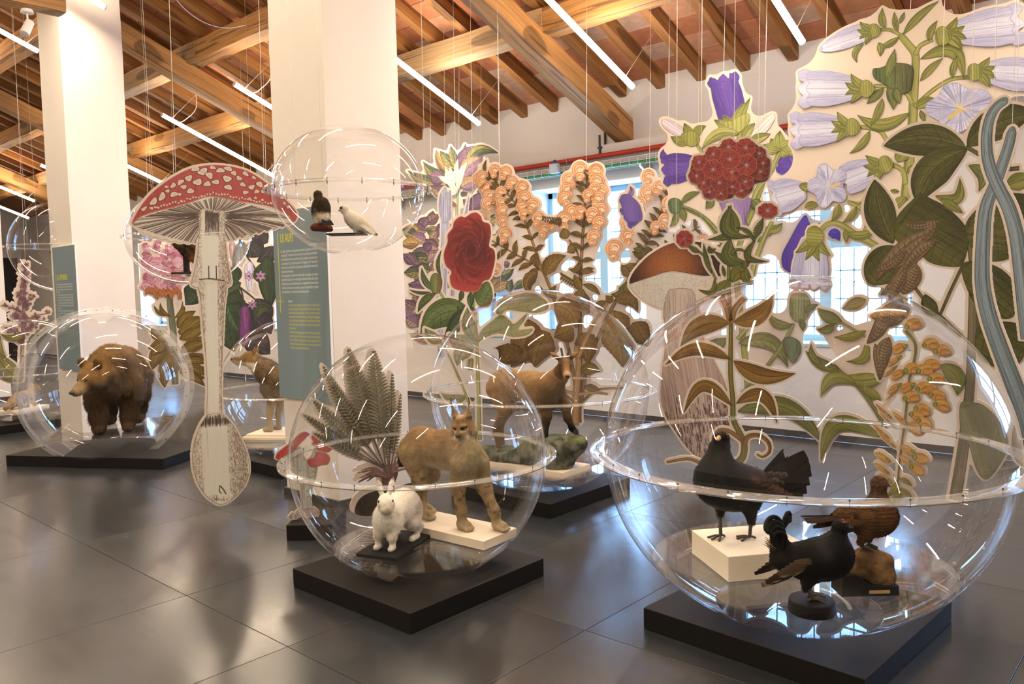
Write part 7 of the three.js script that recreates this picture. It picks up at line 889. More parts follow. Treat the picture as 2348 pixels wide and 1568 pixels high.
// sage with orange hooded flowers, wide board
{
  const c = new Cutout('sage_cutout', 'broad sage cut-out with three spires of hooded orange flowers', { x: 1340, y: 640, d: 8.0, turn: -8, K: 1.5, bd: 4, close: 9, seed: 19 });
  const st = { c: 0x9a744a, dark: 0x5e4021, light: 0xc2a06f, hatch: 30 }, lf = { ...BROWNLEAF, c: 0x6f5826, c2: 0x5b461c }, big = { ...BROWNLEAF, veins: 5, teeth: 0.07, peak: 0.35 };
  const flower = (x, y, s, a) => { c.grp(); const C = Math.cos(a), S = Math.sin(a), q = (u, v) => [x + s * (u * C - v * S), y + s * (u * S + v * C)], o = { c: 0xd9935c, dark: 0x9c552b, light: 0xf8d9b4, core: 0xf3c799, coreW: 0.45, hatch: 16, edge: 0x9c552b, ew: 1.3 };
    c.B('flower', [q(-28, 34), q(-34, 0), q(-14, -32), q(20, -30), q(34, -2), q(22, 10), q(14, 34), q(-4, 60), q(-22, 56)], { ...o, c: 0xefc7a0, core: null, edge: 0xc58a5c, n: 4 });
    c.S('flower', [q(-30, 30), q(-33, -4), q(-14, -32), q(16, -34), q(38, -14), q(38, 8)], s * 9, s * 7, { ...o, round: true }); c.S('flower', [q(-22, 26), q(-14, -2), q(4, -14), q(22, -6)], s * 5, s * 3, { ...o, c: 0xe8b07c });
    c.S('flower', [q(-26, 40), q(-10, 24), q(12, 28), q(18, 44), q(6, 56)], s * 9, s * 7, { ...o, round: true }); c.S('flower', [q(-20, 50), q(-6, 60), q(4, 52)], s * 7, s * 5, { ...o, c: 0xe0a06a, round: true }); };
  c.view(1130, 330, 4.008);
  c.S('stem', [[800, 2560], [770, 2300], [700, 1900], [560, 1420], [400, 1000], [300, 720], [200, 540], [60, 380], [-80, 250]], 20, 7, st).S('stem', [[480, 1190], [350, 1090], [220, 1020], [100, 950], [-60, 860]], 11, 7, st).grp().S('stem', [[790, 2560], [800, 2100], [800, 1600], [810, 1150], [830, 800], [850, 500], [870, 280]], 24, 9, st).S('stem', [[800, 1100], [770, 980], [700, 880]], 10, 7, st).grp().S('stem', [[810, 2400], [880, 2000], [1080, 1540], [1230, 1270], [1330, 1090], [1420, 900], [1500, 740], [1600, 500], [1680, 320]], 18, 8, st).S('stem', [[1260, 1250], [1400, 1140], [1560, 1000], [1700, 880], [1900, 760]], 9, 6, st).grp().S('stem', [[760, 2380], [640, 2290], [500, 2250], [330, 2260]], 12, 8, st).S('stem', [[830, 2360], [960, 2260], [1200, 2240]], 12, 9, st);
  c.web([[-120, 200], [120, 240], [240, 330], [400, 560], [470, 780], [330, 840], [200, 600], [-60, 560]]).web([[640, 340], [760, 200], [940, 200], [1040, 340], [1040, 620], [980, 900], [880, 1150], [800, 1150], [740, 820], [700, 620]]).web([[1250, 820], [1260, 640], [1400, 420], [1640, 300], [1760, 420], [1680, 640], [1500, 860], [1400, 1080], [1300, 1100]]);
  const rl = rng(99), leaves = (pts, n, w) => { for (let i = 0; i < n; i++) { const t = (i + 0.5) / n, x = t * (pts.length - 1), k = Math.min(pts.length - 2, Math.floor(x)), f = x - k, X = mix(pts[k][0], pts[k + 1][0], f), Y = mix(pts[k][1], pts[k + 1][1], f), dx = pts[k + 1][0] - pts[k][0], dy = pts[k + 1][1] - pts[k][1], L = Math.hypot(dx, dy); c.grp(); for (const s of [-1, 1]) { const a = Math.atan2(dy, dx) + s * (0.9 + 0.5 * rl()), l = w * (2.3 + 1.2 * rl()); c.L('leaf', X, Y, X + Math.cos(a) * l, Y + Math.sin(a) * l, w * (0.42 + 0.2 * rl()), 0.12 * s, lf); } } };
  leaves([[420, 1040], [300, 720], [200, 540], [60, 380], [-90, 250]], 12, 40); leaves([[460, 1170], [220, 1020], [-80, 850]], 7, 44); leaves([[810, 1250], [830, 800], [850, 500], [870, 220]], 12, 40); leaves([[1330, 1090], [1420, 900], [1500, 740], [1600, 500], [1690, 290]], 11, 40); leaves([[1300, 1220], [1560, 1000], [1900, 760]], 8, 34);
  for (const [x, y, s, a] of [[20, 240, 1.2, 0.1], [120, 260, 1.3, 0.5], [180, 350, 1.2, 0.4], [270, 400, 1.4, 0.2], [-60, 400, 1.3, -0.5], [-30, 480, 1.3, -0.7], [80, 440, 1.2, 0.4], [290, 490, 1.4, 0.4], [80, 540, 1.2, -0.6], [370, 560, 1.4, 0.3], [270, 580, 1.3, -0.2], [90, 610, 1.3, -0.3], [95, 700, 1.2, -0.3], [420, 680, 1.3, 0.2], [290, 640, 1.1, 0], [480, 780, 1.4, 0.3], [120, 830, 1.4, 0.2], [-130, 330, 1.2, -0.6], [-90, 300, 1.2, -0.2], [-110, 690, 1.4, 0.3], [40, 1140, 1.0, 0.1], [-40, 550, 1.3, -0.5], [800, 240, 1.6, -0.2], [950, 250, 1.5, 0.4], [700, 330, 1.4, -0.6], [960, 340, 1.5, 0.4], [680, 420, 1.3, -0.5], [1000, 430, 1.4, 0.4], [660, 500, 1.3, -0.5], [940, 410, 1.2, 0.2], [970, 500, 1.4, 0.3], [1000, 600, 1.4, 0.4], [730, 620, 1.4, -0.4], [810, 620, 1.2, 0], [920, 640, 1.4, 0.2], [660, 700, 1.6, -0.1], [980, 720, 1.4, 0.3], [930, 850, 1.4, 0.1], [880, 470, 1.2, 0.1], [1430, 300, 1.3, -0.1], [1530, 400, 1.3, 0.4], [1420, 450, 1.4, -0.3], [1350, 560, 1.5, -0.3], [1620, 540, 1.5, 0.3], [1250, 710, 1.7, -0.2], [1240, 850, 1.4, -0.3], [1120, 960, 1.7, 0.0], [1580, 700, 1.4, 0.2], [1500, 760, 1.2, 0.1], [1720, 480, 1.4, 0.8], [1660, 620, 1.3, 0.4], [1930, 880, 1.2, 0.4], [1700, 330, 1.5, 0.6], [560, 740, 0.9, 0]]) flower(x, y, s * 1.02, a);
  c.grp(); for (let i = 0; i < 9; i++) for (const s of [-1, 1]) c.L('spire_tip', 1640 + i * 16, 330 - i * 8, 1640 + i * 16 + 20, 330 - i * 8 + s * (44 - i * 3), 9, 0, lf); c.grp(); for (let i = 0; i < 8; i++) for (const s of [-1, 1]) c.L('spire_tip', 640 - i * 22, 720 - i * 4, 620 - i * 22, 720 - i * 4 + s * (44 - i * 3), 9, 0, lf); c.grp(); for (let i = 0; i < 8; i++) for (const s of [-1, 1]) c.L('spire_tip', 800 - i * 20, 1300 - i * 12, 775 - i * 20, 1300 - i * 12 + s * 36, 11, 0, lf);
  c.grp().L('leaf', 500, 1210, 690, 1030, 74, 0.18, big).grp().L('leaf', 430, 1180, 360, 1390, 62, -0.25, { ...big, c2: 0x3f2a12 }).grp().L('leaf', 570, 1420, 450, 1300, 14, 0.1, lf).L('leaf', 560, 1400, 480, 1360, 14, 0.1, lf).grp().L('leaf', 600, 1420, 600, 1300, 36, 0.3, lf).grp().L('leaf', 780, 1430, 640, 1400, 44, 0.1, lf).L('leaf', 820, 1350, 760, 1200, 40, 0, lf).grp().L('leaf', 840, 1290, 1000, 1390, 30, 0.1, lf).L('leaf', 820, 1180, 940, 1180, 30, 0.1, lf).grp().L('leaf', 820, 1340, 900, 1560, 74, -0.1, lf).L('leaf', 840, 1330, 780, 1500, 60, 0, lf).grp().L('leaf', 800, 1090, 710, 1150, 30, 0.4, lf).grp().L('leaf', 770, 950, 700, 1000, 44, 0, lf).L('leaf', 690, 880, 660, 780, 50, 0, lf);
  c.grp().L('leaf', 1235, 1270, 1095, 1380, 66, 0.35, { ...big, c: 0x5a5a26, c2: 0x3f431b }).grp().L('leaf', 1250, 1270, 1330, 1370, 60, -0.2, { ...big, c: 0x5a5a26 }).grp().L('leaf', 1130, 1440, 1340, 1540, 66, 0.3, { ...big, c: 0x5f4a22 }).grp().L('leaf', 1120, 1440, 1050, 1390, 40, 0.1, { ...big, c: 0x5f4a22 }).grp().L('leaf', 980, 1540, 1060, 1440, 56, 0.1, big).grp().L('leaf', 1330, 1100, 1190, 1120, 40, 0.2, lf).L('leaf', 1320, 1110, 1360, 1210, 34, 0.1, lf).L('leaf', 1310, 1100, 1310, 1200, 26, 0, lf).grp().L('leaf', 1260, 1230, 1190, 1110, 36, 0, { ...lf, c: 0x6a4a2a }).grp().L('leaf', 1390, 960, 1300, 960, 34, 0.2, { ...lf, c: 0x4b4f24 }).L('leaf', 1400, 960, 1450, 1000, 34, 0, { ...lf, c: 0x4b4f24 }).L('leaf', 1390, 970, 1400, 1040, 26, 0, { ...lf, c: 0x4b4f24 });
  // heart-shaped lower leaves, partly behind the goat globe
  c.view(960, 650, 2.958); for (const [ax, ay, bx, by, w, b, o] of [[760, 240, 640, 560, 120, 0.1, {}], [900, 330, 800, 560, 110, -0.1, { c: 0x6d4c1e }], [930, 150, 1080, 300, 90, 0.2, {}], [1060, 300, 930, 360, 80, 0, {}], [1110, 330, 1150, 540, 80, 0.1, { c: 0x5f441d }], [1290, 260, 1390, 560, 110, 0.1, {}], [1330, 180, 1440, 400, 96, -0.1, { c: 0x86622a }], [1460, 260, 1560, 420, 80, 0, { c: 0x5d4019 }], [620, 400, 560, 520, 110, 0.2, { c: 0x5d4019 }], [860, 100, 760, 180, 60, 0.1, { c: 0x6d5320 }]]) c.grp().L('heart_leaf', ax, ay, bx, by, w, b, { ...big, ...o, peak: 0.3, hatch: 60 });
  c.grp().S('stem', [[1075, 950], [1075, 750], [1095, 560], [1080, 420]], 26, 18, st).S('stem', [[1090, 500], [1140, 380], [1200, 260], [1290, 130]], 16, 10, st).S('stem', [[1070, 740], [980, 720], [860, 760]], 12, 8, st).S('stem', [[1090, 745], [1200, 730], [1290, 740]], 12, 8, st).grp().L('leaf', 1110, 600, 1240, 590, 44, 0.2, lf).L('leaf', 1130, 690, 1240, 710, 26, 0, lf);
  c.view(1130, 330, 4.008).hang([860, 220], [60, 260], [1440, 260], [1880, 780]).build();
}
// laburnum: dark glossy leaves, brown pods and a hanging raceme of yellow flowers
{
  const c = new Cutout('laburnum_cutout', 'laburnum cut-out with dark leaves, brown pods and hanging yellow blossom', { x: 2110, y: 640, d: 5.5, turn: -15, K: 1.5, bd: 4.5, close: 7, seed: 23 });
  const lf = { ...OLIVE, veins: 6, hatch: 120, peak: 0.5, tip: 0.8, edge: 0x2a2a10 }, st = { c: 0x6a5a38, dark: 0x2f2716, light: 0x93835a, hatch: 40 };
  c.view(1780, 180, 3.016).S('stem', [[1110, 1000], [1220, 995], [1320, 1070], [1360, 1300], [1400, 1560], [1385, 1800], [1330, 1900]], 16, 18, st).S('stem', [[1310, 470], [1430, 540], [1560, 620], [1680, 620]], 11, 13, { ...st, c: 0x4f5527 }).S('stem', [[1290, 1290], [1200, 1480], [1130, 1640]], 9, 9, { ...st, c: 0x6b6a2f }).S('stem', [[940, 1420], [1060, 1570], [1280, 1780]], 9, 13, st);
  c.view(1840, 580, 2.703).grp().S('stem', [[1060, 60], [1050, 520], [1040, 800], [1020, 1000], [990, 1250], [945, 1530]], 18, 30, { ...st, c: 0x7a6a52 });
  c.view(1780, 180, 3.016);
  c.grp().L('leaf', 1310, 480, 745, 465, 94, -0.09, lf).grp().L('leaf', 1320, 470, 1790, 235, 96, 0.12, lf).grp().L('leaf', 1320, 490, 975, 860, 104, -0.16, lf).grp().L('leaf', 810, 1140, 680, 700, 92, 0.06, lf).grp().B('leaf', [[830, 970], [930, 850], [1000, 800], [1070, 830], [1180, 890], [1300, 1010], [1330, 1120], [1290, 1280], [1200, 1300], [1060, 1270], [960, 1180], [830, 1120]], { ...lf, axis: [[850, 1000], [1290, 1270]], hatch: 200, ribs: 7 }).grp().B('leaf', [[605, 1320], [640, 1220], [720, 1160], [830, 1160], [900, 1240], [880, 1380], [760, 1420], [640, 1420]], { ...lf, axis: [[640, 1400], [860, 1180]], hatch: 120, ribs: 5 }).grp().B('leaf', [[1310, 1010], [1400, 890], [1500, 820], [1620, 790], [1790, 840], [1790, 1100], [1640, 1230], [1480, 1260], [1340, 1150]], { ...lf, axis: [[1320, 1020], [1780, 1050]], hatch: 200, ribs: 7 }).grp().B('leaf', [[1280, 1290], [1420, 1270], [1560, 1320], [1660, 1440], [1660, 1600], [1600, 1660], [1450, 1620], [1340, 1500]], { ...lf, axis: [[1290, 1300], [1650, 1620]], hatch: 160, ribs: 6 });
  c.grp().L('leaf', 1330, 600, 1400, 780, 34, 0.3, { ...GREEN, c: 0x5b6040 }).grp().L('leaf', 1100, 810, 1270, 690, 34, -0.55, GREEN).L('leaf', 1140, 830, 1290, 930, 26, 0, GREEN).grp().L('leaf', 1120, 1640, 1030, 1490, 44, 0.1, lf).grp().L('leaf', 1590, 750, 1790, 700, 50, 0.1, GREEN);
  const pod = { c: 0x8a6f4e, c2: 0x6d5336, dark: 0x3c2a1a, light: 0xaf9270, hatch: 60, tip: 0.7, edge: 0x3c2a1a, ribc: 0x5a4229, paint: (k, a2, line, U, r) => { for (let i = 1; i < 10; i++) line([a2(i / 11, -0.5), a2(i / 11 + 0.03, 0.1), a2(i / 11, 0.6)], rgbaOf(0x4a3522, 0.7), 2 * U); } };
  for (const [a, b, d, e, w, k] of [[1130, 985, 885, 1010, 24, 0.1], [1110, 1010, 850, 1170, 34, 0.1], [1080, 1050, 690, 1400, 42, -0.1], [1040, 1080, 750, 1330, 40, 0.05], [980, 1190, 720, 1500, 40, 0.08], [1105, 1125, 880, 1330, 36, -0.08], [980, 1290, 870, 1490, 50, 0.05], [900, 1190, 680, 1330, 30, 0.1], [900, 1320, 780, 1540, 36, 0]]) c.grp().L('pod', a, b, d, e, w, k, pod);
  c.view(1840, 580, 2.703); for (const [a, b, d, e, w, k] of [[620, 280, 420, 390, 50, 0.2], [610, 300, 520, 460, 60, 0], [520, 320, 400, 560, 40, 0.1], [450, 560, 480, 790, 30, 0.06], [540, 520, 510, 720, 42, -0.1], [600, 320, 640, 400, 40, 0]]) c.grp().L('pod', a, b, d, e, w, k, pod);
  c.grp().L('leaf', 860, 690, 960, 880, 48, 0.2, { ...GREEN, c: 0x7c7d52 }).grp().B('leaf', [[980, 935], [1060, 925], [1120, 940], [1190, 1000], [1250, 1090], [1275, 1190], [1220, 1310], [1140, 1400], [1080, 1340], [1030, 1180], [985, 1120]], { c: 0x84805c, c2: 0x6c6948, dark: 0x4c4a30, light: 0xa3a07c, axis: [[1000, 940], [1140, 1390]], hatch: 120 }).grp().B('leaf', [[1080, 480], [1180, 430], [1340, 440], [1400, 560], [1330, 690], [1200, 705], [1090, 640]], { ...lf, axis: [[1090, 500], [1390, 640]], ribs: 6, hatch: 140 }).grp().B('leaf', [[1310, 1070], [1360, 1090], [1400, 1180], [1400, 1320], [1340, 1300], [1300, 1220]], { ...lf, axis: [[1310, 1080], [1390, 1310]] });
  c.grp().S('raceme_stalk', [[640, 480], [700, 560], [695, 660], [660, 800], [645, 960], [625, 1120], [605, 1280], [590, 1460]], 7, 4, { c: 0x7c7b45, dark: 0x44431f, light: 0xa5a469, hatch: 20 });
  const yf = { c: 0xd79a42, dark: 0x9a5a1e, light: 0xf0c67e, hatch: 34, edge: 0x8a5520, ew: 1.2 }, rr = rng(57);
  for (const [x, y] of [[605, 590], [575, 665], [550, 730], [600, 750], [680, 715], [575, 835], [560, 875], [655, 830], [675, 890], [800, 690], [760, 720], [830, 775], [790, 840], [755, 830], [840, 880], [865, 940], [525, 930], [515, 985], [745, 965], [715, 1010], [760, 1050], [540, 1040], [625, 1035], [700, 1080], [500, 1110], [540, 1165], [660, 1215], [650, 1280], [740, 1270], [505, 1260], [500, 1330], [715, 1340], [515, 1395], [690, 440], [870, 600], [800, 560]]) { const a = Math.atan2(y - 950, x - 660) * 0.25 + (x > 660 ? 0 : Math.PI) + 0.35 * (rr() - 0.5), q = (u, v) => { const s = x > 660 ? 1 : -1; return [x + u * Math.cos(a) - s * v * Math.sin(a), y + u * Math.sin(a) + v * s * Math.cos(a) * s]; }, g = y > 1180; c.grp().B('flower', [q(-48, -6), q(-30, -30), q(2, -36), q(36, -22), q(50, 4), q(30, 20), q(0, 30), q(-30, 20)], { ...yf, c: g ? 0xc98f3e : 0xd79a42, axis: [q(-46, 0), q(50, 0)], n: 4 }); if (!g) c.B('flower', [q(-10, 4), q(20, -4), q(50, 14), q(46, 34), q(16, 40), q(-8, 26)], { ...yf, c: 0xc98234, axis: [q(-8, 16), q(48, 24)], n: 4 }); c.B('calyx', [q(-52, -8), q(-34, -16), q(-22, 0), q(-34, 14), q(-50, 8)], { ...CALYX, ribs: 0, n: 3 }); }
  c.grp(); for (const [x, y, x2, y2] of [[600, 1440, 560, 1560], [590, 1450, 700, 1530], [600, 1400, 520, 1510], [605, 1390, 690, 1440]]) c.L('bud', x, y, x2, y2, 16, 0.1, { ...CALYX, c: 0xa08c52, ribs: 0 });
  c.view(1780, 180, 3.016).hang([1140, 340], [1340, 460], [1640, 820]).build();
}
// crossed blue-green stalks at the right edge
{
  const c = new Cutout('leek_leaf_cutout', 'two crossed blue grey stalks cut out at the right edge', { x: 2280, y: 560, d: 4.95, turn: -18, K: 1.7, bd: 4, seed: 29 }), st = { c: 0x69757a, c2: 0x5c6657, dark: 0x3a444a, light: 0x9aa6ac, hatch: 420, rimDark: 0.05, edge: 0x3f484a, round: true };
  c.view(1780, 180, 3.016).S('stalk', [[1635, 330], [1610, 450], [1560, 600], [1510, 740], [1450, 900], [1430, 1120], [1425, 1400], [1470, 1640], [1560, 1900], [1690, 2240], [1760, 2480]], 26, 52, st).grp().S('stalk', [[1605, 155], [1560, 165], [1500, 225], [1463, 330], [1455, 480], [1480, 620], [1545, 770], [1610, 900], [1660, 1080], [1690, 1300], [1720, 1560], [1750, 1800]], 24, 44, { ...st, c: 0x84908e });
  c.hang([1500, 230], [1630, 340]).build();
}
// red peony with its bud
{
  const c = new Cutout('peony_cutout', 'large dark red peony cut-out with green bud and broad leaves', { x: 1080, y: 580, d: 7.6, turn: 8, K: 1.5, bd: 3.5, close: 5, seed: 31 });
  const lf = { c: 0x5c6a35, c2: 0x47552a, dark: 0x28321a, light: 0x8b9758, veins: 5, hatch: 80 }, st = { c: 0x8d9a52, dark: 0x4f5a29, light: 0xb4be7c, hatch: 40 };
  c.view(920, 320, 3.408).S('stem', [[550, 1150], [555, 1300], [560, 1500], [540, 1800]], 18, 20, st).S('stem', [[300, 1190], [340, 1260], [380, 1360], [460, 1480], [540, 1650]], 10, 12, st).grp().L('leaf', 530, 1330, 150, 1520, 110, -0.16, lf).grp().L('leaf', 640, 1220, 690, 1180, 34, 0, lf).grp().B('leaf', [[570, 1190], [660, 1110], [700, 1140], [715, 1230], [680, 1300], [600, 1290]], { ...lf, axis: [[600, 1290], [700, 1130]] }).grp().L('leaf', 470, 1170, 450, 1270, 22, 0.1, lf).grp().L('leaf', 530, 1330, 440, 1300, 40, 0.2, lf).grp().L('leaf', 560, 1310, 330, 1560, 90, 0.05, { ...lf, c: 0x35422a }).grp().L('leaf', 540, 1190, 540, 1320, 26, 0, { ...lf, c: 0x35422a });
  c.grp().B('flower', [[545, 575], [590, 570], [625, 600], [640, 640], [690, 660], [702, 740], [688, 830], [725, 860], [735, 930], [715, 1030], [690, 1090], [640, 1110], [600, 1180], [530, 1190], [480, 1185], [400, 1155], [378, 1080], [390, 1030], [345, 980], [332, 890], [360, 800], [362, 740], [400, 690], [412, 640], [460, 600], [500, 605]], { c: 0x9a302a, dark: 0x521413, light: 0xc05548, hatch: 40, core: null, axis: [[540, 580], [520, 1190]], edge: 0xe0b9a4, paint: (k, a2, line, U, r) => { const o = c.m([560, 860]), g = k.createRadialGradient(o[0], o[1], 0, o[0], o[1], c.w(330)); g.addColorStop(0, pc(0x4d1513)); g.addColorStop(0.4, pc(0x6d1f1c)); g.addColorStop(0.75, pc(0x96302a)); g.addColorStop(1, pc(0xb04038)); k.fillStyle = g; k.fillRect(o[0] - 2, o[1] - 2, 4, 4); for (let i = 0; i < 150; i++) { const a = r() * 6.283, q = Math.sqrt(r()) * 290, x = 545 + q * 0.62 * Math.cos(a), y = 880 + q * Math.sin(a), d = a + 1.57 + 0.6 * (r() - 0.5), P = []; for (let j = 0; j < 7; j++) P.push(c.m([x + 13 * j * Math.cos(d + j * 0.12), y + 15 * j * Math.sin(d + j * 0.12)])); line(P, rgbaOf(r() < 0.55 ? 0x3d0d0c : 0xb9564a, 0.22), (1.5 + 3 * r()) * U); } } });
  c.grp().L('leaf', 255, 1180, 160, 1000, 24, 0.12, lf).L('leaf', 310, 1080, 315, 860, 16, 0.12, lf).grp().B('bud', [[225, 1100], [245, 1050], [280, 1045], [315, 1080], [320, 1140], [300, 1190], [260, 1205], [230, 1170]], { c: 0x6d7440, c2: 0x7c4a3d, dark: 0x3d4523, light: 0x9aa263, hatch: 60 }).grp().L('leaf', 270, 1200, 130, 1350, 30, -0.12, lf).L('leaf', 230, 1190, 60, 1170, 12, 0.1, lf);
  c.hang([560, 590], [430, 640]).build();
}
// variegated purple and yellow foliage at the back, with a pale grey spike
{
  const c = new Cutout('amaranth_cutout', 'purple and yellow variegated amaranth cut-out beside the middle column', { x: 1020, y: 520, d: 9.9, turn: 6, K: 1.5, bd: 3.5, close: 9, seed: 37 }), r = rng(371);
  const pal = [{ c: 0x7a5565, dark: 0x432938, light: 0xa98796 }, { c: 0x6b4a4f, dark: 0x35222a, light: 0x96757a }, { c: 0x4a4f35, dark: 0x25291a, light: 0x7b8058 }, { c: 0xb98a45, dark: 0x6a4a24, light: 0xe0bd78 }, { c: 0x8a6470, dark: 0x513845, light: 0xb899a3 }];
  const leaf = (x0, y0, x1, y1, w, b, k) => c.grp().L('leaf', x0, y0, x1, y1, w, b, { ...pal[k], c2: [0x4c3540, 0xb98a45, 0xc39a4c, 0x5a4030, 0xc39a4c][k], hatch: 46, veins: 4 });
  c.view(920, 320, 3.408).S('stem', [[445, 250], [440, 400], [435, 560], [430, 800], [400, 1300], [360, 1700]], 9, 14, { c: 0x9a9a72, dark: 0x5a5a3c, light: 0xc9c9a2, hatch: 30 });
  for (let i = 0; i < 74; i++) { const y0 = 620 + i * 13 + 40 * r(), x0 = 90 + 250 * r(), a = -0.9 + 4.4 * r(), l = 110 + 60 * r(); leaf(x0, y0, x0 + Math.cos(a) * l, y0 - Math.sin(a) * l * 0.6, 34 + 16 * r(), 0.15 * (r() - 0.5), Math.floor(r() * 5)); }
  for (let i = 0; i < 22; i++) { const y0 = 380 + i * 34, x0 = 560 + 130 * r() + (i > 10 ? 120 : 0), a = -0.5 + 1.6 * r(), l = 110 + 50 * r(); leaf(x0, y0, x0 + Math.cos(a) * l, y0 + Math.sin(a - 0.5) * l * 0.5, 32, 0.1, Math.floor(r() * 5)); }
  for (const [a, b, d, e, w, k, m] of [[400, 300, 170, 175, 44, 0.15, 2], [400, 260, 270, 80, 40, 0.1, 3], [420, 230, 300, 90, 40, 0, 2], [430, 230, 385, 50, 34, 0, 2], [430, 240, 500, 35, 38, -0.1, 0], [450, 260, 595, 50, 48, 0.15, 0], [500, 200, 755, 105, 42, 0.25, 2], [470, 300, 640, 140, 60, 0.1, 4], [380, 330, 50, 245, 46, 0.12, 2], [330, 300, 220, 280, 60, 0.1, 0], [470, 380, 600, 330, 56, 0.1, 4], [400, 420, 230, 360, 50, 0.1, 1], [480, 470, 640, 480, 46, -0.2, 1], [560, 540, 740, 520, 44, 0.2, 1], [540, 560, 700, 440, 44, 0.2, 0], [400, 480, 380, 520, 46, 0, 3], [620, 600, 760, 570, 36, 0.1, 2], [700, 1050, 880, 1000, 44, -0.2, 2], [690, 1130, 775, 1090, 34, 0, 3], [720, 1180, 860, 1120, 40, 0.1, 3], [850, 1190, 865, 1090, 30, 0.1, 2], [880, 1170, 1010, 1160, 34, 0.3, 2]]) leaf(a, b, d, e, w, k, m);
  for (const [x, y, d, e, w] of [[440, 420, 345, 215, 26], [435, 330, 290, 290, 28], [440, 400, 510, 180, 26], [440, 330, 440, 160, 18], [430, 420, 330, 380, 30], [440, 350, 380, 220, 22]]) c.grp().L('pale_leaf', x, y, d, e, w, 0.08, { c: 0xe6dcc0, dark: 0xa59a78, light: 0xf6f0dc, hatch: 20 });
  c.hang([450, 70], [620, 130], [230, 260]).build();
  const g = new Cutout('grass_spike_cutout', 'narrow pale grey grass spike cut-out behind the red peony', { x: 1030, y: 560, d: 9.1, turn: 10, K: 1.5, bd: 3, seed: 43 }), s = { c: 0xb9b0b4, dark: 0x7b7380, light: 0xe0d9da, hatch: 160, edge: 0x8a828c };
  g.view(920, 320, 3.408).S('stalk', [[345, 600], [335, 900], [320, 1100], [310, 1350], [330, 1700]], 26, 40, s).grp().B('spike', [[300, 440], [320, 395], [345, 372], [365, 410], [385, 400], [388, 500], [392, 600], [370, 640], [330, 655], [305, 600], [292, 520]], { ...s, ribs: 5, axis: [[345, 375], [345, 650]] }).grp().L('blade', 440, 1300, 530, 430, 22, 0.02, s).L('blade', 390, 1330, 420, 1020, 14, 0, s).L('blade', 500, 1340, 480, 1170, 16, 0, s);
  g.hang([345, 390]).build();
}
// pale green hellebore in front of the wall, behind the goat globe
{
  const c = new Cutout('hellebore_cutout', 'pale olive hellebore cut-out behind the mountain goat globe', { x: 1110, y: 800, d: 7.5, turn: 6, K: 1.4, bd: 3.5, close: 8, seed: 47 }), lf = { c: 0x8b8a52, c2: 0x74743f, dark: 0x4a4a24, light: 0xb3b27c, veins: 4, hatch: 70, edge: 0xd8cfa8 };
  c.view(960, 650, 2.958).S('stem', [[385, 200], [390, 330], [395, 420], [405, 700], [412, 1000], [415, 1060]], 9, 15, { c: 0xa8a55a, dark: 0x66652e, light: 0xd0cd86, hatch: 60 }).grp().B('leaf', [[400, 400], [420, 320], [500, 250], [560, 210], [620, 250], [650, 270], [735, 200], [720, 250], [680, 310], [775, 305], [740, 350], [640, 365], [540, 340], [450, 370]], { ...lf, axis: [[400, 400], [770, 300]] }).grp().B('leaf', [[525, 200], [540, 130], [620, 90], [760, 60], [860, 110], [880, 170], [800, 200], [680, 190], [600, 180], [560, 210]], { ...lf, c: 0x776e46, axis: [[530, 190], [870, 150]] }).grp().L('leaf', 390, 410, 200, 340, 64, 0.15, lf).grp().L('leaf', 400, 400, 330, 160, 50, 0.1, { ...lf, c: 0x85744a }).grp().L('leaf', 385, 420, 260, 560, 60, -0.2, { ...lf, c: 0x8f865a }).grp().L('leaf', 330, 760, 150, 740, 36, 0.2, { ...lf, c: 0x8a7c4c }).S('stem', [[350, 840], [300, 700], [210, 500], [150, 400]], 8, 6, { c: 0x9d9a62, dark: 0x66652e, light: 0xd0cd86, hatch: 30 }).grp().L('leaf', 160, 400, 40, 300, 40, 0.1, { ...lf, c: 0x9a8a66 });
  c.hang([560, 215]).build();
}
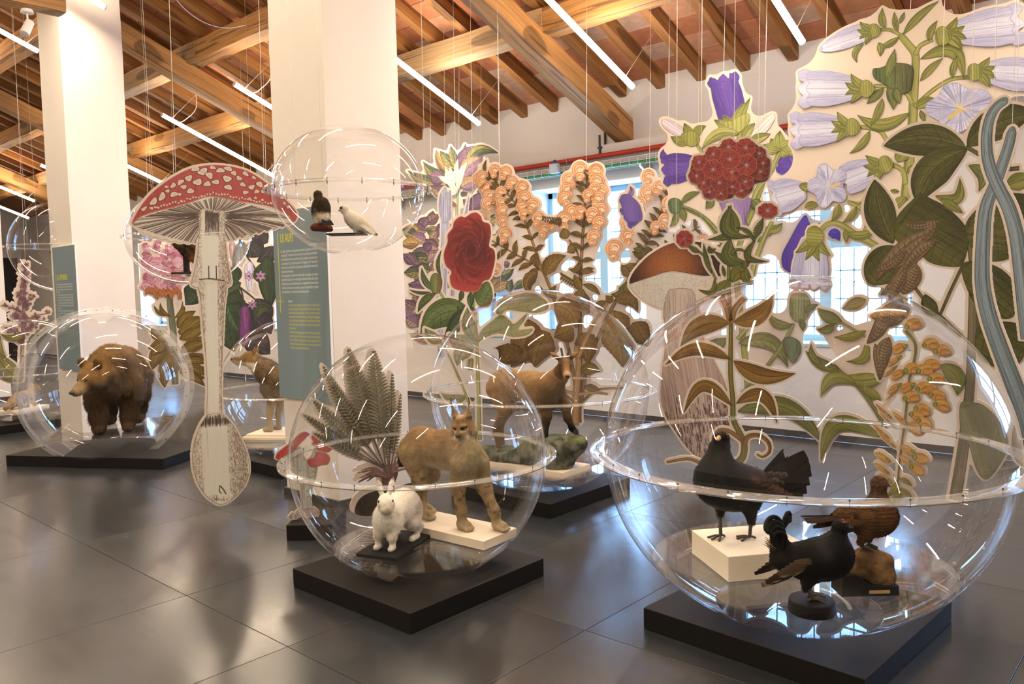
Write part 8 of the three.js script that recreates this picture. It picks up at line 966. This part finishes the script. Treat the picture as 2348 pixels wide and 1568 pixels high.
// fern standing behind the lynx globe
{
  const c = new Cutout('fern_cutout', 'tall brown green fern cut-out with rootstock beside the column base', { x: 860, y: 1000, d: 5.3, turn: 14, K: 1.7, bd: 3, close: 0, seed: 53 }), pin = { c: 0x75704f, dark: 0x453d2c, light: 0xa39c7c, hatch: 6, rib: false, edge: 0x2f2a20, ew: 1 }, r = rng(531);
  c.view(620, 780, 3.408);
  const frond = (x0, y0, x1, y1, w, n, bare, k) => { c.grp().S('stem', [[x0, y0], [mix(x0, x1, 0.5) + k, mix(y0, y1, 0.5)], [x1, y1]], 6, 2, { c: 0x7a5a48, dark: 0x45302a, light: 0xa5857a, hatch: 20 }); c.grp(); const L = Math.hypot(x1 - x0, y1 - y0), a0 = Math.atan2(y1 - y0, x1 - x0); for (let i = 0; i < n; i++) { const t = bare + (1 - bare) * (i / n), b = 4 * t * (1 - t) * k * 0.5, X = mix(x0, x1, t) + b, Y = mix(y0, y1, t), l = w * Math.pow(Math.sin(Math.PI * (0.12 + 0.86 * (t - bare) / (1 - bare))), 0.6) * (1.02 - 0.55 * (t - bare) / (1 - bare)); for (const s of [-1, 1]) { const a = a0 + s * (1.18 - 0.25 * t); c.L('frond', X, Y, X + Math.cos(a) * l, Y + Math.sin(a) * l, Math.max(6, L * (1 - bare) / n * 0.46), 0.08 * s, { ...pin, c: r() < 0.5 ? 0x7d7658 : 0x6b6248, teeth: 0.3 }); } } };
  for (const [x, y, w, n, b, k] of [[250, 575, 66, 16, 0.3, -30], [330, 720, 60, 15, 0.3, -20], [480, 330, 110, 22, 0.28, -40], [600, 60, 140, 26, 0.25, -30], [400, 190, 80, 20, 0.4, -60], [790, 70, 150, 26, 0.25, -10], [320, 460, 90, 18, 0.35, -40]]) frond(890, 1000, x, y, w, n, b, k);
  frond(905, 1000, 930, 245, 66, 24, 0.22, 6); frond(915, 1000, 992, 400, 52, 20, 0.22, 10); frond(900, 1000, 850, 600, 40, 16, 0.25, 0);
  c.grp().B('rootstock', [[850, 1010], [870, 960], [910, 950], [960, 970], [965, 1030], [940, 1100], [920, 1170], [880, 1180], [855, 1120], [840, 1060]], { c: 0x5d4238, dark: 0x2f1f1a, light: 0x8a6a5a, hatch: 90 }).B('rootstock', [[640, 1330], [660, 1230], [740, 1170], [850, 1150], [900, 1180], [880, 1280], [780, 1340]], { c: 0x33251e, dark: 0x170f0c, light: 0x5a463a, hatch: 90 });
  for (let i = 0; i < 16; i++) { const a = 2.5 + 1.3 * r(), l = 140 + 110 * r(); c.grp().S('root', [[880, 1050], [880 + Math.cos(a) * l * 0.5, 1050 + Math.sin(a) * l * 0.3 - 40], [880 + Math.cos(a) * l, 1040 + Math.sin(a) * l * 0.5]], 9, 3, { c: 0x8a5d4c, dark: 0x4a2d24, light: 0xb58c7a, hatch: 14 }); }
  for (const [x, y] of [[1000, 900], [990, 960], [965, 880], [1060, 980]]) c.grp().S('root', [[920, 1010], [mix(920, x, 0.6), mix(1010, y, 0.8)], [x, y]], 10, 6, { c: 0x8f6650, dark: 0x4a2d24, light: 0xb58c7a, hatch: 14 });
  c.build();
}
// red coral fungus
{
  const c = new Cutout('coral_fungus_cutout', 'small cut-out of a pale fungus with bright red lobes on black plinth', { x: 690, y: 1090, d: 5.45, turn: 6, K: 1.9, bd: 2.5, seed: 59 }), red = { c: 0xcf4a45, dark: 0x9c2a2a, light: 0xe8807a, hatch: 40, edge: 0x9c2a2a }, pale = { c: 0xcfc3ae, dark: 0x7d7460, light: 0xece3d2, hatch: 120, edge: 0x857b68 };
  c.view(430, 880, 4.357).B('stalk', [[1060, 800], [1040, 860], [1100, 920], [1130, 1000], [1140, 1120], [1150, 1260], [1180, 1300], [1240, 1290], [1230, 1150], [1240, 1040], [1280, 930], [1300, 800], [1330, 700], [1280, 640], [1240, 720], [1180, 760], [1120, 640], [1060, 660], [1040, 740]], { ...pale, axis: [[1180, 640], [1200, 1300]], paint: (k, a2, line, U, r) => { for (let i = 0; i < 60; i++) { const q = a2(r(), r() * 1.6 - 0.8); line([q, [q[0] + 3 * U, q[1]]], rgbaOf(0x8a8a5a, 0.5), 4 * U); } } });
  c.grp().B('base', [[1085, 1290], [1130, 1250], [1200, 1255], [1260, 1240], [1310, 1280], [1290, 1330], [1220, 1340], [1150, 1310], [1110, 1330]], { c: 0xd7b8ac, dark: 0x8f6a62, light: 0xf0dcd2, hatch: 40 }).B('base', [[1015, 1330], [1050, 1290], [1090, 1320], [1080, 1360], [1030, 1350]], { ...pale });
  c.grp().B('lobe', [[880, 740], [900, 690], [960, 640], [1040, 580], [1110, 510], [1180, 480], [1218, 505], [1190, 530], [1120, 600], [1060, 670], [980, 720], [920, 755]], red).grp().B('lobe', [[1240, 530], [1300, 505], [1360, 530], [1400, 580], [1350, 610], [1280, 600]], red).grp().B('lobe', [[1250, 590], [1330, 570], [1420, 590], [1445, 640], [1400, 680], [1330, 670], [1270, 630]], red).grp().B('lobe', [[1200, 765], [1260, 740], [1300, 690], [1370, 690], [1420, 740], [1400, 800], [1340, 810], [1270, 830], [1225, 820]], red);
  c.build();
}
// martagon lily, far left
{
  const c = new Cutout('martagon_lily_cutout', 'pink martagon lily cut-out with a whorl of ochre leaves', { x: 395, y: 700, d: 13.4, turn: 6, K: 1.7, bd: 3, close: 7, seed: 61 }), r = rng(611), pk = [0xb05a70, 0xc77f8c, 0x9a4259, 0xd39aa0], lf = { c: 0x8f7028, c2: 0x75571c, dark: 0x46340f, light: 0xb99a4c, hatch: 70, veins: 0, ribs: 4, rib: false };
  c.view(320, 540, 2.636).S('stem', [[178, 300], [185, 420], [205, 600], [215, 900]], 16, 18, { c: 0x6f7458, dark: 0x3c4030, light: 0x9aa07e, hatch: 60 });
  for (const [x0, y0, x1, y1, w, b] of [[180, 480, 85, 420, 20, 0.2], [190, 490, 125, 405, 20, 0.2], [210, 500, 260, 395, 24, -0.2], [230, 560, 340, 455, 50, 0.1], [240, 600, 400, 490, 70, 0.05], [250, 680, 420, 600, 64, -0.1], [250, 740, 420, 720, 60, -0.1], [250, 780, 420, 800, 60, -0.15], [240, 800, 400, 860, 50, -0.1], [190, 640, 60, 760, 90, 0.15], [200, 700, 140, 870, 80, 0.1], [190, 620, 50, 680, 70, 0.1], [150, 620, 70, 560, 50, 0.1]]) { c.L('leaf', x0, y0, x1, y1, w * 0.62, b, lf); if (w > 40) c.L('leaf', x0, y0 + 26, mix(x0, x1, 0.92) + 8, y1 + 50, w * 0.5, -b, lf); }
  c.web([[10, 60], [300, 20], [300, 330], [150, 350], [20, 320]]);
  for (let i = 0; i < 64; i++) { const x = 30 + 250 * r(), y = 40 + 280 * r(), a = r() * 6.28, s = 26 + 16 * r(), P = []; for (let k = 0; k < 9; k++) { const f = k / 9 * 6.28; P.push([x + s * Math.cos(f) * (0.8 + 0.3 * Math.sin(f * 2 + a)), y + s * 0.8 * Math.sin(f)]); } c.grp().B('flower', P, { c: pk[i % 4], dark: 0x7a2a42, light: 0xe8bfc2, hatch: 40, edge: 0xe3bcbc, n: 3, axis: [[x - s * Math.cos(a), y - s * Math.sin(a)], [x + s * Math.cos(a), y + s * Math.sin(a)]] }); }
  for (let i = 0; i < 22; i++) { const x = 40 + 11 * i + 8 * r(), y = 330 + 46 * r(); c.grp().L('stamen', x, y - 30, x + 16 * (r() - 0.5), y + 16, 8, 0.1, { c: 0xc0703a, dark: 0x7d3f1c, light: 0xe5a06b, hatch: 6 }); }
  c.hang([60, 60], [220, 40]).build();
}
// dark nightshade with purple fruit, far left centre
{
  const c = new Cutout('nightshade_cutout', 'dark green nightshade cut-out with long purple fruit behind the wolf', { x: 560, y: 680, d: 11.8, turn: 4, K: 1.7, bd: 3, close: 5, seed: 67 }), lf = { c: 0x2f3d22, c2: 0x24301c, dark: 0x141a0e, light: 0x55653c, hatch: 60, veins: 4 }, dk = { ...lf, c: 0x35302f, c2: 0x2a2526, light: 0x5c5654 };
  c.view(410, 480, 3.92);
  for (const [x0, y0, x1, y1, w, b, s] of [[660, 280, 800, 300, 110, 0.2, dk], [620, 300, 760, 420, 90, 0, dk], [860, 330, 700, 470, 70, 0.1, dk], [760, 470, 830, 700, 120, 0, lf], [800, 420, 820, 900, 90, 0, lf], [170, 640, 60, 860, 90, 0.1, { ...lf, c: 0x26301e }], [120, 640, 190, 760, 60, 0, lf], [430, 560, 510, 660, 80, 0.2, lf], [420, 760, 560, 660, 90, 0.1, { ...lf, c: 0x3c5a2e }], [430, 780, 600, 830, 100, -0.1, lf], [430, 860, 640, 1150, 130, 0.1, lf], [430, 960, 500, 1280, 120, 0, lf], [440, 860, 560, 1120, 50, 0, { ...lf, c: 0x47653a }], [700, 800, 820, 1040, 90, 0, dk], [660, 960, 830, 1120, 90, 0.1, dk], [600, 1100, 820, 1300, 110, 0, dk], [700, 970, 830, 900, 40, 0.4, { ...lf, c: 0x7d7a34 }], [560, 280, 640, 420, 40, -0.1, { ...lf, c: 0x8a7d36 }]]) c.grp().L('leaf', x0, y0, x1, y1, w, b, s);
  c.grp().S('stem', [[545, 270], [600, 400], [690, 540], [700, 620]], 7, 6, { c: 0x3a3428, dark: 0x1a1610, light: 0x6a624e, hatch: 16 }).S('stem', [[550, 700], [640, 770], [700, 820]], 7, 6, { c: 0x3a3428, dark: 0x1a1610, light: 0x6a624e, hatch: 16 }).S('stem', [[590, 880], [570, 760], [550, 700]], 7, 6, { c: 0x3a3428, dark: 0x1a1610, light: 0x6a624e, hatch: 16 });
  c.grp().B('fruit', [[555, 900], [590, 868], [620, 880], [640, 960], [650, 1080], [620, 1200], [570, 1230], [545, 1120], [550, 1000]], { c: 0x6f2f5f, dark: 0x3f1636, light: 0xa0688f, hatch: 120 }).grp().B('flower', [[600, 500], [640, 470], [670, 520], [660, 620], [650, 720], [620, 730], [600, 640], [590, 560]], { c: 0xcfc6cc, dark: 0x8d8490, light: 0xefe9ec, hatch: 60 });
  const star = { c: 0xb98a9f, dark: 0x7a4a62, light: 0xe3c3cf, notch: 0.45, sharpN: 1, jag: 0, rays: 30, heart: 0x6a3450 }; c.grp().rosette('flower', 735, 600, 48, 6, star).grp().rosette('flower', 630, 600, 44, 6, star).grp().rosette('flower', 660, 855, 44, 6, { ...star, c: 0x9a5f80 });
  c.grp().B('pale_fruit', [[460, 290], [500, 290], [508, 380], [490, 470], [470, 440], [455, 360]], { c: 0xc79a94, dark: 0x8f5f5c, light: 0xe3c4be, hatch: 40 }).grp().B('pale_leaf', [[510, 330], [545, 300], [580, 380], [560, 450], [520, 470], [500, 540], [480, 480]], { c: 0x76766e, dark: 0x4a4a44, light: 0x9a9a92, hatch: 40 });
  c.hang([600, 300], [800, 300]).build();
}
// pink astilbe plume, far left
{
  const c = new Cutout('astilbe_cutout', 'dusty pink plume flower cut-out at the far left edge', { x: 55, y: 690, d: 12.9, turn: 4, K: 1.8, bd: 3, close: 4, seed: 71 }), r = rng(711), st = { c: 0x9a7a6a, dark: 0x5d443a, light: 0xc4a898, hatch: 20 };
  c.view(0, 440, 2.306).S('stem', [[135, 380], [130, 520], [122, 720], [115, 900], [110, 1000]], 5, 9, st);
  const arms = [[135, 385, 130, 520]]; for (const [x, y] of [[5, 600], [20, 715], [260, 640], [60, 650], [200, 660], [95, 540], [175, 560], [80, 745], [190, 700]]) arms.push([125, y + 40, x, y]);
  for (const [a, b, d, e] of arms) { c.S('stem', [[a, b], [(a + d) / 2, (b + e) / 2 - 6], [d, e]], 4, 2, st); }
  for (let i = 0; i < 170; i++) { const k = i % 3 ? arms[Math.floor(r() * arms.length)] : [135, 400, 122, 720], t = r(), x = mix(k[0], k[2], t) + (r() - 0.5) * (i % 3 ? 34 : 20 + 70 * t), y = mix(k[1], k[3], t) + (r() - 0.5) * 34; if (i % 4 === 0) c.grp(); const P = [], g = r() * 6; for (let j = 0; j < 10; j++) { const q = (j % 2 ? 5 : 13) * (0.7 + 0.6 * r()); P.push([x + q * Math.cos(g + j * 0.628), y + q * Math.sin(g + j * 0.628)]); } c.B('floret', P, { c: [0xa2707a, 0x8a5a60, 0xb98c90][i % 3], dark: 0x5d343c, light: 0xd3b3b4, hatch: 5, n: 2, core: null }); }
  for (const [x0, y0, x1, y1, w, b] of [[110, 990, 0, 760, 30, 0.2], [120, 1000, -30, 830, 40, 0.1], [130, 760, 0, 750, 14, 0.15]]) c.grp().L('leaf', x0, y0, x1, y1, w, b, { c: 0x8a7a3a, c2: 0x716228, dark: 0x443a14, light: 0xb5a564 });
  c.hang([135, 390]).build();
}
// ---------------------------------------------------------------- text panels on the columns
function textPanel(label, zc, w, y0, y1, title, lines, sub, lines2, ratio) {
  const W = 640, H = Math.round(W * (y1 - y0) / w), cv = document.createElement('canvas'); cv.width = W; cv.height = H; const k = cv.getContext('2d'); k.fillStyle = pc(0x7f8c8c, 1.2); k.fillRect(0, 0, W, H); const yel = '#d7cf1e';
  k.fillStyle = yel; const x = 88; k.save(); k.translate(x, H * ratio[0]); k.scale(title.length > 8 ? 0.50 : 0.56, 1); k.font = 'bold ' + Math.round(H * 0.062) + 'px sans-serif'; k.fillText(title, 0, 0); k.restore();
  k.fillRect(54, H * (ratio[0] - 0.055), 8, H * 0.43); k.fillRect(10, H * ratio[2] - 10, 100, 3);
  const para = (list, X, Y, dy, wid, col, size) => { k.fillStyle = col; k.font = size + 'px sans-serif'; list.forEach((s, i) => { const m = k.measureText(s).width, last = s.endsWith('.'); k.save(); k.translate(X, Y + i * dy); k.scale(last ? Math.min(0.62, wid / m) : wid / m, 1); k.fillText(s, 0, 0); k.restore(); }); };
  para(lines, x, H * ratio[1], H * 0.0215, 440, '#dfe2df', Math.round(H * 0.0185)); k.fillStyle = '#dfe2df'; k.save(); k.translate(158, H * ratio[2]); k.scale(0.6, 1); k.font = 'bold ' + Math.round(H * 0.015) + 'px sans-serif'; k.fillText(sub, 0, 0); k.restore(); para(lines2, 158, H * (ratio[2] + 0.021), H * 0.0205, 372, '#d0cc4a', Math.round(H * 0.0165));
  const tex = new THREE.CanvasTexture(cv); tex.colorSpace = THREE.SRGBColorSpace; const t = thing('text_panel', label, 'panel', V3(3.482, (y0 + y1) / 2, zc), -Math.PI / 2);
  part('panel_board', new RoundedBoxGeometry(w, y1 - y0, 0.022, 1, 0.001), M.whiteMetal, t); part('panel_print', new THREE.PlaneGeometry(w - 0.002, y1 - y0 - 0.002).translate(0, 0, 0.0118), std(0xffffff, 0.6, { map: tex }), t);
}
textPanel('tall blue grey text panel headed LE ALPI on the middle column', -5.268, 0.715, 0.79, 2.255, 'LE ALPI', ['Le Alpi ospitano una grande varietà di specie animali', 'e vegetali. Si tratta di un enorme e prezioso serbatoio', 'di biodiversità ma anche di uno spazio economico', 'e culturale di cui fanno parte le lingue e le tradizioni', 'di coloro che da millenni popolano la straordinaria diversità', 'degli ecosistemi alpini.', 'La topografia complessa delle Alpi raccoglie un ampio', 'spettro di piccoli e variegati habitat ed è alla base', 'della ricchezza e diversificazione di organismi ed ecosistemi', 'e della presenza di numerose specie endemiche in grado', 'di sopravvivere in condizioni ambientali estreme.'], 'THE ALPS', ['A large and valuable repository of biodiversity', 'and of precious, the Alps are home to a vast range', 'of animal and plant species. The mountains are also', 'an economic and cultural space, hosting the languages', 'and traditions of people who have lived among', 'the extraordinary diversity of alpine ecosystems', 'for millennia.', 'The complex topography of the Alps comprises', 'a wide range of small, varied habitats that contribute', 'to rich and diverse organisms and ecosystems, not to', 'mention numerous endemic species which thrive', 'in extreme environmental conditions.'], [0.165, 0.22, 0.485]);
textPanel('blue grey text panel headed GLI APPENNINI on the left column', -10.1, 0.70, 0.78, 2.23, 'GLI APPENNINI', ['Gli Appennini sono una catena montuosa che attraversa', 'la penisola da nord a sud, con ambienti molto vari', 'e ricchi di specie animali e vegetali, anche', 'endemiche.', 'La catena ospita boschi, praterie e alte cime, dove', 'vivono grandi mammiferi come il lupo e l\'orso bruno', 'insieme a molti altri animali legati alla montagna', 'e alle attività tradizionali delle comunità locali', 'che da secoli abitano e trasformano il territorio', 'appenninico.', 'Oggi parchi e riserve tutelano questi ambienti', 'così come le specie che vi trovano rifugio', 'e riparo.'], 'THE APENNINES', ['The Apennines are a mountain range that runs', 'along the peninsula from north to south.'], [0.27, 0.31, 0.66]);
for (const o of scene.children) { const g = [[/^plinth/, 'low black plinths'], [/^display_globe/, 'acrylic globes standing on plinths'], [/^hanging_globe/, 'acrylic globes hung from the roof'], [/_cutout/, 'printed plant cut-outs'], [/^taxidermy/, 'stuffed animals in the globes'], [/^text_panel/, 'text panels on the columns']].find(([r]) => r.test(o.name)); if (g && !o.userData.group) o.userData.group = g[1]; }
scene.traverse((o) => { if (o.isMesh) o.castShadow = o.receiveShadow = true; delete o.userData.usedNames; });
renderer.render(scene, camera);
